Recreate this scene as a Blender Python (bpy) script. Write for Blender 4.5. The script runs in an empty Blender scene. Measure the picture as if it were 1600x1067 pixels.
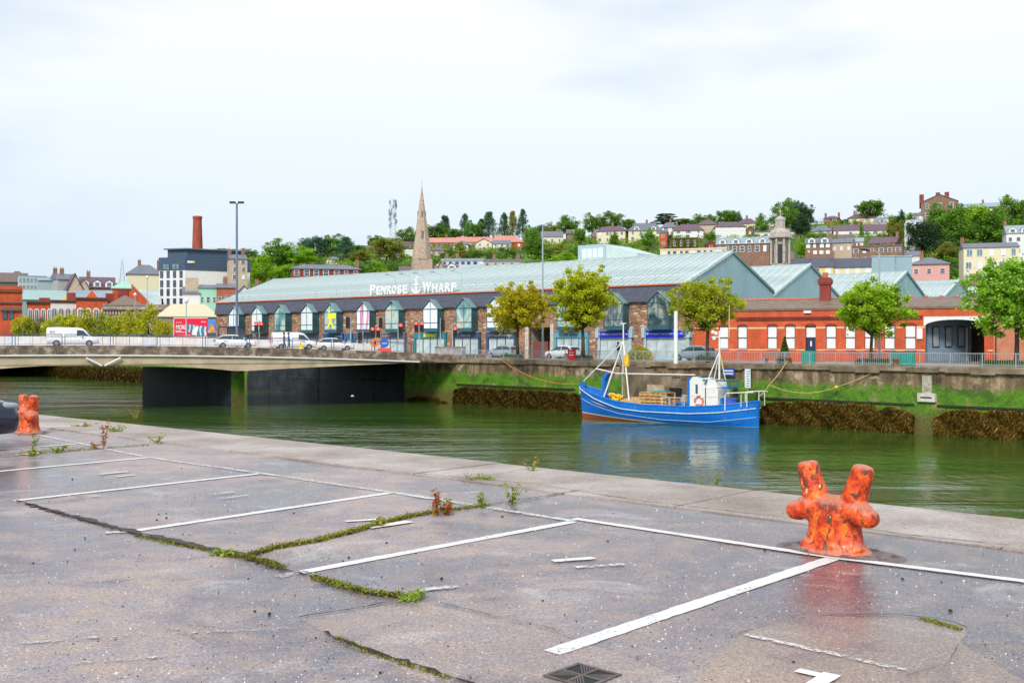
import bpy, bmesh, math, random
import numpy as np
from mathutils import Vector, Matrix
random.seed(7); rng = np.random.default_rng(11)
S = bpy.context.scene; COL = S.collection
FX = 1623.0; HZ = 537.0; CX = 800.0; EYE = 1.65
WATER = -4.9
# ---------------------------------------------------------------- camera
cam = bpy.data.objects.new('camera', bpy.data.cameras.new('camera')); COL.objects.link(cam)
cam.data.sensor_width = 36; cam.data.lens = 36*FX/1600; cam.data.clip_start = 0.1; cam.data.clip_end = 4000
cam.data.shift_y = -(533.5-HZ)/1600
cam.location = (0, 0, EYE); cam.rotation_euler = (math.radians(90), 0, 0)
S.camera = cam
# ---------------------------------------------------------------- world: thin blue sky behind an overcast deck
w = bpy.data.worlds.new('World'); S.world = w; w.use_nodes = True
nt = w.node_tree; N = nt.nodes; L = nt.links; N.clear()
SUN_EL, SUN_AZ = math.radians(41), math.radians(200)
sky = N.new('ShaderNodeTexSky'); sky.sky_type = 'NISHITA'; sky.sun_disc = False
sky.sun_elevation = SUN_EL; sky.sun_rotation = SUN_AZ
bg1 = N.new('ShaderNodeBackground'); bg1.inputs[1].default_value = 0.05; L.new(sky.outputs[0], bg1.inputs[0])
tc = N.new('ShaderNodeTexCoord'); mp = N.new('ShaderNodeMapping'); L.new(tc.outputs['Generated'], mp.inputs[0])
mp.inputs['Scale'].default_value = (1, 1, 3.2)
nz = N.new('ShaderNodeTexNoise'); nz.inputs['Scale'].default_value = 1.6; nz.inputs['Detail'].default_value = 5; nz.inputs['Roughness'].default_value = .48
L.new(mp.outputs[0], nz.inputs['Vector'])
cr = N.new('ShaderNodeValToRGB'); L.new(nz.outputs[0], cr.inputs[0])
cr.color_ramp.elements[0].position = .41; cr.color_ramp.elements[0].color = (.33, .395, .475, 1)
cr.color_ramp.elements[1].position = .575; cr.color_ramp.elements[1].color = (.585, .605, .625, 1)
# towards the horizon the deck thins to a pale blue
sp = N.new('ShaderNodeSeparateXYZ'); L.new(tc.outputs['Generated'], sp.inputs[0])
mr = N.new('ShaderNodeMapRange'); mr.inputs[1].default_value = 0.0; mr.inputs[2].default_value = .30; L.new(sp.outputs[2], mr.inputs[0])
mx = N.new('ShaderNodeMixRGB'); L.new(mr.outputs[0], mx.inputs[0]); mx.inputs[1].default_value = (.385, .45, .52, 1); L.new(cr.outputs[0], mx.inputs[2])
bg2 = N.new('ShaderNodeBackground'); bg2.inputs[1].default_value = 1.0; L.new(mx.outputs[0], bg2.inputs[0])
ad = N.new('ShaderNodeMixShader'); ad.inputs[0].default_value = .85; L.new(bg1.outputs[0], ad.inputs[1]); L.new(bg2.outputs[0], ad.inputs[2])   # the cloud deck covers most of the blue
ow = N.new('ShaderNodeOutputWorld'); L.new(ad.outputs[0], ow.inputs[0])
sl = bpy.data.lights.new('sun', 'SUN'); sl.energy = 1.5; sl.angle = math.radians(14); sl.color = (1, .96, .9)
so = bpy.data.objects.new('sun', sl); COL.objects.link(so)
sd = Vector((math.sin(SUN_AZ)*math.cos(SUN_EL), math.cos(SUN_AZ)*math.cos(SUN_EL), math.sin(SUN_EL)))
so.rotation_euler = sd.to_track_quat('Z', 'Y').to_euler()
S.view_settings.view_transform = 'Standard'; S.view_settings.look = 'None'
S.view_settings.exposure = 0.96; S.view_settings.gamma = 1; S.view_settings.use_curve_mapping = False
S.cycles.max_bounces = 6; S.cycles.transparent_max_bounces = 12
S.cycles.use_denoising = True

# ---------------------------------------------------------------- coordinates
def W(px, py, Y): return Vector(((px-CX)/FX*Y, Y, EYE+(HZ-py)/FX*Y))
def G(px, py, z=0.0):
    Y = FX*(EYE-z)/(py-HZ); return Vector(((px-CX)/FX*Y, Y, z))
def unit(x, y): l = math.hypot(x, y); return (x/l, y/l)
# ---------------------------------------------------------------- materials
MAT = {}
def nodes(name):
    m = bpy.data.materials.new(name); m.use_nodes = True
    nt = m.node_tree; return m, nt, nt.nodes, nt.links, nt.nodes['Principled BSDF']
def nnode(nt, kind, **kw):
    n = nt.nodes.new(kind)
    for k, v in kw.items():
        if k in ('Scale', 'Detail', 'Roughness', 'Distortion', 'Randomness'): n.inputs[k].default_value = v
        else: setattr(n, k, v)
    return n
def ramp(nt, src, stops):
    r = nt.nodes.new('ShaderNodeValToRGB'); nt.links.new(src, r.inputs[0]); e = r.color_ramp.elements
    while len(e) < len(stops): e.new(.5)
    for k, (p, c) in enumerate(stops):
        e[k].position = p; e[k].color = tuple(c)+((1,) if len(c) == 3 else ())
    return r.outputs[0]
def mixc(nt, f, a, b, mode='MIX'):
    m = nt.nodes.new('ShaderNodeMixRGB'); m.blend_type = mode
    for s, i in ((f, 0), (a, 1), (b, 2)):
        if hasattr(s, 'is_linked') or hasattr(s, 'links'): nt.links.new(s, m.inputs[i])
        elif isinstance(s, (int, float)): m.inputs[i].default_value = s
        else: m.inputs[i].default_value = tuple(s)+((1,) if len(s) == 3 else ())
    return m.outputs[0]
def maprange(nt, s, a, b, c=0., d=1.):
    m = nt.nodes.new('ShaderNodeMapRange'); nt.links.new(s, m.inputs[0])
    for i, v in ((1, a), (2, b), (3, c), (4, d)): m.inputs[i].default_value = v
    return m.outputs[0]
def mth(nt, op, a, b=0.):
    m = nt.nodes.new('ShaderNodeMath'); m.operation = op
    for s, i in ((a, 0), (b, 1)):
        if isinstance(s, (int, float)): m.inputs[i].default_value = s
        else: nt.links.new(s, m.inputs[i])
    return m.outputs[0]
def coords(nt, world=False, scale=(1, 1, 1)):
    if world: g = nt.nodes.new('ShaderNodeNewGeometry').outputs['Position']
    else: g = nt.nodes.new('ShaderNodeTexCoord').outputs['Object']
    m = nt.nodes.new('ShaderNodeMapping'); nt.links.new(g, m.inputs[0]); m.inputs['Scale'].default_value = scale
    return m.outputs[0]
def noise(nt, vec, scale, detail=4, rough=.55, dist=0.):
    n = nnode(nt, 'ShaderNodeTexNoise', Scale=scale, Detail=detail, Roughness=rough, Distortion=dist)
    nt.links.new(vec, n.inputs['Vector']); return n.outputs[0]
def bump(nt, h, b, strength=.3, dist=.02):
    n = nt.nodes.new('ShaderNodeBump'); n.inputs['Strength'].default_value = strength; n.inputs['Distance'].default_value = dist
    nt.links.new(h, n.inputs['Height']); nt.links.new(n.outputs[0], b.inputs['Normal'])
def M(key, col=None, rough=.6, var=.14, scale=3., metal=0., spec=.4, emis=0., world=False, bmp=.0):
    """plain material with mild procedural mottling"""
    if key in MAT: return MAT[key]
    m, nt, n, l, b = nodes(key)
    v = coords(nt, world); f = noise(nt, v, scale)
    lo = tuple(max(0, c*(1-var*1.6)) for c in col); hi = tuple(min(1, c*(1+var)) for c in col)
    l.new(ramp(nt, f, [(.3, lo), (.7, hi)]), b.inputs['Base Color'])
    b.inputs['Roughness'].default_value = rough; b.inputs['Metallic'].default_value = metal
    b.inputs['Specular IOR Level'].default_value = spec
    if emis: b.inputs['Emission Color'].default_value = tuple(col)+(1,); b.inputs['Emission Strength'].default_value = emis
    if bmp: bump(nt, f, b, bmp)
    MAT[key] = m; return m
def glass(key, col, rough=.08):
    if key in MAT: return MAT[key]
    m, nt, n, l, b = nodes(key)
    f = noise(nt, coords(nt, True), .9, 2)
    l.new(ramp(nt, f, [(.35, tuple(c*.6 for c in col)), (.65, col)]), b.inputs['Base Color'])
    b.inputs['Roughness'].default_value = rough; b.inputs['Specular IOR Level'].default_value = .8
    MAT[key] = m; return m
# ---------------------------------------------------------------- mesh builder
class MB:
    def __init__(s): s.v = []; s.f = []; s.m = []
    def add(s, vs, fs, mi=0):
        o = len(s.v); s.v += [tuple(p) for p in vs]
        s.f += [tuple(i+o for i in f) for f in fs]; s.m += [mi]*len(fs); return s
    def box(s, x0, x1, y0, y1, z0, z1, mi=0):
        return s.add([(x0,y0,z0),(x1,y0,z0),(x1,y1,z0),(x0,y1,z0),(x0,y0,z1),(x1,y0,z1),(x1,y1,z1),(x0,y1,z1)],
              [(0,3,2,1),(4,5,6,7),(0,1,5,4),(1,2,6,5),(2,3,7,6),(3,0,4,7)], mi)
    def hexa(s, p, mi=0):   # 8 points, bottom 4 then top 4
        return s.add(p, [(0,3,2,1),(4,5,6,7),(0,1,5,4),(1,2,6,5),(2,3,7,6),(3,0,4,7)], mi)
    def prism(s, poly, axis, a, b, mi=0):
        """poly: 2d points; axis 'y': (x,z) extruded along y; 'x': (y,z) along x; 'z': (x,y) along z"""
        n = len(poly)
        def P(p, t): return (p[0], t, p[1]) if axis == 'y' else ((t, p[0], p[1]) if axis == 'x' else (p[0], p[1], t))
        vs = [P(p, a) for p in poly]+[P(p, b) for p in poly]
        return s.add(vs, [tuple(range(n)), tuple(range(2*n-1, n-1, -1))]+[(i, (i+1) % n+0, (i+1) % n+n, i+n)[::-1] for i in range(n)], mi)
    def tube(s, pts, r, n=8, mi=0, cap=True):
        pts = [Vector(p) for p in pts]; rs = r if isinstance(r, (list, tuple)) else [r]*len(pts)
        o = len(s.v); up = Vector((0, 0, 1)); k = len(pts)
        for i, p in enumerate(pts):
            d = (pts[min(i+1, k-1)]-pts[max(i-1, 0)]).normalized()
            a = d.cross(up if abs(d.z) < .95 else Vector((1, 0, 0))).normalized(); b = d.cross(a)
            for j in range(n):
                t = 2*math.pi*j/n; s.v.append(tuple(p+(a*math.cos(t)+b*math.sin(t))*rs[i]))
        for i in range(k-1):
            for j in range(n):
                s.f.append((o+i*n+j, o+i*n+(j+1) % n, o+(i+1)*n+(j+1) % n, o+(i+1)*n+j)); s.m.append(mi)
        if cap: s.f += [tuple(o+j for j in range(n))[::-1], tuple(o+(k-1)*n+j for j in range(n))]; s.m += [mi, mi]
        return s
    def lathe(s, prof, n=16, c=(0, 0, 0), mi=0, ex=1., ey=1., a0=0.):
        o = len(s.v); k = len(prof)
        for (r, z) in prof:
            for j in range(n):
                t = 2*math.pi*j/n+a0; s.v.append((c[0]+r*ex*math.cos(t), c[1]+r*ey*math.sin(t), c[2]+z))
        for i in range(k-1):
            for j in range(n):
                s.f.append((o+i*n+j, o+i*n+(j+1) % n, o+(i+1)*n+(j+1) % n, o+(i+1)*n+j)); s.m.append(mi)
        s.f += [tuple(o+j for j in range(n))[::-1], tuple(o+(k-1)*n+j for j in range(n))]; s.m += [mi, mi]
        return s
    def mesh(s, name, mats, smooth=False):
        me = bpy.data.meshes.new(name); me.from_pydata(s.v, [], s.f)
        for m in (mats if isinstance(mats, (list, tuple)) else [mats]): me.materials.append(m)
        me.polygons.foreach_set('material_index', s.m)
        if smooth:
            me.polygons.foreach_set('use_smooth', [True]*len(s.f))
            if smooth != 'all': me.set_sharp_from_angle(angle=math.radians(45))
        me.update(); return me
    def build(s, name, mats, parent=None, smooth=False, **kw):
        return O(name, s.mesh(name, mats, smooth), parent, **kw)
def O(name, me, parent=None, loc=(0, 0, 0), rz=0., scale=None, **props):
    o = bpy.data.objects.new(name, me); COL.objects.link(o); o.parent = parent
    o.location = loc; o.rotation_euler = (0, 0, rz)
    if scale: o.scale = scale
    for k, v in props.items(): o[k] = v
    return o
def T(name, label, cat, loc=(0, 0, 0), rz=0., group=None):
    o = O(name, None, None, loc, rz); o['label'] = label; o['category'] = cat
    if group: o['group'] = group
    return o
def tag(o, label, cat, group=None):
    o['label'] = label; o['category'] = cat
    if group: o['group'] = group
    return o
def struct(o): o['kind'] = 'structure'; return o
def stuff(o): o['kind'] = 'stuff'; return o
def dup(root, loc, rz, label, scale=None):
    r = root.copy(); COL.objects.link(r); r.location = loc; r.rotation_euler = (0, 0, rz); r['label'] = label
    if scale: r.scale = scale
    for ch in list(root.children):
        c = ch.copy(); COL.objects.link(c); c.parent = r
        for g in ch.children:
            d = g.copy(); COL.objects.link(d); d.parent = c
    return r
def text_mesh(txt, h, depth, mat, name='lettering', width=None, bold=.0):
    cu = bpy.data.curves.new(name, 'FONT'); cu.body = txt; cu.size = h/.72; cu.extrude = depth; cu.offset = bold; cu.resolution_u = 2
    cu.align_x = 'CENTER'
    o = bpy.data.objects.new(name, cu); COL.objects.link(o)
    bpy.context.view_layer.update()
    me = bpy.data.meshes.new_from_object(o.evaluated_get(bpy.context.evaluated_depsgraph_get())); me.name = name
    bpy.data.objects.remove(o); bpy.data.curves.remove(cu)
    me.materials.clear(); me.materials.append(mat)
    co = np.empty(len(me.vertices)*3); me.vertices.foreach_get('co', co); co = co.reshape(-1, 3)
    if width: co[:, 0] *= width/max(.001, np.ptp(co[:, 0]))
    out = np.stack([co[:, 0], -co[:, 2], co[:, 1]], 1)   # stands upright, faces -y
    me.vertices.foreach_set('co', out.ravel()); me.update(); return me
class Frame:
    def __init__(s, o, right):
        s.o = Vector((o[0], o[1], 0)); s.r = Vector((*unit(*right), 0)); s.n = Vector((-s.r.y, s.r.x, 0))
        s.rz = math.atan2(s.r.y, s.r.x)
    def u(s, px, back=0.):
        k = (px-CX)/FX; o = s.o+s.n*back
        return (k*o.y-o.x)/(s.r.x-k*s.r.y)
    def P(s, u, back=0., z=0.): return s.o+s.r*u+s.n*back+Vector((0, 0, z))
    def z(s, px, py, back=0.): return EYE+(HZ-py)/FX*s.P(s.u(px, back), back).y
    def loc(s, p): d = Vector(p)-s.o; return (d.dot(s.r), d.dot(s.n), d.z)
def Fw(px, z=WATER): Y = FX*6.55/(.06565*(px+700)); return Vector(((px-CX)/FX*Y, Y, z))
EDGE = Vector((3.01, 11.49, 0)); EA = Vector((*unit(1780, -1623), 0)); EN = Vector((-EA.y, EA.x, 0))
FE = Frame(EDGE, (1780, -1623))                 # near quay edge
FW = Frame(Fw(1900), tuple((Fw(1900)-Fw(0)).xy))      # far quay wall
FP = Frame((17.63, 106.8), (2000, -1623))       # long stone warehouse
FB = Frame((18.6, 106.0), (.902, -.431))        # brick building
FD = Frame(tuple(Fw(715).xy), (.932, .361))            # bridge

# ---------------------------------------------------------------- special materials
def asphalt_mat(key, dry, wet, wetbias=0.):
    m, nt, n, l, b = nodes(key); v = coords(nt, True)
    big = noise(nt, v, .28, 5, .6, .6); mid = noise(nt, v, 1.7, 7, .7, .5); fine = noise(nt, v, 45, 5, .8); hue = noise(nt, v, 3.3, 6, .7, .3)
    vo = nnode(nt, 'ShaderNodeTexVoronoi'); vo.inputs['Scale'].default_value = 120; l.new(v, vo.inputs['Vector'])
    vs = nt.nodes.new('ShaderNodeSeparateColor'); l.new(vo.outputs['Color'], vs.inputs[0])
    wm = maprange(nt, mth(nt, 'ADD', big, mth(nt, 'MULTIPLY', mid, .3)), .60-wetbias, .74-wetbias)
    # sheet water lies mostly on the low side round the mooring post
    d = nt.nodes.new('ShaderNodeVectorMath'); d.operation = 'DISTANCE'; l.new(v, d.inputs[0]); d.inputs[1].default_value = (3.1, 7.2, 0)
    near = maprange(nt, mth(nt, 'ADD', d.outputs['Value'], mth(nt, 'MULTIPLY', mid, 2.2)), 2.5, 4.4, 1, 0)
    wm = mth(nt, 'MAXIMUM', wm, near)
    c = mixc(nt, wm, dry, wet)
    c = mixc(nt, maprange(nt, hue, .42, .62, 0, .75), c, mixc(nt, wm, (.46, .345, .27), (.24, .17, .155)))
    pal = noise(nt, coords(nt, True, (1, 1.3, 1)), .9, 8, .72, .8); c = mixc(nt, maprange(nt, pal, .55, .68, 0, .7), c, (.52, .48, .48)); c = mixc(nt, maprange(nt, pal, .45, .33, 0, .65), c, (.13, .11, .13))
    c = mixc(nt, 1., c, ramp(nt, fine, [(.30, (.52, .51, .52)), (.5, (1., 1., 1.)), (.68, (1.5, 1.48, 1.45))]), 'MULTIPLY')
    c = mixc(nt, maprange(nt, vs.outputs[0], .92, .96, 0, .35), c, (.85, .8, .74)); c = mixc(nt, maprange(nt, vs.outputs[1], .93, .96, 0, .5), c, (.05, .04, .045))
    l.new(c, b.inputs['Base Color'])
    l.new(mth(nt, 'ADD', maprange(nt, wm, 0, 1, .58, .09), mth(nt, 'MULTIPLY', mth(nt, 'SUBTRACT', fine, .5), .3)), b.inputs['Roughness'])
    h = mth(nt, 'MULTIPLY', fine, maprange(nt, wm, 0, 1, 1, .22)); bump(nt, h, b, .6, .012); MAT[key] = m; return m
ASPH = asphalt_mat('asphalt', (.335, .285, .30), (.105, .092, .125))
PATCH = asphalt_mat('asphalt_patch', (.37, .285, .23), (.25, .19, .165), -.08)
PATCH2 = asphalt_mat('asphalt_patch_old', (.36, .295, .285), (.23, .185, .19), -.03)
def conc_mat(key, a, b_, c_, scale=1.):
    m, nt, n, l, b = nodes(key); v = coords(nt, True)
    big = noise(nt, v, .7*scale, 6, .65); fine = noise(nt, v, 30*scale, 4, .7); grit = noise(nt, v, 110, 1)
    c = ramp(nt, big, [(.3, a), (.5, b_), (.7, c_)])
    c = mixc(nt, 1., c, ramp(nt, fine, [(.3, (.72, .7, .68)), (.7, (1.18, 1.18, 1.18))]), 'MULTIPLY')
    c = mixc(nt, mth(nt, 'MULTIPLY', ramp(nt, grit, [(.66, (0, 0, 0)), (.7, (1, 1, 1))]), .5), c, (.8, .78, .74))
    l.new(c, b.inputs['Base Color']); b.inputs['Roughness'].default_value = .72
    bump(nt, fine, b, .4, .01); MAT[key] = m; return m
EDGEC = conc_mat('edge_concrete', (.24, .19, .15), (.385, .325, .29), (.54, .49, .45))
CONC = conc_mat('concrete', (.2, .17, .13), (.32, .28, .22), (.42, .37, .29))
def paint_mat(key, col, wear):
    m, nt, n, l, b = nodes(key); v = coords(nt, True)
    f = noise(nt, v, 30, 9, .8); g = noise(nt, v, 2.2, 6, .7)
    a = maprange(nt, mth(nt, 'ADD', f, mth(nt, 'MULTIPLY', g, .35)), wear-.05, wear+.04)
    l.new(mixc(nt, a, (.22, .2, .21), mixc(nt, f, col, (.6, .59, .57))), b.inputs['Base Color'])
    l.new(a, b.inputs['Alpha']); b.inputs['Roughness'].default_value = .5; bump(nt, f, b, .3, .005); MAT[key] = m; return m
PAINT = paint_mat('line_paint', (.9, .89, .87), .555); PAINTW = paint_mat('worn_line_paint', (.78, .76, .73), .66)
PAINTF = paint_mat('faint_line_paint', (.6, .58, .55), .74)
def quay_mat():
    m, nt, n, l, b = nodes('quay_masonry'); v = coords(nt, True)
    st = noise(nt, coords(nt, True, (1.3, 1.3, .22)), 1., 6, .65); bl = noise(nt, v, .8, 6, .65); fi = noise(nt, v, 9, 5, .7)
    pt = noise(nt, coords(nt, True, (.45, .45, .6)), 1.2, 6, .7, .6)
    base = mixc(nt, maprange(nt, bl, .4, .6, 0, .45), ramp(nt, st, [(.32, (.03, .02, .01)), (.45, (.13, .085, .045)), (.56, (.27, .19, .105)), (.70, (.60, .47, .27))]), (.20, .135, .075))
    base = mixc(nt, maprange(nt, pt, .56, .64, 0, .75), base, mixc(nt, fi, (.50, .40, .26), (.68, .58, .42))); base = mixc(nt, maprange(nt, pt, .46, .38, 0, .7), base, (.055, .035, .02))
    z = nt.nodes.new('ShaderNodeSeparateXYZ'); l.new(v, z.inputs[0]); z = z.outputs[2]
    zz = mth(nt, 'ADD', z, mth(nt, 'MULTIPLY', mth(nt, 'SUBTRACT', st, .5), 1.5))
    zz = mth(nt, 'ADD', zz, mth(nt, 'MULTIPLY', mth(nt, 'SUBTRACT', fi, .5), .7))
    green = mixc(nt, fi, (.04, .15, .003), (.15, .33, .006)); olive = mixc(nt, fi, (.03, .045, .008), (.24, .19, .04))
    green = mixc(nt, maprange(nt, bl, .56, .68), green, (.30, .25, .1)); green = mixc(nt, maprange(nt, pt, .50, .40, 0, .7), green, (.035, .10, .006)); green = mixc(nt, maprange(nt, pt, .60, .68, 0, .6), green, (.33, .40, .03))
    c = mixc(nt, maprange(nt, zz, -1.25, -1.75), base, green)
    c = mixc(nt, maprange(nt, zz, -3.0, -4.0), c, olive)
    c = mixc(nt, 1., c, ramp(nt, fi, [(.25, (.55, .55, .55)), (.7, (1.25, 1.25, 1.25))]), 'MULTIPLY')
    l.new(c, b.inputs['Base Color']); b.inputs['Roughness'].default_value = .75
    bump(nt, mth(nt, 'ADD', fi, bl), b, .7, .08); MAT['quay'] = m; return m
QUAY = quay_mat()
def water_mat():
    m, nt, n, l, b = nodes('river_water')
    big = noise(nt, coords(nt, True, (.03, .10, 1)), 1., 5, .65, .8)
    a = noise(nt, coords(nt, True, (1.1, .42, 1)), 1.5, 2, .5, .3); c = noise(nt, coords(nt, True, (3.2, 1.3, 1)), 1.6, 3, .6); e = noise(nt, coords(nt, True, (.35, .5, 1)), 1., 2)
    l.new(ramp(nt, big, [(.3, (.018, .07, .010)), (.7, (.065, .12, .02))]), b.inputs['Base Color'])
    b.inputs['Roughness'].default_value = .04; b.inputs['IOR'].default_value = 1.33
    h = mth(nt, 'ADD', mth(nt, 'ADD', mth(nt, 'MULTIPLY', a, .9), mth(nt, 'MULTIPLY', c, .45)), mth(nt, 'MULTIPLY', e, .8))
    # calmer lee of the far wall, wind ripples on the near side
    sx = nt.nodes.new('ShaderNodeVectorMath'); sx.operation = 'DOT_PRODUCT'; l.new(coords(nt, True), sx.inputs[0]); sx.inputs[1].default_value = tuple(FW.n); wc = FW.o.dot(FW.n)
    k = mth(nt, 'ADD', .045, mth(nt, 'MULTIPLY', mth(nt, 'POWER', maprange(nt, sx.outputs['Value'], wc-56, wc-8, 1., 0.), 1.7), .34))
    up = nt.nodes.new('ShaderNodeVectorMath'); up.operation = 'DOT_PRODUCT'; l.new(coords(nt, True), up.inputs[0]); up.inputs[1].default_value = tuple(EA)
    k = mth(nt, 'ADD', k, maprange(nt, up.outputs['Value'], -100, -135, 0., .16))   # the open reach upstream of the bridge is ruffled
    h = mth(nt, 'MULTIPLY', h, mth(nt, 'MULTIPLY', k, maprange(nt, big, .42, .58, .5, 1.7)))
    bump(nt, h, b, 1., .36); MAT['water'] = m; return m
WATERM = water_mat()
def rubble_mat(key, sc, cols, mortar):
    m, nt, n, l, b = nodes(key); v = coords(nt, False, (sc, sc, sc*1.7))
    vo = nnode(nt, 'ShaderNodeTexVoronoi'); vo.inputs['Scale'].default_value = 1; l.new(v, vo.inputs['Vector'])
    ve = nnode(nt, 'ShaderNodeTexVoronoi'); ve.feature = 'DISTANCE_TO_EDGE'; ve.inputs['Scale'].default_value = 1; l.new(v, ve.inputs['Vector'])
    s = nt.nodes.new('ShaderNodeSeparateColor'); l.new(vo.outputs['Color'], s.inputs[0])
    c = ramp(nt, s.outputs[0], [(i/(len(cols)-1), k) for i, k in enumerate(cols)])
    big = noise(nt, coords(nt), .5, 5)
    c = mixc(nt, maprange(nt, big, .35, .7, 0, .5), c, (.33, .23, .15))
    c = mixc(nt, maprange(nt, ve.outputs['Distance'], .03, .1), mortar, c)
    l.new(c, b.inputs['Base Color']); b.inputs['Roughness'].default_value = .85
    bump(nt, maprange(nt, ve.outputs['Distance'], 0, .2), b, .8, .06); MAT[key] = m; return m
STONE = rubble_mat('rubble_stone', 1.9, [(.16, .06, .03), (.46, .21, .11), (.30, .14, .08), (.62, .38, .24), (.25, .10, .05), (.8, .62, .46)], (.28, .17, .11))
def brick_mat(key, c1, c2, mortar, sc=1., world=False):
    if key in MAT: return MAT[key]
    m, nt, n, l, b = nodes(key)
    g = nt.nodes.new('ShaderNodeTexCoord').outputs['Object']
    s = nt.nodes.new('ShaderNodeSeparateXYZ'); l.new(g, s.inputs[0]); k = nt.nodes.new('ShaderNodeCombineXYZ')
    l.new(mth(nt, 'ADD', s.outputs[0], s.outputs[1]), k.inputs[0]); l.new(s.outputs[2], k.inputs[1])
    br = nt.nodes.new('ShaderNodeTexBrick'); l.new(k.outputs[0], br.inputs['Vector']); br.inputs['Scale'].default_value = sc
    br.inputs['Brick Width'].default_value = .24; br.inputs['Row Height'].default_value = .085; br.inputs['Mortar Size'].default_value = .008
    br.inputs['Color1'].default_value = (*c1, 1); br.inputs['Color2'].default_value = (*c2, 1); br.inputs['Mortar'].default_value = (*mortar, 1)
    f = noise(nt, coords(nt, False, (1, 1, .5)), .9, 5, .65)
    l.new(mixc(nt, 1., br.outputs[0], ramp(nt, f, [(.3, (.68, .66, .64)), (.7, (1.15, 1.15, 1.15))]), 'MULTIPLY'), b.inputs['Base Color'])
    b.inputs['Roughness'].default_value = .8; bump(nt, br.outputs[1], b, -.3, .01); MAT[key] = m; return m
BRICK = brick_mat('orange_red_brick', (.72, .115, .03), (.60, .085, .025), (.46, .13, .06))
BRICKD = brick_mat('dark_red_brick', (.34, .05, .03), (.27, .045, .03), (.2, .06, .05))
BRICKP = brick_mat('pale_orange_brick', (.66, .24, .12), (.55, .16, .08), (.5, .3, .2))
BRICKB = brick_mat('brown_brick', (.30, .16, .10), (.24, .13, .09), (.28, .2, .15))
def slate(key, col):
    if key in MAT: return MAT[key]
    m, nt, n, l, b = nodes(key); v = coords(nt)
    f = noise(nt, coords(nt, False, (1, 1, 4)), 1.3, 6, .7); g = noise(nt, v, 9, 2)
    lo = tuple(c*.62 for c in col); hi = tuple(min(1, c*1.3) for c in col)
    l.new(ramp(nt, mth(nt, 'ADD', mth(nt, 'MULTIPLY', f, .7), mth(nt, 'MULTIPLY', g, .3)), [(.35, lo), (.65, hi)]), b.inputs['Base Color'])
    b.inputs['Roughness'].default_value = .55; MAT[key] = m; return m
GREY = slate('grey_slate', (.17, .18, .22)); PURP = slate('plum_slate', (.15, .09, .12)); BROWNR = slate('brown_slate', (.17, .12, .10))
BLUEG = slate('blue_grey_slate', (.30, .36, .42)); DSLATE = slate('dark_slate', (.085, .088, .125)); REDT = slate('red_tile', (.62, .25, .19)); MOSSR = slate('mossy_slate', (.21, .15, .11))
ROOFM = M('pale_teal_roof', (.45, .535, .53), .5, .11, (.5), spec=.3); GABM = M('teal_cladding', (.32, .50, .53), .5, .08, .4)
WHITE = M('white_paint', (.82, .82, .8), .45, .05); CREAM = M('cream_render', (.78, .7, .5), .8, .06); PINK = M('pink_render', (.72, .38, .34), .8, .06)
YELL = M('yellow_render', (.82, .62, .22), .8, .05); TEALF = M('teal_frame', (.035, .12, .15), .4, .15); NAVY = M('navy_paint', (.03, .055, .13), .4, .1)
PWHITE = M('white_render', (.78, .78, .76), .8, .06); STONEG = M('grey_limestone', (.47, .42, .38), .85, .2, 2.); STONEP = M('pink_limestone', (.50, .38, .29), .85, .22, 2.5)
METAL = M('galvanised_steel', (.42, .47, .50), .4, .1, metal=.3); BLUEP = M('blue_grey_paint', (.07, .13, .24), .4, .1); DARK = M('dark_void', (.012, .013, .016), .6)
TILED = M('red_ridge_tile', (.55, .16, .08), .8, .15); COPPER = M('copper_green', (.36, .62, .5), .6, .1); ORANGE = M('orange_trim', (.62, .17, .07), .5, .1)
BLACKP = M('black_plastic', (.02, .02, .023), .4); RUBBER = M('rubber', (.018, .018, .018), .8)
GLASSD = glass('dark_window', (.10, .13, .17)); GLASST = glass('teal_window', (.20, .33, .36)); GLASSW = M('pale_blind_window', (.80, .83, .85), .25, .04)
SHUT = M('white_shutter', (.84, .84, .84), .5, .04)

def painted_reflections(key, stops, sc=.55):  # window reflections painted as colour blotches on the pane
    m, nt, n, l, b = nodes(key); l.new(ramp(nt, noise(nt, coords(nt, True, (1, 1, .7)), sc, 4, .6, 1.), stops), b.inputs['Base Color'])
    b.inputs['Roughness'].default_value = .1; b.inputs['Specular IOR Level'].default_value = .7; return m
BAYT = painted_reflections('bay_glass_pale', [(.32, (.06, .17, .18)), (.45, (.22, .40, .40)), (.55, (.50, .62, .55)), (.63, (.60, .50, .34)), (.72, (.12, .26, .12))])
BAYD = painted_reflections('bay_glass_dim', [(.35, (.03, .05, .06)), (.5, (.12, .17, .18)), (.6, (.38, .44, .40)), (.7, (.10, .16, .10))], .8)
# ---------------------------------------------------------------- setting
def quadsheet(name, pts, mat): return struct(MB().add([tuple(p) for p in pts], [tuple(range(len(pts)))]).build(name, mat))
quadsheet('riverbed', [(-1500, -400, -9), (1500, -400, -9), (1500, 2500, -9), (-1500, 2500, -9)], M('mud', (.08, .07, .05), .9))
quadsheet('river', [FE.P(-700, -3, WATER), FE.P(250, -3, WATER), FE.P(250, 160, WATER), FE.P(-700, 160, WATER)], WATERM)
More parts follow.
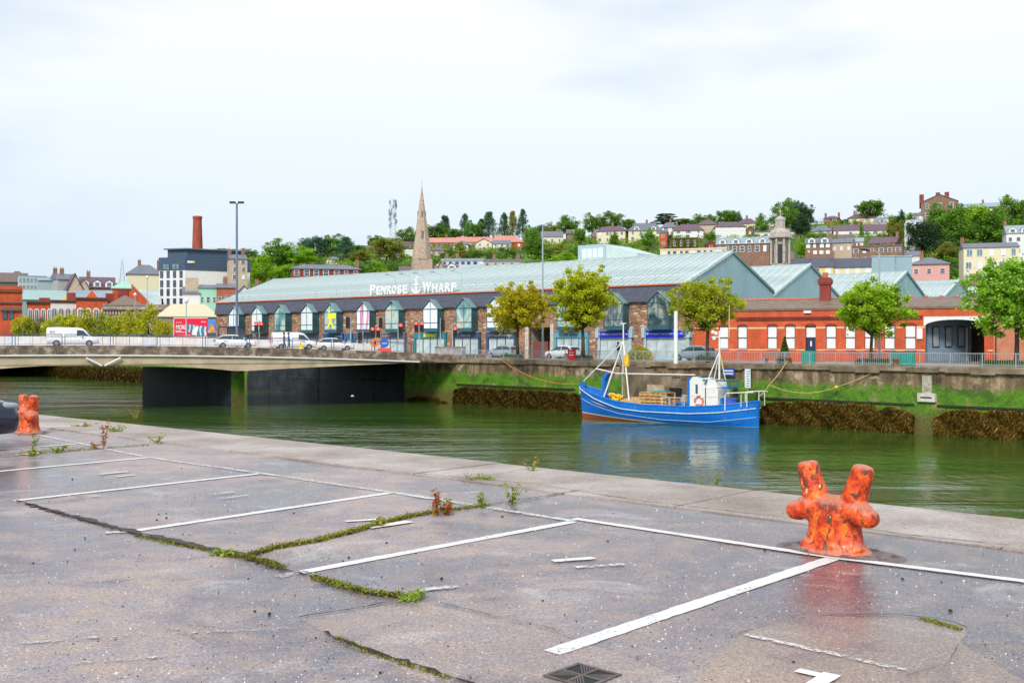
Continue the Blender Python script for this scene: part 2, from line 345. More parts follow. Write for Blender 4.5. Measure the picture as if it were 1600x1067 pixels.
# far bank ground (solid, its front face buried behind the wall panels)
g = MB(); p = [FW.P(120, .7), FW.P(-520, .7), FW.P(-520, 700), FW.P(120, 700)]
g.prism([tuple(q.xy) for q in p], 'z', -8.5, -.02); struct(g.build('ground', M('ground_earth', (.16, .15, .13), .9, world=True)))
g = MB(); g.box(-430, 110, 1.2, 6.5, -.5, .01); struct(g.build('promenade', CONC, loc=tuple(FW.o), rz=FW.rz))
g = MB(); g.box(-430, 110, 6.65, 14.5, -.5, -.005); struct(g.build('road', ASPH, loc=tuple(FW.o), rz=FW.rz))
g = MB(); g.box(-430, 110, 6.5, 6.65, -.5, .03); struct(g.build('kerb', CONC, loc=tuple(FW.o), rz=FW.rz))
# hill behind the town
CR = [(-900, 470), (0, 456), (200, 440), (330, 415), (450, 398), (560, 392), (650, 388), (800, 378), (900, 372), (1000, 365), (1100, 358), (1200, 354), (1300, 348), (1400, 342), (1500, 330), (1600, 322), (2500, 300)]
HY0, HY1 = 215., 470.
def zcrest(px): return EYE+(HZ-np.interp(px, [a for a, _ in CR], [b for _, b in CR]))/FX*HY1
def hz(px, Y): return float(zcrest(px)*min(max((Y-HY0)/(HY1-HY0), 0), 1))
def hillY(px, py):
    zc = zcrest(px); k = (HZ-py)/FX; d = (zc/(HY1-HY0)-k)
    return float(min(max((EYE+zc*HY0/(HY1-HY0))/d if d > 0 else 900, 225), HY1+25))
g = MB(); nr, ny = 90, 40
ys = list(np.linspace(HY0-12, HY1, 28))+[HY1+30*(1.25**k) for k in range(ny-28)]
for y in ys:
    for i in range(nr):
        r = -1.1+2.4*i/(nr-1); px = CX+FX*r
        z = hz(px, y) if y <= HY1 else float(zcrest(px))-(y-HY1)*.06
        g.v.append((r*y, y, z-.3+(0 if y > HY0 else -2)))
for j in range(ny-1):
    for i in range(nr-1): a = j*nr+i; g.f.append((a, a+1, a+nr+1, a+nr)); g.m.append(0)
struct(g.build('hill', M('hill_grass', (.07, .13, .03), .95, .35, .12, world=True)))

# ---------------------------------------------------------------- near quay
g = MB(); p = [FE.P(-420, -1.7), FE.P(60, -1.7), FE.P(60, -90), FE.P(-420, -90)]
g.prism([tuple(q.xy) for q in p], 'z', -8.5, 0.); struct(g.build('car_park', ASPH))
qe = struct(O('quay_edge', None, loc=tuple(FE.o), rz=FE.rz))
u = -60.
random.seed(3)
while u < 14:
    wd = random.uniform(2.6, 4.4); h = .012+random.uniform(0, .012); c = .035
    g = MB(); o_ = random.uniform(-.02, .02); n = 7; prof = []
    # rounded nosing towards the river
    pr = [(-1.7+random.uniform(-.03, .03), -.2), (-1.7, h), (-.14+o_, h), (-.05+o_, h-.02), (o_, h-.09), (o_, -4.9-3)]
    g.prism(pr, 'x', u+.008, u+wd-.008); g.build('edge_slab', EDGEC, qe); u += wd
struct(MB().box(-420, -60, -1.7, 0, -8, .015).build('quay_edge_far', EDGEC, loc=tuple(FE.o), rz=FE.rz))
MB().box(-60, 14, -1.69, -.3, -8, -.03).build('edge_core', CONC, qe)

def strip(g, pts, w0, z=.010, jit=0., mi=0):
    """flat ribbon through pixel points on the ground"""
    P = [G(*q) for q in pts]
    if jit:
        Q = []
        for a, b in zip(P, P[1:]):
            n = max(2, int((b-a).length/.07))
            for i in range(n): Q.append(a.lerp(b, i/n)+Vector((random.uniform(-jit, jit), random.uniform(-jit, jit), 0)))
        P = Q+[P[-1]]
    o = len(g.v); k = len(P)
    for i, q in enumerate(P):
        d = (P[min(i+1, k-1)]-P[max(i-1, 0)]).normalized(); s = Vector((-d.y, d.x, 0)); ww = w0*((random.uniform(.90, 1.05) if jit < .006 else random.uniform(.15, 1.5)) if jit else 1)
        g.v += [tuple(q+s*ww/2+Vector((0, 0, z))), tuple(q-s*ww/2+Vector((0, 0, z)))]
    for i in range(k-1): g.f.append((o+2*i, o+2*i+1, o+2*i+3, o+2*i+2)); g.m.append(mi)
    return P
ZC = [.0045]
def zn(): ZC[0] += .00045; return ZC[0]
for k, (pts, wd, mt) in enumerate([
    ([(1303, 872), (862, 1020)], .125, PAINT), ([(897, 815), (478, 893)], .11, PAINT), ([(612, 770), (215, 829)], .11, PAINT),
    ([(408, 740), (20, 783)], .11, PAINT), ([(235, 715), (-60, 742)], .11, PAINT), ([(120, 694), (-40, 706)], .1, PAINT),
    ([(480, 893), (432, 902)], .11, PAINTW), ([(200, 831), (165, 833)], .11, PAINTW)]):
    g = MB(); strip(g, pts, wd, zn(), .0025); struct(g.build('bay_line', mt))
for k, (pts, wd, mt) in enumerate([([(60, 680), (230, 715), (408, 740)], .09, PAINTW), ([(408, 740), (612, 770), (897, 815)], .09, PAINTW),
    ([(897, 811), (1303, 872), (1640, 914)], .10, PAINT), ([(1165, 993), (1420, 1050)], .05, PAINTW),
    ([(0, 1010), (180, 995), (490, 982)], .05, PAINTF), ([(0, 1048), (250, 1028), (540, 1005)], .05, PAINTF)]):
    g = MB(); strip(g, pts, wd, zn(), .003); struct(g.build('edge_line', mt))
# worn bay numerals and remnants
for pts, wd, mt in [([(863, 878), (928, 873)], .09, PAINT), ([(900, 888), (975, 883)], .07, PAINTW), ([(540, 816), (600, 812)], .07, PAINT), ([(575, 826), (640, 816)], .12, PAINT),
    ([(1245, 1050), (1305, 1062)], .07, PAINT), ([(1300, 1056), (1270, 1075)], .09, PAINT), ([(155, 742), (200, 738)], .07, PAINT), ([(182, 746), (212, 743)], .06, PAINT),
    ([(650, 925), (716, 918)], .08, PAINTW), ([(735, 935), (785, 932)], .1, PAINTF), ([(320, 775), (365, 770)], .06, PAINTW), ([(340, 781), (390, 775)], .06, PAINTW),
    ([(22, 712), (62, 709)], .1, PAINT), ([(138, 778), (155, 776)], .07, PAINTW)]:
    g = MB(); strip(g, pts, wd, zn(), .004); struct(g.build('bay_numeral_mark', mt))
# repaired patches
def patch(pts, mat, z=.004):
    random.seed(len(pts)*7); P = [G(*q) for q in pts]; Q = []
    for a, b in zip(P, P[1:]+P[:1]):
        n = max(1, int((b-a).length/.1))
        for i in range(n): Q.append(tuple(a.lerp(b, i/n)+Vector((random.uniform(-.012, .012), random.uniform(-.012, .012), 0))))
    g = MB(); g.prism([q[:2] for q in Q], 'z', -.02, z); return struct(g.build('asphalt_patch', mat))
patch([(1150, 995), (1210, 973), (1260, 962), (1400, 966), (1490, 972), (1515, 985), (1500, 1003), (1560, 1040), (1640, 1090), (1300, 1090), (1060, 1090)], PATCH, .003)
patch([(470, 967), (650, 938), (850, 985), (1010, 1035), (1120, 1090), (740, 1090), (600, 1035), (508, 990)], PATCH2, .0018)
# cracks and the moss in them
CRK = M('crack_soil', (.045, .032, .022), .95, .4, 20, world=True); MOSS = M('moss', (.20, .27, .02), .95, .5, 18, world=True)
cracks = [([(0, 785), (25, 783), (110, 808), (215, 838), (350, 866), (385, 873), (420, 885), (490, 903), (570, 927), (650, 937)], .045), ([(385, 872), (430, 858), (500, 846), (560, 830), (640, 808), (700, 797), (762, 790), (830, 780), (905, 768)], .04),
    ([(0, 712), (60, 708), (150, 702), (230, 696), (330, 690)], .03), ([(470, 967), (560, 952), (650, 935)], .02), ([(508, 990), (545, 1008), (600, 1028), (660, 1045), (740, 1072)], .045),
    ([(1230, 970), (1320, 963), (1400, 963), (1470, 970), (1512, 984)], .016), ([(1150, 995), (1165, 990), (1230, 970)], .01), ([(650, 937), (760, 962), (880, 990)], .012), ([(60, 662), (180, 672), (330, 694), (500, 727), (620, 738), (700, 746), (830, 757), (1000, 784), (1240, 812), (1420, 838), (1640, 860)], .018),
    ([(740, 748), (800, 738), (860, 728)], .015), ([(1415, 1060), (1480, 1040), (1500, 1010), (1600, 1012)], .008), ([(0, 655), (70, 666), (140, 668)], .02), ([(1300, 968), (1440, 952)], .008)]
for pts, wd in cracks:
    random.seed(int(pts[0][0])); g = MB(); strip(g, pts, wd*.6, .0105+zn()*.3, .02 if wd > .02 else .01); struct(g.build('crack', CRK))
# sunken, damp margin along the long crack
g = MB(); random.seed(5); strip(g, [(40, 788), (110, 806), (215, 833), (350, 862), (385, 868)], .075, .0102, .014); struct(g.build('crack_margin', M('damp_grit', (.075, .06, .06), .8, .4, 14, world=True)))
# ---------------------------------------------------------------- far quay wall
qw = T('quay_wall', 'long stone and concrete river wall green with algae along the far quay', 'wall', tuple(FW.o), FW.rz)
QUAYD = M('wet_stone_painted_shade', (.020, .027, .034), .6, .55, .6, world=True)   # bare stone with the shade under the deck painted into its colour
ustart = FW.u(-60); u = 8.; random.seed(21); panels = {}
while u > ustart-60:
    wd = random.choice([5.6, 6.2, 7.0]); p0 = u-wd
    o_ = random.uniform(-.035, .035)
    g = MB(); g.prism([(o_, -.5), (o_-.02, -2.7), (o_-.1, -2.78), (o_-.14, -8.3), (.75, -8.3), (.75, -.5)], 'x', p0+.012, u-.012)
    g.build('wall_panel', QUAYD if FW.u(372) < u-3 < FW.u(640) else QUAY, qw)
    k = 0.
    while k < wd-.1:
        l_ = min(random.uniform(1.6, 2.8), wd-k); dz = random.uniform(-.02, .02)
        g = MB(); g.prism([(-.16-random.uniform(0, .14), -.34-random.uniform(0, .22)), (-.18-random.uniform(0, .1), -.08), (-.12-random.uniform(0, .1), dz), (1.2, dz), (1.2, -.5), (.0, -.5)], 'x', p0+k+.01, p0+k+l_-.01)
        g.build('coping_stone', MAT.get('coping') or conc_mat('coping', (.07, .05, .028), (.19, .14, .085), (.36, .29, .19)), qw); k += l_
    u = p0
# pilaster between the seaweed beds and a few protruding string courses
g = MB(); a, b = FW.u(1441), FW.u(1463); g.prism([(-.06, -.5), (-.22, -8.3), (.2, -8.3), (.2, -.5)], 'x', a, b); g.build('pilaster', QUAY, qw)
for a, b in ((1190, 1430), (1466, 1680), (715, 900)):
    g = MB(); a, b = FW.u(a), FW.u(b); g.box(a, b, -.24, .0, -2.86, -2.72); g.build('ledge', M('wet_ledge', (.035, .04, .02), .7, .3, 4, world=True), qw)
of = T('outfall_box', 'pale concrete outfall box with a dark slot high on the quay wall', 'outfall', tuple(FW.P(FW.u(1450), 0, -2.55)), FW.rz)
MB().box(-.66, .66, -.32, -.06, 0, .62).build('casing', M('pale_cement', (.62, .60, .53), .8, .15, 5), of)
MB().box(-.42, .42, -.335, -.31, .26, .36).build('slot', DARK, of)
MB().box(-.35, .35, -.2, -.03, .62, 1.9).build('cement_streak', M('lime_streak', (.46, .42, .33), .85, .3, 3, world=True), of)
# steps and landing
stp = T('quay_steps', 'worn stone steps descending the quay wall behind the boat to a block landing', 'steps', tuple(FW.P(0, 0, 0)), FW.rz)
a, b = FW.u(985), FW.u(1108); n = 9
for i in range(n):
    u0 = a+(b-a)*i/n; g = MB(); g.box(u0+.01, u0+(b-a)/n-.01, -1.3, -.26, -8, -.16-(i+.5)*.19); g.build('step', MAT['coping'], stp)
g = MB(); g.box(b+.01, FW.u(1186), -1.5, -.26, -8, -2.0); g.build('landing', QUAY, stp)
g = MB(); g.box(FW.u(1062), FW.u(1080), -1.42, -1.31, -3.05, -2.2); g.build('drain_hole', DARK, stp)
for px, zz, c in ((1040, -1.15, 0), (1092, -1.9, 0)):
    g = MB(); uu = FW.u(px); g.box(uu-1.0, uu+.9, -1.36, -1.28, zz-1.5, zz-.85); g.build('patch_slab', M('sandy_cement', (.50, .42, .28), .85, .25, 2, world=True), stp)
# timber fender posts beside the landing
for k, px in enumerate((1151, 1168)):
    t = tag(MB().box(-.16, .16, -.16, .16, -3.2, 1.5).build('fender_post', M('wet_timber', (.05, .04, .03), .8, .3, 5), loc=tuple(FW.P(FW.u(px), -1.75, -3.4)), rz=FW.rz),
        ['dark timber fender post at the boat stern, left of two', 'dark timber fender post at the boat stern, right of two'][k], 'post', 'fender posts by the landing')
# seaweed beds
def fronds(name, a, b, ztop, n, w_=(.04, .11), l_=(.12, .34), thick=.42, edge=.25, mats=None):
    U = rng.uniform(a, b, n); Z = ztop-(rng.random(n)**.8)*(ztop-WATER+.35)
    dens = np.sin(U*1.7)+np.sin(U*4.1+1)+np.sin(U*.6+2)
    Z = np.minimum(Z, ztop-.12*np.maximum(0, dens)-edge*np.exp(-np.minimum(U-a, b-U)/1.1)*3.0)
    Y = -.15-rng.random(n)**.5*thick*(1+.25*np.sin(U*3+Z*4))
    wd = rng.uniform(*w_, n); ln = rng.uniform(*l_, n); t = rng.uniform(-.9, .9, n); tilt = rng.uniform(-.5, .35, n)
    ax = np.stack([np.cos(t), -np.abs(np.sin(t))*.5, np.zeros(n)], 1); dn = np.stack([np.sin(t)*.7+rng.normal(0, .35, n), tilt, -np.ones(n)], 1)
    dn /= np.linalg.norm(dn, axis=1)[:, None]; P = np.stack([U, Y, Z], 1)
    v = np.stack([P-ax*wd[:, None]/2, P+ax*wd[:, None]/2, P+ax*wd[:, None]*.35+dn*ln[:, None]*.6+[0, -.05, 0], P+dn*ln[:, None]-ax*wd[:, None]*.1], 1).reshape(-1, 3)
    me = bpy.data.meshes.new(name); me.vertices.add(4*n); me.vertices.foreach_set('co', v.ravel())
    me.loops.add(4*n); me.loops.foreach_set('vertex_index', np.arange(4*n)); me.polygons.add(n)
    me.polygons.foreach_set('loop_start', np.arange(0, 4*n, 4)); me.update(calc_edges=True); me.materials.append(mats); return me
def leafmat(key, cols, trans=.25, rough=.6):
    if key in MAT: return MAT[key]
    m, nt, n, l, b = nodes(key)
    g = nt.nodes.new('ShaderNodeNewGeometry'); oi = nt.nodes.new('ShaderNodeObjectInfo')
    c = ramp(nt, g.outputs['Random Per Island'], [(i/(len(cols)-1), k) for i, k in enumerate(cols)])
    big = noise(nt, coords(nt), .9, 3)
    c = mixc(nt, 1., c, ramp(nt, big, [(.35, (.7, .72, .7)), (.65, (1.2, 1.2, 1.1))]), 'MULTIPLY')
    c = mixc(nt, 1., c, oi.outputs['Color'], 'MULTIPLY')
    l.new(c, b.inputs['Base Color']); b.inputs['Roughness'].default_value = rough; b.inputs['Specular IOR Level'].default_value = .25
    tr = nt.nodes.new('ShaderNodeBsdfTranslucent'); l.new(c, tr.inputs[0]); ms = nt.nodes.new('ShaderNodeMixShader'); ms.inputs[0].default_value = trans
    out = nt.nodes['Material Output']; l.new(b.outputs[0], ms.inputs[1]); l.new(tr.outputs[0], ms.inputs[2]); l.new(ms.outputs[0], out.inputs[0])
    MAT[key] = m; return m
WEED = leafmat('bladder_wrack', [(.035, .02, .004), (.24, .14, .025), (.06, .035, .007), (.34, .21, .04), (.10, .07, .012), (.50, .36, .10)], .05, .45)
for k, (p0, p1, zt, n) in enumerate([(1190, 1431, -2.85, 42000), (1464, 1760, -2.85, 46000), (713, 915, -2.85, 26000), (640, 706, -4.2, 2500)]):
    o = stuff(O('seaweed', fronds('seaweed', FW.u(p0), FW.u(p1), zt, n, mats=WEED), loc=tuple(FW.o), rz=FW.rz))
    tag(o, ['brown seaweed bed hanging on the quay wall right of the boat', 'brown seaweed bed at the far right of the quay wall', 'brown seaweed bed hanging on the quay wall left of the boat', 'low tuft of seaweed on the wall foot beside the bridge'][k], 'seaweed')
o = stuff(O('seaweed', fronds('seaweed', FW.u(-60), FW.u(230), -1.9, 24000, (.1, .3), (.3, .8), .7, mats=WEED), loc=tuple(FW.o), rz=FW.rz)); tag(o, 'olive brown seaweed band on the wall seen under the bridge', 'seaweed')

# ---------------------------------------------------------------- far quay railing
rl = T('quay_railing', 'grey galvanised railing with upright bars along the far quay edge', 'railing', tuple(FW.P(0, .35)), FW.rz)
RF = Frame(tuple(FW.P(0, .35).xy), tuple(FW.r.xy))
u0, u1 = RF.u(722), RF.u(1760); nb = int((u1-u0)/2.25); sp_ = (u1-u0)/nb
pm = MB().box(-.035, .035, -.035, .035, 0, 1.0).mesh('post', METAL)
rm = MB().box(.035, sp_-.035, -.025, .025, .94, .99).mesh('top_rail', METAL)
rb = MB().box(.035, sp_-.035, -.015, .015, .12, .16).mesh('bottom_rail', METAL)
bm_ = MB(); [bm_.box(x-.009, x+.009, -.009, .009, .16, .94) for x in np.linspace(.16, sp_-.16, 13)]; bm_ = bm_.mesh('bars', METAL)
for i in range(nb+1):
    x = u0+i*sp_; O('post', pm, rl, (x, 0, 0))
    if i < nb: O('top_rail', rm, rl, (x, 0, 0)); O('bottom_rail', rb, rl, (x, 0, 0)); stuff(O('bars', bm_, rl, (x, 0, 0)))

# ---------------------------------------------------------------- windows shared by all buildings
def window_mesh(name, fr, gl, nx=1, nz_=2, t=.09, depth=.08):
    g = MB(); g.box(-.5, .5, -depth, 0, 0, t*.6); g.box(-.5, .5, -depth, 0, 1-t*.6, 1)
    g.box(-.5, -.5+t, -depth, 0, t*.6, 1-t*.6); g.box(.5-t, .5, -depth, 0, t*.6, 1-t*.6)
    for i in range(1, nx): x = -.5+i/nx; g.box(x-t*.35, x+t*.35, -depth*.9, 0, t*.6, 1-t*.6)
    for i in range(1, nz_): z = i/nz_; g.box(-.5+t, .5-t, -depth*.8, 0, z-t*.25, z+t*.25)
    g.box(-.5+t, .5-t, -depth*.45, -.001, t*.6, 1-t*.6, 1)
    return g.mesh(name, [fr, gl])
WM = {'sash': window_mesh('window', WHITE, GLASSD), 'wide': window_mesh('window', WHITE, GLASSD, 3, 1, .06), 'dark': window_mesh('window', NAVY, GLASSD, 1, 2),
      'blind': window_mesh('window', WHITE, GLASSW), 'teal': window_mesh('window', TEALF, GLASST, 2, 2, .07), 'plain': window_mesh('window', PWHITE, GLASST, 2, 1, .07)}
def addwin(par, kind, x, z, w, h, y=0., **kw): return O('window', WM[kind], par, (x, y, z), scale=(w, 1, h))

# ---------------------------------------------------------------- the long warehouse
pw = T('warehouse', 'long stone riverside warehouse with pale teal metal roofs and bay windows', 'warehouse', (FP.o.x, FP.o.y, 0), FP.rz)
UL = FP.u(338); UR = 1.25; ZE = 7.75; ZR = 11.8; HW = 10.6
arc0, arc1 = FP.u(826), FP.u(860)
def wallseg(a, b, z0, z1, y0=0, y1=.6): MB().box(a, b, y0, y1, z0, z1).build('wall', STONE, pw)
wallseg(UL, arc0, -.3, 6.12); wallseg(arc1, UR, -.3, 6.12); wallseg(arc0, arc1, 3.5, 6.12)
MB().box(arc0-.5, arc0, -.04, .3, -.3, 3.9).build('passage_quoin', M('pale_quoin', (.6, .54, .45), .8, .2, 3), pw)
MB().box(arc1, arc1+.45, -.04, .3, -.3, 3.9).build('passage_quoin', MAT['pale_quoin'], pw)
MB().box(arc0, arc1, 6, 6.2, -.3, 3.5).build('passage_back', M('passage_grey', (.25, .25, .24), .8), pw)
MB().box(arc0, arc0+.05, .6, 6, -.3, 3.5).build('passage_side', M('passage_cream', (.5, .47, .38), .8), pw)
for i in range(2): MB().box(arc0+.2+i*2.4, arc0+2.4+i*2.4, .5, .55, 0, 1.9).build('passage_gate', M('gate_red', (.2, .06, .05), .6), pw)
MB().prism([(-.35, 6.1), (-.3, 6.0), (.6, 6.0), (.6, ZE), (-.02, ZE)], 'x', UL, UR).build('slate_band', DSLATE, pw)
MB().prism([(-.18, ZE), (-.18, ZE+.14), (.1, ZE+.14), (.1, ZE)], 'x', UL-.1, .5).build('gutter', ORANGE, pw)
# bay 1 roof in standing-seam panels, hipped at nothing: plain gable both ends
def roof_panels(par, x0, x1, ya, za, yb, zb, step, mat=ROOFM, name='roof_panel'):
    n = max(1, int((x1-x0)/step)); s = (x1-x0)/n; dy, dz = yb-ya, zb-za; l_ = math.hypot(dy, dz); ny_, nz_ = -dz/l_*.1, dy/l_*.1
    if ny_*0+nz_ < 0: ny_, nz_ = -ny_, -nz_
    g = MB(); g.prism([(ya, za), (yb, zb), (yb+ny_*.5, zb+nz_*.5), (ya+ny_*.5, za+nz_*.5)], 'x', .01, s-.01)
    g.prism([(ya+ny_*.5, za+nz_*.5), (yb+ny_*.5, zb+nz_*.5), (yb+ny_*1.1, zb+nz_*1.1), (ya+ny_*1.1, za+nz_*1.1)], 'x', .01, .06)
    if s > 1.2: g.prism([(ya+ny_*.5, za+nz_*.5), (yb+ny_*.5, zb+nz_*.5), (yb+ny_*.9, zb+nz_*.9), (ya+ny_*.9, za+nz_*.9)], 'x', s/2-.025, s/2+.03)
    me = g.mesh(name, mat)
    for i in range(n): O(name, me, par, (x0+i*s, 0, 0))
roof_panels(pw, UL, 0, .1, ZE+.12, HW, ZR, 1.5)
roof_panels(pw, UL, 0, 2*HW-.05, ZE, HW, ZR, 1.5)
MB().box(UL, .15, HW-.12, HW+.12, ZR+.02, ZR+.16).build('ridge_cap', ROOFM, pw)
MB().prism([(.2, ZE), (HW, ZR-.15), (2*HW, ZE), (2*HW, 0), (.6, 0)], 'x', UL, UL+.3).build('end_wall', GABM, pw)
MB().box(UL, 0, 2*HW-.3, 2*HW+.2, 0, ZE-.1).build('rear_wall', GABM, pw)
def gable_face(x, y0, hw, ze, zr, zb=4.5):
    n = 14; s = 2*hw/n
    for i in range(n):
        a, b = y0+i*s+.02, y0+(i+1)*s-.02
        za, zb_ = ze+(zr-ze)*(1-abs(a-y0-hw)/hw), ze+(zr-ze)*(1-abs(b-y0-hw)/hw)
        MB().prism([(a, zb), (b, zb), (b, zb_-.06), (a, za-.06)], 'x', x-.12, x+random.uniform(-.008, .008)).build('gable_panel', GABM, pw)
    # verge trims
    for sg in (0, 1):
        ya = y0 if not sg else y0+2*hw
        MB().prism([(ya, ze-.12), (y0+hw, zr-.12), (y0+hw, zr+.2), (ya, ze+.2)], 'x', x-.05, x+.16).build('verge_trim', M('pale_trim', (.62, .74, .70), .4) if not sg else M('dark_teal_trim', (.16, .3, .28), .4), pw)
gable_face(0, .1, HW, ZE, ZR)
MB().box(-.5, .05, .6, 2*HW, 0, 4.6).build('gable_base', BRICKB, pw)
bays = [(1, 0, 2*HW+.1, HW, 30), (2, 5, 4*HW+.1, HW, 30), (3, 6.3, 6*HW-1.0, HW, 30), (4, 8.2, 8*HW+1, HW*.95, 30)]
for k, x, y0, hw, ln in bays:
    zr_ = ZR-.15 if k < 3 else ZR-.4; ze_ = ZE-.3
    gable_face(x, y0, hw, ze_, zr_, 3.5)
    if k == 1: ln = 79
    roof_panels(pw, x-ln, x, y0, ze_+.05, y0+hw, zr_, 1.1 if k == 1 else 1.3)
    roof_panels(pw, x-ln, x, y0+2*hw, ze_+.05, y0+hw, zr_, 2.4)
    MB().box(x-ln, x+.1, y0+hw-.12, y0+hw+.12, zr_+.02, zr_+.14).build('ridge_cap', ROOFM, pw)
    MB().box(x-ln, x-.15, y0, y0+2*hw, 0, ze_-.05).build('hall_body', GABM, pw)
    MB().box(x-.15, x+.03, y0, y0+2*hw, 0, 3.5).build('gable_base', BRICKB, pw)
# eaves guard rail and conduit on the roof
g = MB(); x = UL+1
g.tube([(UL+.5, .9, ZE+1.25), (-1, .9, ZE+1.25)], .025, 5); g.tube([(UL+.5, .9, ZE+.85), (-1, .9, ZE+.85)], .02, 5); g.build('roof_guard_rail', METAL, pw)
while x < -1:
    MB().tube([(x, .9, ZE+.45), (x, .9, ZE+1.25)], .022, 5).build('guard_post', METAL, pw); x += 4.2
# bay windows
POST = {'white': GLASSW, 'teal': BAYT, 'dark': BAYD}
def bay(px, kind='teal', poster=None):
    # px: apex of the front face
    f = Frame(tuple(FP.P(0, -1.15).xy), tuple(FP.r.xy)); x = f.u(px); w2 = 1.28; y = -1.15; z0, z1, za = 3.12, 5.95, 7.05
    r = O('bay_window', None, pw, (x, 0, 0))
    g = MB(); t = .09
    g.box(-w2, w2, y, -.02, z0, z0+.42)                                    # base box
    g.box(-w2, -w2+t, y, y+t, z0+.42, z1); g.box(w2-t, w2, y, y+t, z0+.42, z1)
    g.box(w2-t, w2, -.14, -.04, z0+.42, z1); g.box(-w2, -w2+t, -.14, -.04, z0+.42, z1)
    g.box(-w2+t, w2-t, y, y+.07, z1-.1, z1); g.box(-w2+t, w2-t, y, y+.07, z0+1.05, z0+1.13)
    g.box(-.035, .035, y, y+.06, z0+.42, z1-.1); g.box(-.03, .03, y, y+.06, z1, za-.12)
    g.box(w2-t, w2, y+t, -.14, z1-.1, z1); g.box(w2-t, w2, y+t, -.14, z0+1.05, z0+1.13)
    g.prism([(-w2, z1), (-w2+.12, z1), (0, za-.14), (0, za)], 'y', y, y+.08); g.prism([(w2, z1), (0, za), (0, za-.14), (w2-.12, z1)], 'y', y, y+.08)
    g.build('frame', TEALF, r)
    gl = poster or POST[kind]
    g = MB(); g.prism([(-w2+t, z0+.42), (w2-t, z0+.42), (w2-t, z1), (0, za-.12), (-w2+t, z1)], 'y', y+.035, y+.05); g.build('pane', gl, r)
    g = MB(); g.box(w2-.05, w2-.03, y+t, -.14, z0+.42, z1); g.box(-w2+.03, -w2+.05, y+t, -.14, z0+.42, z1); g.build('side_pane', M('dim_teal_glass', (.05, .15, .17), .12, .3, 1), r)
    g = MB(); e = .12
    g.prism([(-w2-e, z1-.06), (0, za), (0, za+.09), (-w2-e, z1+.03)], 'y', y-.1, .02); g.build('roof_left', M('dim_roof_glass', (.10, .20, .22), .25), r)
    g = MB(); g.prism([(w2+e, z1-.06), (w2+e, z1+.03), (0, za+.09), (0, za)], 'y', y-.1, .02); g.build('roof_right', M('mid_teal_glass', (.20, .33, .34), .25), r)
    g = MB(); g.prism([(w2+e, z1-.02), (w2+e, z1+.06), (.0, za+.14), (.0, za+.06)], 'y', -.02, .1); g.build('flashing', M('tan_flashing', (.6, .42, .28), .6), r)
    return r, x, y, z0, z1
pk = bpy.data.materials.new('pink_swirl_poster')
def poster_mat(key, base, swirl, sc):
    m, nt, n, l, b = nodes(key); wv = nnode(nt, 'ShaderNodeTexWave', Scale=sc, Distortion=6., Detail=1.); l.new(coords(nt, False, (.5, 1, .35)), wv.inputs['Vector'])
    l.new(ramp(nt, wv.outputs[0], [(.0, base), (.72, base), (.8, swirl), (.97, swirl), (1, (.3, .6, .7))]), b.inputs['Base Color']); b.inputs['Roughness'].default_value = .2; return m
PSW = poster_mat('swirl_poster', (.84, .84, .86), (.7, .12, .3), .5)
bl = [(365, 'white', None), (401, 'white', None), (437, 'teal', None), (479, 'white', None), (516, 'teal', 'yellow'), (567, 'white', PSW), (612, 'teal', None), (672, 'white', None), (724.5, 'teal', None), (773, 'white', None), (884, 'teal', None), (958, 'dark', None), (1028, 'dark', None)]
for px, kd, ps in bl:
    r, x, y, z0, z1 = bay(px, kd, None if ps == 'yellow' else ps)
    if ps == 'yellow':
        YP = M('yellow_print', (.9, .86, .04), .3, .03); g = MB()
        g.box(-.5, 1.15, y-.006, y-.001, 5.0, 5.7); g.prism([(-.2, 5.0), (.25, 5.0), (.35, 4.5), (.9, 3.75), (.65, 3.7), (.1, 4.3), (-.45, 3.75), (-.75, 3.8), (-.3, 4.4)], 'y', y-.006, y-.001)
        g.lathe([(.02, -.2), (.2, -.1), (.2, .1), (.02, .2)], 8, (-.2, y-.02, 5.95), ey=.05); g.build('yellow_figure_print', YP, r)
        O('print_lettering', text_mesh('Just Move', .28, .004, WHITE, 'print_lettering', 1.9), r, (0, y-.008, 3.62))
# shopfronts
def shop(px0, px1, col, text=None, tcol=None, glassm=None, th=.3, tw=None, nx=3, extra=None, tx=0.):
    a, b = FP.u(px0, -.2), FP.u(px1, -.2); w_ = b-a; r = O('shopfront', None, pw, ((a+b)/2, 0, 0)); h = w_/2
    MB().box(-h, h, -.3, -.02, 2.32, 3.0).build('fascia', col, r)
    MB().box(-h-.04, h+.04, -.36, -.02, 3.0, 3.09).build('cornice', M('slate_cornice', (.3, .3, .31), .6), r)
    g = MB(); g.box(-h, -h+.3, -.26, -.02, 0, 2.32); g.box(h-.3, h, -.26, -.02, 0, 2.32); g.box(-h+.3, h-.3, -.22, -.02, 0, .35)
    for i in range(1, nx): x = -h+.3+(2*h-.6)*i/nx; g.box(x-.045, x+.045, -.2, -.02, .35, 2.32)
    g.build('frame', col, r)
    for i in range(nx):
        x0 = -h+.3+(2*h-.6)*i/nx+.045; x1 = -h+.3+(2*h-.6)*(i+1)/nx-.045
        MB().box(x0, x1, -.12, -.05, .35, 2.32).build('shop_pane', glassm or M('whitened_glass', (.52, .62, .62), .15, .2, 1), r)
    if text: O('lettering', text_mesh(text, th, .012, tcol or WHITE, 'lettering', tw), r, (tx, -.315, 2.66-th/2))
    return r, h
SHN = M('shop_navy', (.055, .085, .17), .5); SHT = M('shop_teal', (.03, .22, .25), .5); SHB = M('shop_blue', (.01, .03, .55), .35); SHP = M('shop_pale_blue', (.42, .56, .62), .5)
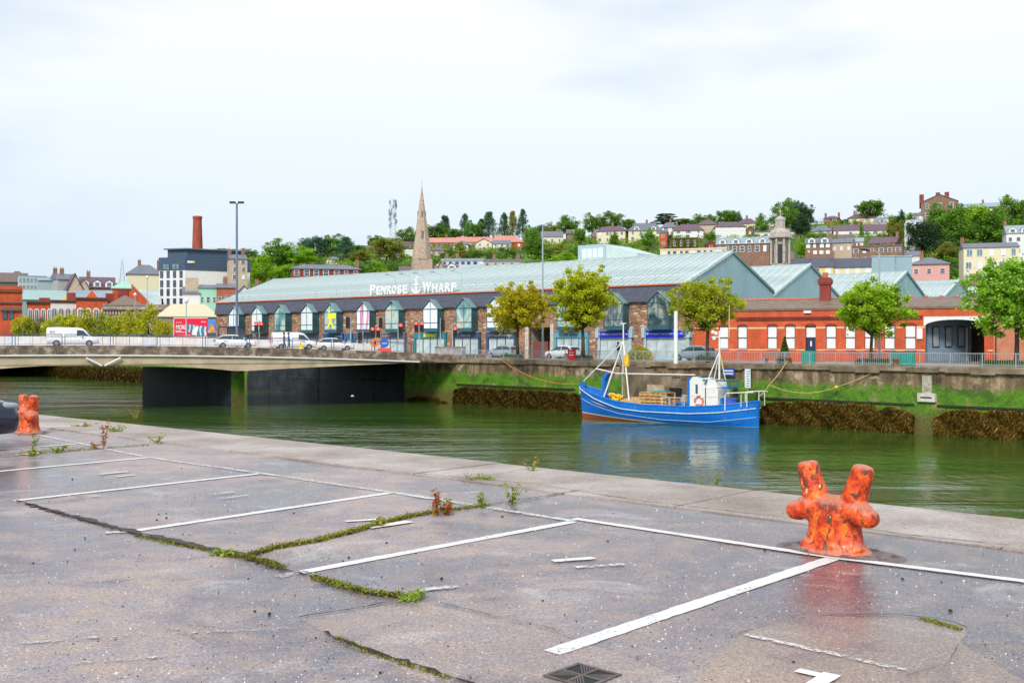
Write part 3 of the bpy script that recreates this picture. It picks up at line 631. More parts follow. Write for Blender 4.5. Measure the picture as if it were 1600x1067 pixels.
SHG = M('shop_slate', (.11, .12, .17), .5); SHBB = M('shop_mid_blue', (.02, .15, .34), .45); LIME = M('lime_letter', (.80, .95, .03), .4)
shop(340, 362, SHG); shop(374, 392, SHG); shop(425, 455, SHG); shop(463, 496, SHG)
shop(505, 536, M('shop_deep_blue', (.03, .09, .25), .5), 'caffe', WHITE, th=.2, tw=1.3, tx=1.2); shop(539, 551, SHBB, nx=1)
shop(553, 585, SHG); shop(596, 634, SHG, 'GOODNESS', M('gold_letter', (.8, .6, .3), .5), th=.16, tw=1.6, tx=-1.2)
r, h = shop(647, 697, SHT, None, nx=4)
MB().box(-1.0, 1.3, -.325, -.3, 2.42, 2.9).build('sign_board', M('sign_green', (.02, .2, .09), .4), r)
O('lettering', text_mesh('SUBWAY', .38, .012, LIME, 'lettering', 2.3, .03), r, (.15, -.33, 2.5))
shop(707, 750, SHN, "C'est La Vie", th=.26, tw=1.5, nx=3); shop(760, 806, SHN, 'f TownExchange', th=.28, tw=3.4, nx=3)
shop(866, 919, M('shop_teal_blue', (.12, .36, .46), .5), 'BARBERS', M('blue_letter', (.02, .12, .6), .4), th=.2, tw=1.6, nx=4)
for a, b, w_ in ((934, 987, 4.6), (1006, 1077, 5.2)):
    r, h = shop(a, b, SHP, nx=4)
    MB().box(-h+.35, h-.35, -.42, -.31, 2.28, 3.02).build('blue_fascia', SHB, r)
    O('lettering', text_mesh('ABC  Washington Travel and Flight Centre' if w_ < 5 else 'ABC Washington Travel and Flight Centre  ABC', .2, .01, WHITE, 'lettering', w_*.86), r, (-.1, -.432, 2.6))
    for sx in (-1, 1): MB().prism([(sx*h-.2, 2.3), (sx*h+.2, 2.3), (sx*h+.2, 3.25), (sx*h, 3.5), (sx*h-.2, 3.25)], 'y', -.42, -.02).build('console', SHP, r)
# roof sign standing letters
SG = T('roof_sign', 'big white PENROSE WHARF letters with an anchor standing on the warehouse eaves', 'sign', (FP.o.x, FP.o.y, 0), FP.rz)
def sign_word(txt, p0, p1, big):
    a, b = FP.u(p0), FP.u(p1); n = len(txt); x = a; wd = [1.25 if i == 0 and c == 'P' else (1.6 if c == 'W' else (.95)) for i, c in enumerate(txt)]; s = (b-a)/sum(wd)
    for i, c in enumerate(txt):
        h = 1.35 if i == 0 else 1.08; ww = wd[i]*s
        me = text_mesh(c, h, .07, WHITE, 'letter', ww*.84, .055)
        O('letter', me, SG, (x+ww/2, -.1, ZE+.3)); 
        g = MB()
        if c in 'PNRHAFK':
            for sx in ((-.36,) if c in 'PF' else (-.34, .34)): g.box(sx*ww-.17, sx*ww+.17, -.05, .05, 0, .09)
            g.build('serif', WHITE, SG, loc=(x+ww/2, -.1, ZE+.3))
        x += ww
sign_word('PENROSE', 578, 638, 1); sign_word('WHARF', 660, 715, 1)
xa = FP.u(649); g = MB()
g.tube([(xa, .2, ZE+.25), (xa, .2, ZE+1.9)], .17, 8); g.tube([(xa-.55, .2, ZE+1.35), (xa+.5, .2, ZE+1.35)], .12, 6)
g.tube([(xa+.7*math.sin(t), .2, ZE+.95-.7*math.cos(t)) for t in np.linspace(-1.5, 1.5, 13)], .18, 6)
g.tube([(xa+.22*math.sin(t), .2, ZE+2.1-.22*math.cos(t)) for t in np.linspace(0, 6.283, 11)], .1, 6); g.build('anchor_emblem', WHITE, SG)
for px in (601, 623, 645, 672, 704):
    x = FP.u(px); MB().tube([(x, 2.0, ZE+.8), (x, 2.0, ZE+2.6), (x-.3, .8, ZE+2.9)], .025, 5).build('sign_lamp_arm', METAL, SG)
    MB().box(x-.5, x-.1, .5, .9, ZE+2.8, ZE+2.95).build('sign_lamp_head', METAL, SG)
# rooftop plant behind the ridge
pf = Frame(tuple(FP.P(0, 15).xy), tuple(FP.r.xy)); a, b = pf.u(903), pf.u(946); c = pf.u(995)
pl_ = T('rooftop_plant_room', 'pale teal louvred plant room rising behind the warehouse ridge', 'plant room', tuple(pf.P(a, 0, 9.6)), FP.rz)
zt = pf.z(903, 384)-9.6
MB().box(0, b-a, 0, 6, 0, zt).build('body', M('pale_teal_panel', (.40, .53, .57), .5, .06), pl_)
MB().prism([(b-a+.01, 0), (c-a, 0), (c-a, zt-1.4), (b-a+.01, zt-.1)], 'y', .1, 6).build('sloping_duct', M('duct_teal', (.56, .68, .66), .5, .06), pl_)
n = 4
for j in range(3):
    for i in range(n):
        w_ = (b-a-.9)/n; MB().box(.6+i*w_+.04, .6+(i+1)*w_-.04, -.06, -.005, .35+j*(zt-.8)/3+.03, .35+(j+1)*(zt-.8)/3-.03).build('louvre_panel', M('louvre_white', (.7, .78, .78), .5, .05), pl_)
MB().box(c-a-3.6, c-a-1.8, .04, .09, .2, zt-2.0).build('door', M('duct_dark', (.35, .45, .45), .5), pl_)
for i, (dx, h) in enumerate(((1.2, 2.1), (2.6, 1.5), (3.8, 1.1))):
    g = MB(); g.lathe([(.6, 0), (.6, h*.7), (.35, h), (.1, h+.1)], 10, (c-a+dx, 1.5, 0)); g.build('vent_drum', M('vent_blue', (.38, .48, .52), .4), pl_, smooth=True)
# ---------------------------------------------------------------- orange brick building
ob = T('brick_building', 'low orange red brick building with white shuttered windows and an arched carriage entrance', 'building', (FB.o.x, FB.o.y, 0), FB.rz)
BW = 33.2; ZT = 5.0
wins = [1131, 1160, 1206.6, 1234.6, 1298.5, 1328.5, 1359, 1390, 1422.5]; door = 1266.5
xs = sorted([(FB.u(p), 0) for p in wins]+[(FB.u(door), 1)]); a0, a1 = FB.u(1446), FB.u(1538); hw_ = .47
prev = .02
MB().box(.02, a0, 0, .4, 3.38, ZT).build('wall', BRICK, ob); 
for x, d in xs:
    MB().box(prev, x-hw_, 0, .4, -.2, 3.38).build('wall_pier', BRICK, ob)
    if not d: MB().box(x-hw_, x+hw_, 0, .4, -.2, 1.12).build('wall_apron', BRICK, ob)
    prev = x+hw_
MB().box(prev, a0, 0, .4, -.2, 3.38).build('wall_pier', BRICK, ob)
for x, d in xs:
    w = O('window' if not d else 'door', None, ob, (x, 0, 0))
    z0, z1 = (1.2, 3.3) if not d else (0, 3.3)
    if not d:
        MB().box(-hw_+.05, hw_-.05, .14, .2, z0, (z0+z1)/2-.03).build('lower_shutter', SHUT, w); MB().box(-hw_+.05, hw_-.05, .1, .16, (z0+z1)/2+.03, z1).build('upper_shutter', SHUT, w)
        g = MB(); g.box(-hw_, -hw_+.05, .06, .25, z0-.08, z1+.08); g.box(hw_-.05, hw_, .06, .25, z0-.08, z1+.08); g.box(-hw_+.05, hw_-.05, .06, .25, (z0+z1)/2-.03, (z0+z1)/2+.03); g.build('frame', M('dark_brown_frame', (.06, .03, .03), .5), w)
        MB().box(-hw_-.08, hw_+.08, -.08, .3, z0-.16, z0-.081).build('sill', M('pale_sill', (.75, .7, .6), .7), w)
    else:
        MB().box(-hw_+.05, hw_-.02, .2, .26, 0, 2.25).build('leaf', M('navy_door', (.03, .04, .1), .4), w); MB().box(-hw_+.05, hw_-.02, .19, .25, 2.28, 3.25).build('fanlight', SHUT, w)
        MB().box(-.05, .1, .12, .2, 1.4, 1.9).build('notice', WHITE, w)
    g = MB(); k = 9; top = [(hw_*math.cos(t)*1.02, z1+.06+.11*math.sin(t)) for t in np.linspace(math.pi, 0, k)]; bot = [((hw_+.06)*math.cos(t)*1.02, z1+.06+.27*math.sin(t)) for t in np.linspace(0, math.pi, k)]
    g.prism(top+bot, 'y', -.04, .02); g.build('arch_lintel', BRICKD, w)
    # flat soffit slab closing the head
MB().box(.02, a0, -.03, .02, 3.14, 3.28).build('string_course', M('pale_string', (.82, .50, .24), .7, .08), ob) if False else None
edges = [.02]+[e for x, d in xs for e in (x-hw_-.07, x+hw_+.07)]+[a0]
for i in range(0, len(edges), 2):
    if edges[i+1]-edges[i] < .05: continue
    MB().box(edges[i], edges[i+1], -.025, .01, 3.12, 3.28).build('string_course', M('pale_string', (.85, .52, .26), .7, .08), ob)
for a, b in ((.02, a0), (a1+.25, BW)):
    MB().box(a, b, -.03, .01, .98, 1.1).build('sill_course', MAT['pale_string'], ob) if a > 1 else None
prevx = .02
for x, d in xs+[(a0+hw_+.05, 2)]:
    MB().box(prevx, x-hw_-.1, -.03, .01, .98, 1.1).build('sill_course', MAT['pale_string'], ob); prevx = x+hw_+.1 if d else x-hw_-.099
    if not d: prevx = x+hw_+.1
# cornice mouldings
c0, c1 = FB.u(1150), FB.u(1441)
for z, dd in ((3.95, .1), (4.07, .16), (4.2, .22)): MB().box(c0, c1, -dd, .01, z, z+.1).build('cornice', BRICKD, ob)
MB().box(.02, BW, -.1, .3, ZT, ZT+.1).build('gutter', M('dark_gutter', (.05, .05, .055), .5), ob)
MB().box(a0, a1+.25, 0, .4, 4.15, ZT).build('wall', BRICK, ob)
MB().box(a1, FB.u(1552), 0, .4, -.2, 3.3).build('wall_pier', BRICK, ob)
MB().box(a1+.25, FB.u(1552), 0, .4, 3.3, ZT).build('wall', BRICK, ob)
MB().box(FB.u(1552)+.01, BW, -.12, .6, -.2, ZT+.02).build('end_pier', BRICKP, ob)
MB().box(FB.u(1555), FB.u(1557), -.16, -.12, 0, 4.8).build('downpipe', DARK, ob)
g = MB(); k = 15; A, B = a0-.15, a1+.25; cx_ = (a0+a1)/2; r_ = (a1-a0)/2
g.prism([(A, 4.15), (A, 3.32), (a0, 3.32)]+[(cx_+r_*math.cos(t), 3.32+.55*math.sin(t)) for t in np.linspace(math.pi, 0, k)][1:-1]+[(a1, 3.32), (B, 3.32), (B, 4.15)], 'y', -.06, .42)
g.build('white_arch_lintel', M('white_lintel', (.8, .8, .78), .6, .06), ob)
INN = M('blue_grey_interior', (.22, .30, .38), .7); g = MB()
MB().box(a0-.01, a0+.02, .4, 8, 0, 4.3).build('passage_wall', INN, ob); MB().box(a0, a1, 8, 8.2, 0, 4.3).build('passage_back', M('dim_interior', (.06, .07, .09), .7), ob)
MB().box(a1, a1+.05, .4, 8, 0, 4.3).build('passage_side', MAT['dim_interior'], ob); MB().box(a0, a1, .42, 8, 4.2, 4.3).build('passage_ceiling', MAT['dim_interior'], ob)
# angled inner wall with tall windows
iw = O('inner_wall', None, ob, (a0+.1, 1.2, 0), rz=.72)
MB().box(0, 4.9, 0, .12, 0, 4.2).build('inner_face', INN, iw)
for x in (.9, 2.3, 3.7): 
    MB().box(x-.4, x+.4, -.06, -.005, 1.3, 3.3).build('inner_frame', M('inner_dark', (.05, .05, .07), .5), iw); MB().box(x-.3, x+.3, -.09, -.061, 1.4, 3.2).build('inner_pane', M('dim_pane', (.35, .38, .38), .2), iw)
MB().box(a1-1.9, a1-1.5, 4, 4.4, 0, 3.2).build('inner_post', M('pinkish_post', (.5, .42, .4), .7), ob)
MB().box(FB.u(1437)-.25, FB.u(1437)+.25, -.14, -.01, 2.1, 3.1).build('wall_box', WHITE, ob); MB().box(FB.u(1262)-.35, FB.u(1262)+.35, -.2, -.01, 4.62, 4.85).build('bulkhead_light', WHITE, ob)
# low slate roof, two pitches, ridge tiles
MB().prism([(-.12, ZT+.11), (3.6, ZT+1.15), (7.4, ZT+.11), (7.4, ZT-.1), (-.1, ZT-.1)], 'x', .02, BW).build('roof', MOSSR, ob)
tm = MB().prism([(-.16, -.02), (0, .12), (.16, -.02)], 'x', -.2, .2).mesh('ridge_tile', TILED); x = .5
while x < BW: O('ridge_tile', tm, ob, (x, 3.6, ZT+1.16)); x += .44 if x < FB.u(1300) else 1.35
MB().box(.02, BW, 7.2, 7.5, 0, ZT).build('rear_wall', BRICKB, ob)
xc = FB.u(1289, 3); ch = O('chimney', None, ob, (xc, 3.2, ZT+.6))
g = MB(); g.box(-.5, .5, -.45, .45, 0, 1.9); g.box(-.6, .6, -.55, .55, 1.9, 2.05); g.box(-.66, .66, -.6, .6, 2.05, 2.45); g.box(-.54, .54, -.5, .5, 2.45, 2.6); g.build('stack', BRICKD, ch)
MB().lathe([(.3, 2.6), (.26, 3.05), (.3, 3.1)], 10).build('pot', TILED, ch)
# ---------------------------------------------------------------- bridge
br = T('road_bridge', 'flat grey concrete road bridge with arched soffit and blue railings across the river', 'bridge', (FD.o.x, FD.o.y, 0), FD.rz)
def dz(u): return 1.5-((u+42)/42)**2*1.05
PU = FD.u(372, 2)
def soff(u):
    if u > PU: t = (u-PU)/(0-PU); return -1.2+.85*min(1, t*1.15)**.8
    c, h = (PU-50)/2, (PU+50)/2; t = (u-c)/h
    if u < -50: t = (u+50)/34; return -1.2+.8*math.sin(min(1, -t)*1.57)
    return -1.2+.85*(1-t*t)
CONCB = conc_mat('bridge_kerb_concrete', (.05, .035, .022), (.19, .135, .095), (.56, .46, .36), 1.6)
CONCF = M('bridge_beam', (.55, .44, .30), .8, .16, .8, world=True)
us = list(np.linspace(-84, 0.0, 57))
for a, b in zip(us, us[1:]):
    def H(y0, y1, za0, za1, zb0, zb1, nm, mt): # a->bottom/top at a, b
        MB().hexa([(a+.004, y0, za0), (b-.004, y0, zb0), (b-.004, y1, zb0), (a+.004, y1, za0), (a+.004, y0, za1), (b-.004, y0, zb1), (b-.004, y1, zb1), (a+.004, y1, za1)]).build(nm, mt, br)
    H(0, .45, dz(a)-.92, dz(a), dz(b)-.92, dz(b), 'parapet_kerb', CONCB)
ZW = .93
g = MB(); n = len(us)
prof = [(u_, dz(u_)-.925) for u_ in us]+[(u_, soff(u_)) for u_ in reversed(us)]
g.prism(prof, 'y', .18, 25); g.build('deck_beam', CONCF, br)
g = MB(); g.prism([(u_, dz(u_)-.14) for u_ in us]+[(u_, dz(u_)-.92) for u_ in reversed(us)], 'y', .46, 25); g.build('deck_surface', ASPH, br)
g = MB(); e = FD.u(656); uu = [u_ for u_ in us if u_ < e]+[e]
g.prism([(u_, dz(u_)-.90) for u_ in uu]+[(u_, dz(u_)-1.03) for u_ in reversed(uu)], 'y', -.05, -.003); g.build('white_trim', WHITE, br)
uc = FD.u(161.5)
for sg in (-1, 1):
    z0 = FD.z(161, 571.5); z1 = FD.z(161, 559); L_ = abs(FD.u(134)-uc)
    MB().tube([(uc+sg*.12, -.1, z0), (uc+sg*L_, -.1, z1)], .1, 6).build('white_bar', WHITE, br)
PIERM = M('concrete_painted_shade', (.018, .025, .034), .6, .5, .5, world=True)  # under-deck darkness is put into the pier colour
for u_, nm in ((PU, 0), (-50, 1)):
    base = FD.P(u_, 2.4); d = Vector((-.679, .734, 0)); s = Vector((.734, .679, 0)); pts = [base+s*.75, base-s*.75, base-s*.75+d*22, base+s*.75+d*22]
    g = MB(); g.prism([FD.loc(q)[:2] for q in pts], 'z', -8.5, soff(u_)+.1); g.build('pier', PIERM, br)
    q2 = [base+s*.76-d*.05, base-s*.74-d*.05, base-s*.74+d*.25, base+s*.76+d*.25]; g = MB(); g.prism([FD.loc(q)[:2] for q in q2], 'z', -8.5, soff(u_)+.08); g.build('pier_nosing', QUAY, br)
# abutment meeting the far wall
MB().box(0, 4, 0, 24, -2.2, .44).build('abutment', CONCB, br)
# railing: paired blue posts, three rails
px_posts = [-60, 21, 101, 176, 246, 312, 377, 440, 500, 556, 612]
pu = [FD.u(p) for p in px_posts]; step = 4.3
pu = [FD.u(21)+4.35*k for k in range(-9, 10) if FD.u(21)+4.35*k < -2.6]
for i, x in enumerate(pu):
    for dx in (-.13, .13): MB().box(x+dx-.035, x+dx+.035, .18, .26, dz(x), dz(x)+1.06).build('rail_post', BLUEP, br)
    if i+1 < len(pu):
        x2 = pu[i+1]
        for h, r in ((1.06, .04), (.93, .028), (.12, .02)):
            MB().tube([(x+.17, .22, dz(x)+h), (x2-.17, .22, dz(x2)+h)], r, 6).build('rail', BLUEP, br)
        g = MB(); [g.box(xx-.008, xx+.008, .21, .23, dz(xx)+.12, dz(xx)+.92) for xx in np.linspace(x+.35, x2-.35, 12)]; stuff(g.build('bars', METAL, br))
# far parapet boards
cols = [(.78, .77, .76), (.72, .74, .75), (.8, .78, .74), (.70, .74, .78), (.78, .70, .64)]
x = -83.; k = 0
while x < 2:
    c = cols[(k*7) % 5 if k % 3 else 0]; xb = x+1.45
    MB().hexa([(x, 23.2, dz(x)-.1), (xb, 23.2, dz(xb)-.1), (xb, 23.3, dz(xb)-.1), (x, 23.3, dz(x)-.1), (x, 23.2, dz(x)+1.0), (xb, 23.2, dz(xb)+1.0), (xb, 23.3, dz(xb)+1.0), (x, 23.3, dz(x)+1.0)]).build('parapet_board', M('board_%d' % ((k*7) % 5), c, .5, .08, 1.5), br)
    x += 1.5; k += 1
# grey concrete guard block and short wall at the bridge end
gb = T('concrete_barrier', 'tall grey streaked concrete barrier at the bridge end beside the railing', 'barrier', tuple(FW.P(FW.u(696), .5)), FW.rz)
L_ = (FW.u(718)-FW.u(673))/4
for i in range(4): MB().box((i-2)*L_+.01, (i-1)*L_-.01, 0, .3, -.1, 1.22).build('slab', M('streaked_grey', (.38, .37, .38), .8, .25, 1.5), gb)
MB().box(-2*L_-.03, 2*L_+.03, -.05, .35, 1.22, 1.32).build('cap', CONCB, gb)

# ---------------------------------------------------------------- vehicles
def loft(g, secs, mi=0):
    o = len(g.v); n = len(secs[0])
    for s in secs: g.v += s
    for i in range(len(secs)-1):
        for j in range(n): g.f.append((o+i*n+j, o+i*n+(j+1) % n, o+(i+1)*n+(j+1) % n, o+(i+1)*n+j)); g.m.append(mi)
    g.f += [tuple(o+j for j in range(n))[::-1], tuple(o+(len(secs)-1)*n+j for j in range(n))]; g.m += [mi, mi]
def ring(x, w, zb, zs, t=.16): return [(x, -w*.86, zb), (x, -w*.97, zb+.1), (x, -w, (zb+zs)/2), (x, -w*.96, zs-t*.6), (x, -w*.84, zs), (x, 0, zs+.03), (x, w*.84, zs), (x, w*.96, zs-t*.6), (x, w, (zb+zs)/2), (x, w*.97, zb+.1), (x, w*.86, zb)]
CARMATS = {}
def carpaint(key, col):
    if key not in MAT:
        m, nt, n, l, b = nodes(key); f = noise(nt, coords(nt, False), 2, 3)
        l.new(ramp(nt, f, [(.3, tuple(c*.88 for c in col)), (.7, col)]), b.inputs['Base Color']); b.inputs['Roughness'].default_value = .25; b.inputs['Coat Weight'].default_value = .6; MAT[key] = m
    return MAT[key]
CG = glass('car_glass', (.03, .05, .06)); RIM = M('alloy', (.35, .36, .38), .35, .1, metal=.7); HL = glass('headlight_lens', (.30, .37, .40), .08); TL = M('tail_lens', (.5, .02, .03), .25); PLATE = M('number_plate', (.8, .8, .78), .5)
def vehicle(name, label, cat, loc, rz, kind, paint, group=None, near=False):
    t = T(name, label, cat, loc, rz, group); g = MB()
    if kind == 'van':
        L_, W_ = 4.95, .95
        S_ = [(-2.45, .86, .42, .95), (-2.4, .94, .32, 1.1), (-1.2, W_, .25, 1.12), (0, W_, .25, 1.12), (1.2, W_, .25, 1.1), (1.75, .93, .27, 1.02), (2.25, .88, .3, .88), (2.46, .72, .38, .66)]
        top = [(-2.43, .84, 1.0, 1.82), (-2.3, .88, 1.0, 1.93), (-1, .9, 1.0, 1.96), (.4, .88, 1.0, 1.93), (.9, .85, 1.0, 1.86), (1.25, .82, 1.0, 1.6), (1.72, .8, .96, 1.12)]
        wx = (-1.5, 1.55); wr = .33; solid_to = .35
    else:
        L_, W_ = 4.35, .89
        S_ = [(-2.15, .76, .42, .78), (-2.1, .86, .32, .95), (-1.3, W_, .24, .98), (0, W_, .22, .95), (.9, W_, .23, .93), (1.4, .88, .26, .86), (1.95, .84, .2, .78), (2.12, .78, .22, .70), (2.19, .66, .28, .60)]
        top = [(-2.0, .68, .9, .97), (-1.75, .68, .9, 1.28), (-1.2, .66, .9, 1.42), (-.3, .65, .9, 1.46), (.3, .64, .9, 1.4), (.75, .66, .9, 1.2), (1.2, .70, .9, .96)]
        wx = (-1.32, 1.32); wr = .31; solid_to = -9
    loft(g, [ring(*s) for s in S_]); bd = g.build('body', paint, t, smooth='all' if near else True)
    if near: md = bd.modifiers.new('round', 'SUBSURF'); md.levels = md.render_levels = 2
    def tr(x, w, zb, zt): return [(x, -w-.08, zb), (x, -w, (zb+zt)/2), (x, -w*.9, zt-.06), (x, -w*.78, zt), (x, w*.78, zt), (x, w*.9, zt-.06), (x, w, (zb+zt)/2), (x, w+.08, zb)]
    g = MB(); loft(g, [tr(*s) for s in top]); g.build('cabin_glass' if kind != 'van' else 'cargo_shell', CG if kind != 'van' else paint, t, smooth=True)
    g = MB()
    if kind != 'van':
        def rf(x, w, zb, zt): return [(x, -w*.92, zt-.075), (x, -w*.8, zt+.012), (x, w*.8, zt+.012), (x, w*.92, zt-.075)]
        loft(g, [rf(*s) for s in top[1:5]]); g.build('roof_skin', paint, t, smooth=True)
        for sy in (-1, 1):
            for a, b in ((0, 2), (4, 6)):
                p0, p1 = top[a], top[b]; MB().tube([(p0[0], sy*(p0[1]+.06), p0[2]+.03), (p1[0], sy*p1[1]*.9, p1[3]-.03)], .04, 5).build('pillar', paint, t)
            MB().tube([(-.35, sy*.73, .95), (-.35, sy*.6, 1.42)], .04, 5).build('pillar', paint, t)
    else:
        for sy in (-1, 1):
            MB().hexa([(.38, sy*.955-.012, 1.12), (1.45, sy*.92-.012, 1.12), (1.45, sy*.92+.012, 1.12), (.38, sy*.955+.012, 1.12), (.42, sy*.868-.03, 1.68), (.98, sy*.85-.03, 1.62), (.98, sy*.85+.03, 1.62), (.42, sy*.868+.03, 1.68)]).build('side_window', CG, t)
        MB().hexa([(1.30, -.72, 1.58), (1.30, .72, 1.58), (1.26, .72, 1.56), (1.26, -.72, 1.56), (1.78, -.74, 1.12), (1.78, .74, 1.12), (1.7, .74, 1.12), (1.7, -.74, 1.12)]).build('windscreen', CG, t)
    for x in wx:
        for sy in (-1, 1):
            w = MB().tube([(x, sy*(W_-.2), wr), (x, sy*(W_+.01), wr)], wr, 18).build('wheel', RUBBER, t)
            MB().tube([(x, sy*(W_+.0), wr), (x, sy*(W_+.025), wr)], wr*.62, 12).build('rim', RIM, w)
    e = S_[-2]; fx = 2.2 if kind != 'van' else 2.3
    for sy in (-1, 1):
        q = MB().lathe([(.02, -1), (.5, -.86), (.86, -.5), (1, 0), (.86, .5), (.5, .86), (.02, 1)], 14); q.v = [(a*.20+e[0]-.16, b*.11+sy*.69, c*.06+.68) for a, b, c in q.v]; q.build('headlight', HL, t, smooth='all')
        MB().box(-L_/2+.0, -L_/2+.1, sy*.74-.1, sy*.74+.1, .68, .95 if kind != 'van' else 1.2).build('tail_light', TL, t)
        MB().box(.75, .95, sy*(W_+.1)-.08, sy*(W_+.1)+.08, 1.0, 1.14).build('mirror', paint, t)
    MB().box(L_/2-.06, L_/2+.02, -.5, .5, .3, .42).build('grille', BLACKP, t); MB().box(L_/2+.021, L_/2+.03, -.26, .26, .44, .54).build('number_plate', PLATE, t)
    return t
WP = carpaint('white_car_paint', (.82, .83, .84))
def onbridge(px, back): u = FD.u(px, back); q = FD.P(u, back, dz(u)-.14); return tuple(q)
v = vehicle('van', 'white panel van at the far left of the bridge before the green trees', 'van', onbridge(114, 6), FD.rz, 'van', WP, 'vehicles crossing the bridge')
O('side_print', text_mesh('dpd', .22, .004, TL, 'side_print', .5), v, (-1.95, -.985, 1.45))
v = vehicle('car', 'white car with red side print crossing the bridge below the tall double lamp', 'car', onbridge(367, 6), FD.rz, 'car', WP, 'vehicles crossing the bridge')
O('side_print', text_mesh('FIRST', .13, .004, TL, 'side_print', .5), v, (-1.0, -.905, .72))
v = vehicle('van', 'white panel van behind the pair of walkers on the bridge', 'van', onbridge(459, 8), FD.rz, 'van', WP, 'vehicles crossing the bridge')
v = vehicle('car', 'cream white car on the bridge just right of the second van', 'car', onbridge(522, 7), FD.rz, 'car', carpaint('cream_car_paint', (.78, .77, .72)), 'vehicles crossing the bridge')
def parked(px, back, kind, paint, lab, flip=0):
    u = FW.u(px, back); return vehicle('van' if kind == 'van' else 'car', lab, kind, tuple(FW.P(u, back, .0)), FW.rz+(math.pi if flip else 0), kind, paint, 'vehicles parked along the far quay')
parked(788, 8, 'car', carpaint('silver_blue_paint', (.34, .40, .46)), 'silver grey car parked before the olive leaved tree', 1)
parked(880, 8.2, 'car', WP, 'white car parked behind the red board below the yellow green tree', 1)
parked(1086, 8, 'car', carpaint('steel_blue_paint', (.26, .36, .42)), 'steel blue car parked at the left end of the orange brick building', 1)
parked(935, 10, 'car', carpaint('dark_grey_paint', (.1, .11, .13)), 'dark grey car parked before the first blue fronted shop', 1) if False else None
# near car: only its nose reaches into the picture
np_ = Vector((-8.05, 17.0, 0)); d = unit(1480, 1623)
vehicle('car', 'dark navy car at the left edge with its nose towards the rusty bollard', 'car', (np_.x-d[0]*2.45, np_.y-d[1]*2.45, 0), math.atan2(d[1], d[0]), 'car', carpaint('navy_car_paint', (.012, .015, .04)), near=True)

# ---------------------------------------------------------------- people
def skin_body(verts, edges, radii, name, mats, bands, sub=1):
    me = bpy.data.meshes.new(name); me.from_pydata(verts, edges, []); o = bpy.data.objects.new(name, me); COL.objects.link(o)
    m = o.modifiers.new('s', 'SKIN'); m.use_smooth_shade = True
    for i, r in enumerate(radii): me.skin_vertices[0].data[i].radius = (r, r) if not isinstance(r, tuple) else r
    me.skin_vertices[0].data[0].use_root = True
    o.modifiers.new('d', 'SUBSURF').levels = sub
    bpy.context.view_layer.update(); dg = bpy.context.evaluated_depsgraph_get()
    nm = bpy.data.meshes.new_from_object(o.evaluated_get(dg)); nm.name = name; bpy.data.objects.remove(o)
    nm.materials.clear(); [nm.materials.append(x) for x in mats]
    for p in nm.polygons: p.material_index = bands(p.center); p.use_smooth = True
    return nm
SKIN_ = M('skin', (.55, .33, .24), .6, .05)
def person(label, loc, rz, top, trousers, hair, stride=.22, group=None):
    t = T('person', label, 'person', loc, rz, group); s = stride
    V = [(0, 0, .95), (0, 0, 1.15), (0, 0, 1.38), (0, 0, 1.50), (.02, 0, 1.60), (.02, 0, 1.70), (.02, 0, 1.76),
         (0, .1, .88), (s*.5, .1, .5), (s, .1, .08), (s+.16, .1, .04), (0, -.1, .88), (-s*.3, -.1, .5), (-s, -.1, .1), (-s+.14, -.1, .04),
         (0, .18, 1.42), (-.03, .24, 1.15), (.1, .23, .92), (.14, .22, .84), (0, -.18, 1.42), (.03, -.24, 1.15), (.2, -.23, .98), (.25, -.22, .92)]
    E = [(0, 1), (1, 2), (2, 3), (3, 4), (4, 5), (5, 6), (0, 7), (7, 8), (8, 9), (9, 10), (0, 11), (11, 12), (12, 13), (13, 14), (2, 15), (15, 16), (16, 17), (17, 18), (2, 19), (19, 20), (20, 21), (21, 22)]
    R = [.14, .13, .15, .06, .085, .10, .06, .1, .07, .045, .035, .1, .07, .045, .035, .065, .05, .035, .035, .065, .05, .035, .035]
    def band(c): return 2 if c.z > 1.5 or (c.z < .95 and abs(c.y) > .19) else (0 if c.z > .92 else (1 if c.z > .1 else 3))
    O('body', skin_body(V, E, R, 'body', [top, trousers, SKIN_, BLACKP], band), t)
    MB().lathe([(.03, 1.58), (.095, 1.62), (.118, 1.7), (.105, 1.79), (.03, 1.84)], 10, (-.02, 0, 0)).build('hair', hair, t, smooth='all'); return t
HB = M('brown_hair', (.06, .035, .02), .8); HD = M('black_hair', (.015, .012, .012), .7); JB = M('blue_jacket', (.06, .10, .30), .7); JD = M('dark_violet_jacket', (.10, .06, .16), .7); TD = M('dark_trousers', (.05, .05, .06), .8); JBK = M('black_top', (.02, .02, .025), .8); JG = M('grey_trousers', (.28, .3, .33), .8)
person('walker in a dark violet jacket on the bridge pavement', onbridge(444, 2.0), FD.rz, JD, TD, HB, group='walkers on the bridge')
person('walker in a blue jacket on the bridge beside the one in violet', onbridge(451, 2.5), FD.rz, JB, JG, HB, .15, group='walkers on the bridge')
person('person in blue standing behind the bridge railing left of the walking pair', onbridge(425, 13), FD.rz+2, JB, TD, HD, .06, group='walkers on the bridge')
person('dark haired person walking before the first blue fronted shop', tuple(FW.P(FW.u(966, 5), 5, .01)), FW.rz, JBK, JG, HD, .2)

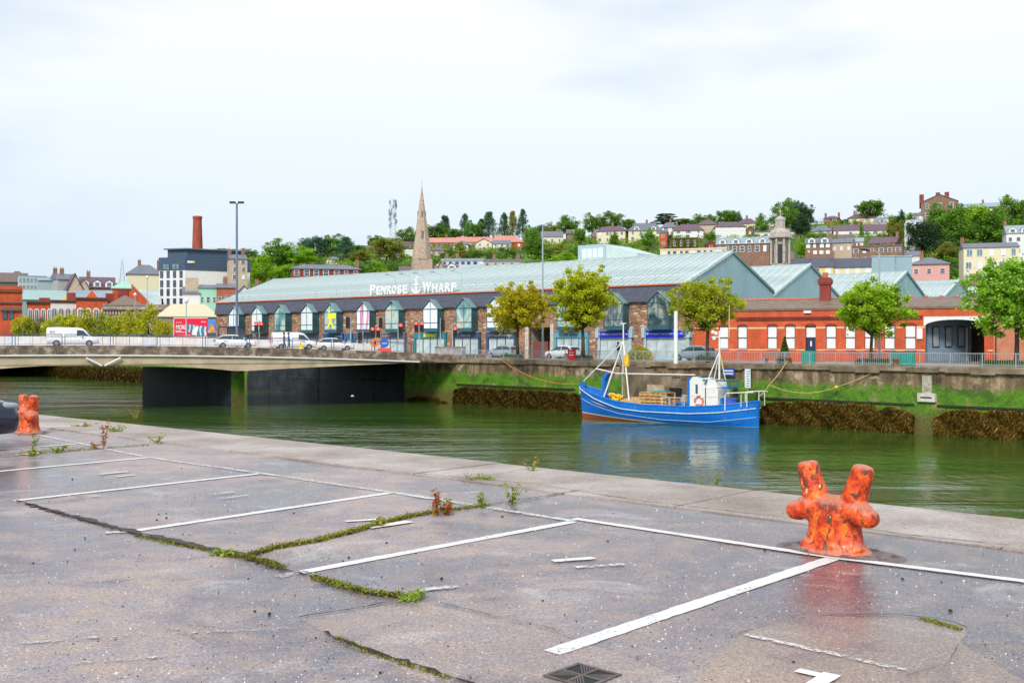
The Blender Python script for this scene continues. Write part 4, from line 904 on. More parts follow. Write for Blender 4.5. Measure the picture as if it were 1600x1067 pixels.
# ---------------------------------------------------------------- street lamps, signals and small things
def pole(name, label, cat, px, Y, pytop, z0=0., r=(.1, .06), mat=METAL, group=None, bs=1.5):
    p = W(px, HZ, Y); t = T(name, label, cat, (p.x, Y, z0), 0, group); h = W(px, pytop, Y).z-z0
    MB().tube([(0, 0, 0), (0, 0, .9), (0, 0, .95), (0, 0, h)], [r[0]*bs, r[0]*bs, r[0], r[1]], 8).build('pole', mat, t, smooth=True); return t, h
t, h = pole('street_lamp', 'very tall double headed lamp behind the left part of the bridge', 'street lamp', 370, 128, 318, .0, (.17, .12), M('lamp_blue_grey', (.16, .2, .28), .5), 'street lamps')
for sx in (-1, 1):
    MB().tube([(0, 0, h-.05), (sx*.35, 0, h+.05)], .05, 6).build('arm', BLACKP, t); MB().box(sx*.52-.34, sx*.52+.34, -.2, .2, h+.0, h+.22).build('lamp_head', BLACKP, t)
t, h = pole('street_lamp', 'plain tall lamp column between the olive tree and the yellow green tree', 'street lamp', 848, 108, 352, 0, (.11, .07), group='street lamps')
MB().tube([(0, 0, h), (.5, -.4, h+.15)], .04, 6).build('arm', METAL, t); MB().box(.35, .95, -.6, -.3, h+.1, h+.2).build('lamp_head', METAL, t)
t, h = pole('street_lamp', 'lamp column behind the round tree before the orange brick building', 'street lamp', 1374, 86, 397, 0, (.11, .06), group='street lamps')
MB().tube([(0, 0, h), (-.4, 0, h+.25), (-.9, 0, h+.3)], .04, 6).build('arm', METAL, t); g = MB(); g.prism([(-1.7, h+.42), (-1.2, h+.44), (-.8, h+.3), (-.85, h+.22), (-1.3, h+.27)], 'y', -.12, .12); g.build('lamp_head', BLACKP, t)
for px, Y, top, lab in ((291, 128, 474, 'thin lamp column standing in front of the red billboard'), (230, 205, 436, 'pale lamp column with lantern rising above the left quay trees'), (211, 195, 463, 'slim lamp column among the left quay trees')):
    t, h = pole('street_lamp', lab, 'street lamp', px, Y, top, 0, (.09, .06), group='street lamps'); MB().lathe([(.1, h), (.28, h+.2), (.3, h+.45), (.05, h+.7)], 8).build('lamp_head', WHITE, t)
t, h = pole('banner_pole', 'stout white pole by the quay railing right of the blue fronted shops', 'pole', 1056, 86.5, 486, 0, (.17, .165), WHITE, bs=1.05)
t, h = pole('white_post', 'white painted post against the warehouse stonework near the subway sign', 'post', 647.5, 132, 483, 0, (.12, .12), M('cream_post', (.8, .7, .5), .6))
REDL = M('red_signal_light', (1, .05, .04), .3, 0, emis=2.5); AMB = M('dark_lens', (.05, .03, .02), .3)
def signal(px, Y, ptop, lab, sides='r', red=True, back=False, z0=0., ptp=None):
    t, h = pole('traffic_light', lab, 'traffic light', px, Y, ptp or ptop-3, z0, (.06, .05), METAL, 'traffic lights at the bridge end')
    zt = W(px, ptop, Y).z-z0
    for sd in sides:
        sx = .32 if sd == 'r' else -.32
        hd = MB().box(sx-.2, sx+.2, -.25, .1, zt-1.25, zt).build('signal_head', BLACKP, t)
        for k in range(3):
            zc = zt-.22-.4*k; mt = REDL if (k == 0 and red) else AMB
            MB().tube([(sx, -.29, zc), (sx, -.251, zc)], .15 if k else .17, 12).build('lens', mt, hd)
            MB().prism([(sx-.18, zc), (sx-.14, zc+.13), (sx, zc+.19), (sx+.14, zc+.13), (sx+.18, zc), (sx+.2, zc+.15), (sx, zc+.24), (sx-.2, zc+.15)], 'y', -.42, -.251).build('hood', BLACKP, hd)
        MB().tube([(0, 0, zt-.3), (sx, 0, zt-.3)], .03, 5).build('bracket', METAL, t)
    return t
signal(405, 126, 503, 'traffic light with red lamp right of the tall double lamp', 'lr', True)
signal(548, 120, 496, 'dark traffic light facing away over the fifth bay window gap', 'l', False)
signal(587, 119, 511, 'low traffic light with two red heads left of the orange diamond sign', 'lr', True)
signal(591, 127, 497, 'dark traffic light head above the two red heads', 'r', False)
signal(622, 118, 505, 'traffic light with red lamp at the cafe front', 'r', True)
signal(655, 116.5, 502, 'double traffic light with bright red lamps beside the cream post', 'lr', True)
signal(688, 119, 500, 'tall dark traffic light over the green lettered shop', 'r', False)
signal(707, 117, 510, 'low traffic light with red lamp before the navy shop', 'r', True)
signal(567, 122, 520, 'thin signal post with small head under the swirl poster window', 'l', False)
t, h = pole('road_sign', 'orange diamond road works sign at the bridge end', 'road sign', 586, 116, 536, 0, (.05, .05))
g = MB(); g.prism([(0, h-.6), (.62, h), (0, h+.62), (-.62, h)], 'y', -.08, -.05); g.build('plate', M('sign_orange', (.9, .22, .01), .5), t); g = MB(); g.prism([(-.2, h+.05), (.1, h+.35), (.1, h-.25)], 'y', -.1, -.082); g.build('arrow_symbol', BLACKP, t)
t, h = pole('road_sign', 'round blue road sign above a red striped board on the bridge', 'road sign', 601, 115.6, 536, 0, (.05, .05))
MB().tube([(0, -.1, h), (0, -.06, h)], .5, 16).build('plate', M('sign_blue', (.02, .12, .6), .4), t); MB().box(-.75, .75, -.1, -.06, h-1.05, h-.55).build('red_board', M('sign_red', (.75, .08, .05), .5), t); MB().box(-.3, .3, -.13, -.101, h-.06, h+.06).build('arrow_symbol', WHITE, t)
t, h = pole('road_sign', 'small yellow sign on the bridge in front of the second white van', 'road sign', 470, 106.5, 540, 1.2, (.04, .04)); MB().prism([(0, h-.45), (.25, h), (0, h+.4), (-.25, h)], 'y', -.08, -.05).build('plate', M('sign_yellow', (.85, .65, .02), .5), t)
# bins, boards, bench, planters
def onq(px, back, z=.01): return tuple(FW.P(FW.u(px, back), back, z))
t = T('litter_bin', 'bright green bin at the shopfront right of the navy shop', 'bin', onq(755, 12), FW.rz); MB().box(-.55, .55, -.4, .4, 0, 1.35).build('body', M('bin_green', (.03, .5, .12), .5), t); MB().prism([(-.6, 1.35), (.6, 1.35), (.5, 1.55), (-.5, 1.55)], 'y', -.45, .45).build('lid', M('bin_green_dark', (.02, .38, .1), .5), t)
t = T('notice_board', 'red board on the quay railing below the yellow green tree', 'board', onq(893.5, .2), FW.rz); MB().box(-.55, .55, -.02, .02, .1, 1.05).build('panel', M('board_red', (.7, .02, .05), .5), t); MB().box(-.3, .3, -.035, -.021, .5, .58).build('text_bar', WHITE, t); MB().box(-.3, .3, -.035, -.021, .75, .8).build('text_bar', WHITE, t)
GRN = M('cabinet_green', (.01, .32, .25), .5, .1)
def cabinet(px0, px1, lab, back=1.5):
    a, b = FW.u(px0, back), FW.u(px1, back); w_ = b-a; t = T('utility_cabinet', lab, 'cabinet', tuple(FW.P((a+b)/2, back, .01)), FW.rz, 'green cabinets on the quay'); n = max(1, round(w_/.45))
    MB().box(-w_/2, w_/2, 0, .5, 0, 1.02).build('body', GRN, t)
    for i in range(n*2): x = -w_/2+w_*(i+.5)/(n*2); MB().box(x-.07, x+.07, -.03, -.002, .08, .95).build('slat', GRN, t)
    MB().box(-w_/2-.03, w_/2+.03, -.04, .54, 1.02, 1.07).build('lid', GRN, t)
cabinet(1252, 1270, 'single green slatted cabinet below the navy door'); cabinet(1390, 1407, 'left one of two joined green slatted cabinets at the quay rail'); cabinet(1408, 1426, 'right one of two joined green slatted cabinets at the quay rail')
t = T('bench', 'grey slatted bench behind the quay railing beside the cone shaped bush', 'bench', onq(1214, 2.2), FW.rz); 
for k in range(4): MB().box(-1.15, 1.15, -.35+k*.13, -.26+k*.13, .42, .46).build('seat_slat', M('grey_timber', (.25, .22, .2), .8), t)
for k in range(3): MB().box(-1.15, 1.15, .16, .2, .55+k*.14, .65+k*.14).build('back_slat', MAT['grey_timber'], t)
for sx in (-1, 0, 1): MB().box(sx*1.05-.04, sx*1.05+.04, -.35, .22, 0, .42).build('leg', METAL, t)
sg = T('wall_sign', 'small blue and white notice on the wall above the boat stern', 'sign', tuple(FW.P(FW.u(1143), -.45, -1.05)), FW.rz); MB().box(-.62, .62, -.03, 0, 0, .62).build('plate', M('notice_blue', (.02, .08, .45), .5), sg)
for z in (.12, .36): MB().box(-.5, .5, -.04, -.031, z, z+.12).build('text_bar', WHITE, sg)
MB().box(-.05, .05, 0, .3, .2, .5).build('bracket', METAL, sg)
tg = T('tide_gauge', 'white vertical tide gauge board with dark ticks on the quay wall', 'gauge', tuple(FW.P(FW.u(1172), -.3, -2.0)), FW.rz); MB().box(-.27, .27, -.06, 0, 0, 1.55).build('board', M('gauge_white', (.75, .82, .9), .5), tg)
for k in range(7): MB().box(-.1, .2, -.075, -.061, .12+k*.2, .17+k*.2).build('tick', BLUEP, tg)
# ---------------------------------------------------------------- trees
BARK = M('bark', (.10, .075, .05), .9, .3, 6)
def quads_mesh(name, P, wd, ln, mat, up=.35):
    n = len(P); a = rng.normal(0, 1, (n, 3)); a /= np.linalg.norm(a, axis=1)[:, None]
    b = rng.normal(0, 1, (n, 3)); b[:, 2] *= up; b -= a*(a*b).sum(1)[:, None]; b /= np.linalg.norm(b, axis=1)[:, None]
    w = wd*rng.uniform(.6, 1.3, n)[:, None]/2; l = ln*rng.uniform(.6, 1.3, n)[:, None]/2
    v = np.stack([P-a*w-b*l*.4, P-b*l, P+a*w-b*l*.3, P+b*l], 1).reshape(-1, 3)
    me = bpy.data.meshes.new(name); me.vertices.add(4*n); me.vertices.foreach_set('co', v.ravel()); me.loops.add(4*n)
    me.loops.foreach_set('vertex_index', np.arange(4*n)); me.polygons.add(n); me.polygons.foreach_set('loop_start', np.arange(0, 4*n, 4)); me.update(calc_edges=True); me.materials.append(mat); return me
def clumps(C, Rr, per, flat=.75):
    """leaf points round clump centres, thicker at the clump shells"""
    d = rng.normal(0, 1, (len(C), per, 3)); d /= np.linalg.norm(d, axis=2)[..., None]
    r = rng.random((len(C), per, 1))**.45; d = d*r*Rr[:, None, None]; d[..., 2] *= flat
    return (C[:, None, :]+d).reshape(-1, 3)
def street_tree(label, px, Y, pbase, ptop, wpx, mat, fork=.36, dens=1., seed=1, loose=.6, cx=0., group='trees along the far quay', z0=None, clumpn=95, lowc=.3):
    clumpn = int(clumpn*2.6); wpx *= 1.1
    global rng; rng = np.random.default_rng(seed); random.seed(seed)
    p = W(px, pbase, Y); z0 = p.z if z0 is None else z0; H = W(px, ptop, Y).z-z0; R = wpx/FX*Y/2
    t = T('street_tree', label, 'tree', (p.x, Y, z0), random.uniform(0, 6), group)
    zb = H*lowc; C = []; g = MB(); zf = H*fork
    g.tube([(0, 0, -.1), (.05, 0, zf*.5), (0, .05, zf)], [.19*H/8, .15*H/8, .13*H/8], 8)
    cz = (H+zb)/2; hz_ = (H-zb)/2; ph1, ph2, ph3 = rng.uniform(0, 6.28, 3)
    for i in range(clumpn):
        th = rng.uniform(0, 2*math.pi); cp = rng.uniform(-1, 1); r = rng.uniform(.08, 1)**loose; sn = math.sqrt(1-cp*cp)**.72
        k = 1+.13*math.sin(3*th+ph1)+.10*math.sin(5*th+ph2+3*cp)+.08*math.sin(7*cp+ph3)
        C.append((R*.93*r*k*sn*math.cos(th), R*.93*r*k*sn*math.sin(th), cz+hz_*.90*r*cp*(1+.09*math.sin(4*th+ph3))))
    C = np.array(C); rr = rng.uniform(.20, .42, len(C))*R/2.6
    for i in range(0, len(C), 2):
        c = Vector(C[i]); m_ = Vector((c.x*.35, c.y*.35, zf+(c.z-zf)*.45)); g.tube([(0, 0, zf-.1), m_, c], [.07*H/8, .045*H/8, .012], 5, cap=False)
    g.build('trunk', BARK, t, smooth='all')
    LP_ = clumps(C, rr, int(66*dens)); LP_ = np.concatenate([LP_, clumps(C, rr*2.0, int(14*dens), .9)])
    O('crown', quads_mesh('crown', LP_, .125*R/2.6, .18*R/2.6, mat), t); return t
OLIVE = leafmat('olive_leaves', [(.38, .32, .012), (.64, .56, .02), (.46, .46, .015), (.80, .70, .03), (.85, .68, .06)], .5)
YGREEN = leafmat('yellow_green_leaves', [(.38, .42, .01), (.66, .66, .015), (.34, .48, .015), (.85, .78, .04), (.52, .60, .02)], .45)
LIMEL = leafmat('lime_leaves', [(.18, .38, .012), (.38, .62, .02), (.25, .46, .015), (.55, .75, .04), (.62, .66, .06)], .45)
MIXG = leafmat('mixed_leaves', [(.28, .38, .012), (.56, .62, .03), (.36, .46, .02), (.72, .62, .06), (.46, .56, .02)], .5)
BRIGHTG = leafmat('bright_leaves', [(.14, .40, .015), (.30, .60, .02), (.20, .46, .015), (.46, .72, .04), (.75, .75, .40)], .45)
street_tree('olive bronze leaved tree left of the plain lamp column', 809, 103, 552, 436, 92, OLIVE, .36, 1., 5, .55, lowc=.22, clumpn=85)
street_tree('tall yellow green tree right of the plain lamp column', 911, 98, 556, 408, 96, YGREEN, .3, 1.1, 8, .55, clumpn=110, lowc=.22)
street_tree('open green and bronze tree before the left end of the orange brick building', 1106, 91, 567, 430, 108, MIXG, .38, .8, 12, .5, clumpn=80, lowc=.33)
street_tree('round lime green tree before the shuttered windows', 1362, 84, 570, 432, 108, LIMEL, .34, 1., 17, .5, clumpn=90, lowc=.3)
street_tree('large bright green tree at the right edge of the picture', 1588, 79, 572, 388, 136, BRIGHTG, .42, 1.1, 23, .5, clumpn=115, lowc=.2)
HEDGE = leafmat('hedge_leaves', [(.04, .10, .012), (.09, .18, .02), (.06, .13, .015), (.13, .22, .03)], .25)
def topiary(name, label, cat, px, back, h, r, mat, cone=True, z0=0.):
    global rng; rng = np.random.default_rng(int(px)); n = 2600; z = rng.random(n)**(1.4 if cone else .8); th = rng.random(n)*6.283
    rad = (r*(1-z*.97) if cone else r*np.sqrt(np.maximum(0, 1-z**2)))*rng.uniform(.8, 1.03, n)
    t = T(name, label, cat, onq(px, back, z0)); MB().lathe([(r*.8, .05), (r*.55, h*.45), (.03, h*.93)] if cone else [(r*.8, .02), (r*.7, h*.4), (.1, h*.85)], 10).build('core', HEDGE, t)
    O('foliage', quads_mesh('foliage', np.stack([rad*np.cos(th), rad*np.sin(th), z*h+.05], 1), .1, .12, mat), t)
topiary('clipped_bush', 'dark green cone shaped bush beside the bench', 'bush', 1226, 3.2, 2.2, .62, HEDGE, z0=0)
topiary('clipped_bush', 'low dome shaped olive bush before the blue fronted shops', 'bush', 1000, 5, 1.3, 1.35, OLIVE, False)
for px, w_ in ((800, 1.5), (905, 1.6), (1366, 1.5), (1568, 1.6), (1106, 1.2)):
    a = FW.u(px, 3); global_rng = rng; rng = np.random.default_rng(int(px)); n = 1500
    P = np.stack([rng.uniform(-w_, w_, n), rng.uniform(-.35, .35, n), rng.uniform(.0, .45, n)], 1)
    t = T('planter', {800: 'low green planter under the olive leaved tree', 905: 'low green planter under the yellow green tree', 1366: 'low green planter under the round lime tree', 1568: 'low green planter under the tree at the right edge', 1106: 'low green planter under the open bronze tree'}[px], 'planter', tuple(FW.P(a, 3, .02)), FW.rz)
    MB().box(-w_, w_, -.35, .35, 0, .2).build('trough', M('planter_green', (.1, .13, .06), .8), t); O('foliage', quads_mesh('foliage', P, .12, .12, HEDGE), t)

# hill and background tree prototypes: unit height 1, unit width 1
def proto(kind, seed):
    global rng; rng = np.random.default_rng(seed); C = []; g = MB()
    if kind == 'broad':
        for i in range(95):
            th = rng.uniform(0, 6.283); ph = math.acos(rng.uniform(-1, 1)); r = rng.uniform(.2, 1)**.5
            k = 1+.14*math.sin(3*th+seed)+.1*math.cos(4*ph+seed*2); C.append((.42*r*k*math.sin(ph)*math.cos(th), .42*r*k*math.sin(ph)*math.sin(th), .50+.43*r*math.cos(ph)*k))
        C = np.array(C); rr = rng.uniform(.08, .15, len(C)); per = 62; lw, ll = .036, .044
    elif kind == 'conifer':
        for i in range(90):
            z = rng.uniform(.06, 1)**.85; th = rng.uniform(0, 6.283); r = (1.03-z)**.6*.46*rng.uniform(.3, 1.1); C.append((r*math.cos(th), r*math.sin(th), z*.96))
        C = np.array(C); rr = .06+.09*(1-C[:, 2])+.02; per = 60; lw, ll = .026, .05
    elif kind == 'cedar':
        for i in range(90):
            lv = int(rng.integers(0, 4)); z = .45+.15*lv; r = (.52-.07*lv)*math.sqrt(rng.random()); th = rng.uniform(0, 6.283); C.append((r*math.cos(th), r*math.sin(th), z+rng.uniform(-.02, .02)))
        C = np.array(C); rr = np.full(len(C), .11); per = 80; lw, ll = .03, .04
    else:   # bush
        for i in range(46):
            th = rng.uniform(0, 6.283); r = math.sqrt(rng.random())*.44; z = rng.uniform(.1, .86)*math.sqrt(max(.05, 1-(r/.5)**2)); C.append((r*math.cos(th), r*math.sin(th), z))
        C = np.array(C); rr = rng.uniform(.09, .17, len(C)); per = 70; lw, ll = .036, .044
    fl = .35 if kind == 'cedar' else .8
    g.tube([(0, 0, -.25), (0, 0, .3), (.01, 0, .6 if kind != 'bush' else .3)], [.03, .024, .012], 6)
    for i in range(0, len(C), 5): g.tube([(0, 0, .28), tuple(C[i])], [.014, .004], 4, cap=False)
    return (g.mesh('trunk', BARK, 'all'), clumps(C, rr, per, fl), lw, ll)
TONES = {'mid': [(.085, .20, .022), (.19, .37, .035), (.13, .28, .026), (.27, .45, .05)], 'lime': [(.14, .30, .012), (.33, .58, .02), (.22, .42, .015), (.44, .66, .03)],
         'dark': [(.02, .06, .025), (.05, .12, .045), (.035, .085, .034), (.09, .15, .045)], 'olive': [(.16, .20, .025), (.34, .38, .05), (.24, .28, .035), (.44, .40, .08)],
         'teal': [(.05, .14, .08), (.11, .25, .14), (.075, .18, .10), (.16, .31, .14)], 'yel': [(.30, .33, .012), (.58, .58, .02), (.42, .47, .02), (.72, .64, .06)]}
PRO = {}
def get_proto(kind, tone, k):
    key = (kind, tone, k)
    if key not in PRO:
        bk = (kind, k)
        if bk not in PRO: PRO[bk] = proto(kind, 100+k*7+len(kind))
        tm, P, lw, ll = PRO[bk]; PRO[key] = (tm, quads_mesh('crown', P, lw, ll, leafmat('leaves_'+tone, TONES[tone], .28)))
    return PRO[key]
ntree = 0
def tree(px, pbase, ptop, wpx, kind='broad', tone='mid', label='', Y=None, name=None, group='trees on the hill', sink=0.):
    global ntree; ntree += 1; random.seed(ntree)
    Y = Y or hillY(px, pbase); p = W(px, pbase, Y); H = (pbase-ptop)/FX*Y*1.03; w_ = wpx/FX*Y*1.08
    tm, cm = get_proto(kind, tone, ntree % 3)
    t = T(name or {'broad': 'broadleaf_tree', 'conifer': 'conifer_tree', 'cedar': 'cedar_tree', 'bush': 'bush'}[kind], label, 'tree' if kind != 'bush' else 'bush', tuple(p), random.uniform(0, 6), group)
    v = random.uniform(.85, 1.15)
    for nm, me in (('trunk', tm), ('crown', cm)):
        o = O(nm, me, t, scale=(w_, w_, H)); o.color = (v, v*random.uniform(.94, 1.05), v, 1)
    return t
# ---------------------------------------------------------------- fishing boat
BO = Vector((12.75, 87.7, WATER)); BR = unit(-.763, .646); brz = math.atan2(BR[1], BR[0])
bt = T('fishing_boat', 'blue wooden fishing boat with white wheelhouse and two tripod masts moored at the far quay', 'boat', tuple(BO), brz)
# local +x = bow, boat length 17.5: x from -8.75 to 8.75; camera side is local +y? (checked below)
LB = 17.5
def hb(t): # half beam by t 0 bow .. 1 stern
    return 1.95*(1-(1-min(t/.42, 1))**2.3)**.75*math.sqrt(max(.03, 1-(max(0, t-.70)/.303)**2.6)) if t > 0 else 0.03
def shr(t): return float(np.interp(t, [0, .05, .15, .3, .45, .7, .85, 1], [2.85, 2.6, 2.08, 1.6, 1.42, 1.42, 1.6, 1.98]))
BL = None
def boatmat():
    m, nt, n, l, b = nodes('hull_paint'); v = coords(nt, False); f = noise(nt, coords(nt, False, (.6, 1, 2)), 1.4, 6, .7); g2 = noise(nt, v, 8, 4, .7)
    z = nt.nodes.new('ShaderNodeSeparateXYZ'); l.new(v, z.inputs[0])
    blue = mixc(nt, f, (.0, .10, .62), (.01, .26, .78)); blue = mixc(nt, maprange(nt, g2, .6, .75, 0, .35), blue, (.25, .42, .62))
    zz = mth(nt, 'SUBTRACT', z.outputs[2], mth(nt, 'MULTIPLY', maprange(nt, z.outputs[0], -1.5, 9, 0, 1), .5))
    c = mixc(nt, maprange(nt, zz, .02, .0), blue, (.78, .76, .72)); c = mixc(nt, maprange(nt, zz, -.06, -.08), c, mixc(nt, g2, (.30, .05, .02), (.5, .12, .06)))
    br_ = nt.nodes.new('ShaderNodeMath'); br_.operation = 'FRACT'; l.new(mth(nt, 'MULTIPLY', z.outputs[2], 5.), br_.inputs[0])
    stv = noise(nt, coords(nt, False, (2.2, 2.2, .25)), 1.6, 5, .7); c = mixc(nt, maprange(nt, stv, .60, .72, 0, .45), c, (.30, .42, .55)); c = mixc(nt, maprange(nt, noise(nt, coords(nt, False, (3, 3, .3)), 1.3, 4, .7), .66, .74, 0, .5), c, (.22, .10, .04))
    c = mixc(nt, mth(nt, 'MULTIPLY', maprange(nt, br_.outputs[0], .06, .0), .35), c, (.01, .05, .25))
    l.new(c, b.inputs['Base Color']); b.inputs['Roughness'].default_value = .38; bump(nt, g2, b, .15, .01); MAT['hull'] = m; return m
HULL = boatmat(); BLUEB = M('boat_blue', (.01, .17, .62), .45, .15, 3); BWHT = M('boat_white', (.8, .8, .77), .45, .06, 4)
ns = 54; rows = []
for i in range(ns+1):
    t = i/ns; x = LB/2-t*LB; h = hb(t); s = shr(t); rk = .55*(1-t)**6    # raked stem
    z = [-.9, -.35, .05, .5*s, .8*s, s]; wf = [.05, .55, .80, .95, .99, 1.]
    if t < .35: q = (1-t/.35); wf = [.05, .55*(1-q*.6), .8*(1-q*.45), .95-.25*q, .99-.1*q, 1.]
    rows.append([(x-(1-zz/3)*rk*.6, h*k, zz) for zz, k in zip(z, wf)])
g = MB(); n6 = 6
for sg in (1, -1):
    o = len(g.v)
    for r in rows: g.v += [(p[0], p[1]*sg, p[2]) for p in r]
    for i in range(ns):
        for j in range(n6-1): g.f.append((o+i*n6+j, o+i*n6+j+1, o+(i+1)*n6+j+1, o+(i+1)*n6+j)); g.m.append(0)
# transom, rounded
r = rows[-1]; o = len(g.v); g.v += [(p[0]-.08, p[1]*.0, p[2]) for p in r]; a0_ = (ns)*n6; b0_ = (ns+1)*n6+ns*n6
for j in range(n6-1): g.f += [(a0_+j, a0_+j+1, o+j+1, o+j), (b0_+j, b0_+j+1, o+j+1, o+j)]; g.m += [0, 0]
g.build('hull', HULL, bt, smooth=True)
# inner bulwark and capping rail
for sg in (1, -1):
    g = MB()
    for i in range(ns+1):
        t = i/ns; p = rows[i][-1]; h = max(p[1]-.14, .02); g.v += [(p[0], h*sg, p[2]), (p[0], h*sg*.97, shr(t)-.75)]
    for i in range(ns): g.f.append((2*i, 2*i+1, 2*i+3, 2*i+2)); g.m.append(0)
    g.build('inner_bulwark', BWHT if sg > 0 else BLUEB, bt)
    MB().tube([(rows[i][-1][0], (rows[i][-1][1]-.05)*sg, rows[i][-1][2]+.02) for i in range(ns+1)], .085, 6).build('capping_rail', BLUEB, bt, smooth=True)
    pts = [(rows[i][-1][0], (rows[i][-1][1]*.985+.03)*sg, rows[i][-1][2]-.18-.35*min(1, i/18)) for i in range(0, ns+1)]
    MB().tube(pts, .048, 6).build('rubbing_strake', M('strake_white', (.60, .70, .82), .5, .1, 4), bt, smooth=True)
    pts = []
    for i in range(1, ns+1):
        zz = float(np.interp(i/ns, [0, .12, .3, .55, .8, 1], [1.75, 1.2, .62, .28, .28, .75])); s = shr(i/ns); r = rows[i]
        yy = np.interp(zz, [q[2] for q in r], [q[1] for q in r]); xx = np.interp(zz, [q[2] for q in r], [q[0] for q in r]); pts.append((xx, (yy+.02)*sg, zz))
    MB().tube(pts, .02, 5).build('lower_stripe', MAT['strake_white'], bt)
g = MB()
for i in range(ns+1): t = i/ns; p = rows[i][-1]; h = max(p[1]-.12, .02); g.v += [(p[0], h, shr(t)-.72), (p[0], -h, shr(t)-.72)]
for i in range(ns): g.f.append((2*i, 2*i+1, 2*i+3, 2*i+2)); g.m.append(0)
g.build('deck', M('deck_boards', (.32, .28, .22), .8, .25, 3), bt)
MB().box(8.1, 8.75, -.07, .07, 2.7, 3.05).build('stem_post', BLUEB, bt)
def bx(px): k = (px-CX)/FX; return (k*BO.y-BO.x)/(BR[0]-k*BR[1])
CS = -1 if (Vector((-BR[1], BR[0])).dot(-BO.xy.normalized()) < 0) else 1   # which local y looks at the camera
# wheelhouse
wh = O('wheelhouse', None, bt, (0, 0, 0)); a, b = bx(1131), bx(1087)
g = MB(); z0_ = .7
g.prism([(a, z0_), (b, z0_), (b, 3.55), (b-.25, 3.85), (b-1.0, 3.8), (b-1.35, 3.0), (a+.35, 3.0), (a, 2.9)], 'y', -.95, .95); g.build('casing', BWHT, wh)
MB().box(b+.001, b+.22, -.98, .98, z0_, 3.75).build('front_board', BLUEB, wh)
MB().prism([(a+.1, 3.01), (b-1.42, 3.01), (b-1.6, 3.65), (a+.35, 3.65)], 'y', -.8, .8).build('funnel_casing', BWHT, wh)
MB().box(b-.75, b-.55, CS*.96-.02, CS*.96+.02, 2.5, 3.25).build('window', GLASSD, wh)
MB().box(b-1.5, b-1.44, CS*.97-.03, CS*.97+.03, .7, 3.0).build('brown_pipe', M('brown_pipe', (.15, .04, .04), .5), wh)
MB().box(a-.02, b, CS*.955-.02, CS*.955+.02, 2.28, 2.34).build('cream_band', CREAM, wh)
lr = O('life_ring', None, bt, (b-.9, CS*1.04, 1.95)); 
g = MB(); rr_ = [(.36*math.cos(t), 0, .36*math.sin(t)) for t in np.linspace(0, 6.2832, 21)]; g.tube(rr_, .085, 7, cap=False); g.build('ring', M('ring_orange', (.8, .22, .12), .6), lr, smooth='all')
for t in (.8, 2.4, 3.9, 5.5): MB().tube([(.36*math.cos(s), 0, .36*math.sin(s)) for s in (t-.16, t, t+.16)], .092, 7).build('white_band', BWHT, lr)
# aft gantry and masts
TG = M('gantry_teal', (.03, .16, .20), .5, .15, 4)
gt = O('gantry', None, bt)
for y in (-.7, .7):
    MB().tube([(bx(1101), y, 3.6), (bx(1146), y, 3.6)], .07, 6).build('beam', TG, gt); MB().tube([(bx(1146), y, 3.6), (bx(1146), y, 2.9)], .07, 6).build('strut', TG, gt)
    MB().tube([(bx(1104), y, 3.0), (bx(1112), y, 3.6)], .06, 6).build('strut', TG, gt); MB().tube([(bx(1104), y, 2.2), (bx(1110), y, 3.0)], .06, 6).build('strut', TG, gt)
MB().box(bx(1145), bx(1135), -.8, .8, 2.95, 3.1).build('shelf', BLUEB, gt); MB().box(bx(1104), bx(1099), -.8, .8, 3.3, 3.95).build('control_box', TG, gt)
am = O('aft_mast', None, bt); MW = BWHT; xm = bx(1124)
MB().tube([(xm, 0, 3.0), (xm, 0, 7.6)], [.085, .06], 8).build('pole', MW, am)
MB().tube([(bx(1107), CS*.5, 3.1), (xm, 0, 5.9)], .05, 6).build('stay', MW, am); MB().tube([(bx(1109), -CS*.5, 3.1), (xm, 0, 5.9)], .05, 6).build('stay', MW, am); MB().tube([(bx(1135), 0, 3.3), (xm, 0, 5.9)], .05, 6).build('stay', M('mast_yellow', (.72, .6, .2), .5), am)
MB().tube([(bx(1112), 0, 7.1), (bx(1137), 0, 7.1)], .045, 6).build('yard', MW, am); MB().tube([(bx(1139), 0, 7.0), (bx(1139.5), 0, 9.6)], .022, 5).build('whip_aerial', MW, am)
for px, z in ((1114, 7.3), (1119, 7.2), (1116, 6.8)): MB().lathe([(.05, 0), (.15, .1), (.12, .3), (.04, .35)], 8, (bx(px), 0, z)).build('mast_light', MW, am)
fm = O('fore_mast', None, bt); xf = bx(974)
MB().tube([(bx(952), CS*.9, 1.8), (xf, 0, 6.75)], .065, 7).build('leg', MW, fm); MB().tube([(bx(991), CS*.8, 1.7), (xf, 0, 6.75)], .065, 7).build('leg', MW, fm)
MB().tube([(bx(960), -CS*1.3, 1.9), (xf, 0, 6.75)], .07, 7).build('leg', MW, fm)
MB().tube([(bx(912), 0, 3.2), (xf, 0, 6.75)], .05, 6).build('forestay', MW, fm)
MB().tube([(xf, 0, 6.6), (xf, 0, 8.3)], .06, 6).build('topmast', MW, fm); MB().tube([(xf-.28, 0, 8.3), (xf+.28, 0, 8.3)], .05, 6).build('crosstree', MW, fm)
MB().tube([(bx(931), 0, 4.35), (bx(964), 0, 3.95), (bx(1086), 0, 3.98)], .055, 7).build('boom', MW, fm)
MB().tube([(bx(976), 0, .8), (bx(975), 0, 3.95)], .13, 8).build('samson_post', M('mossy_post', (.22, .2, .06), .8, .4, 6), fm)
g = MB(); g.tube([(bx(930)-k*.33, 0, 4.0-.9*math.sin(k/9*math.pi)**.8) for k in range(10)], .03, 5); g.build('green_line', M('green_rope', (.02, .3, .18), .7), fm)
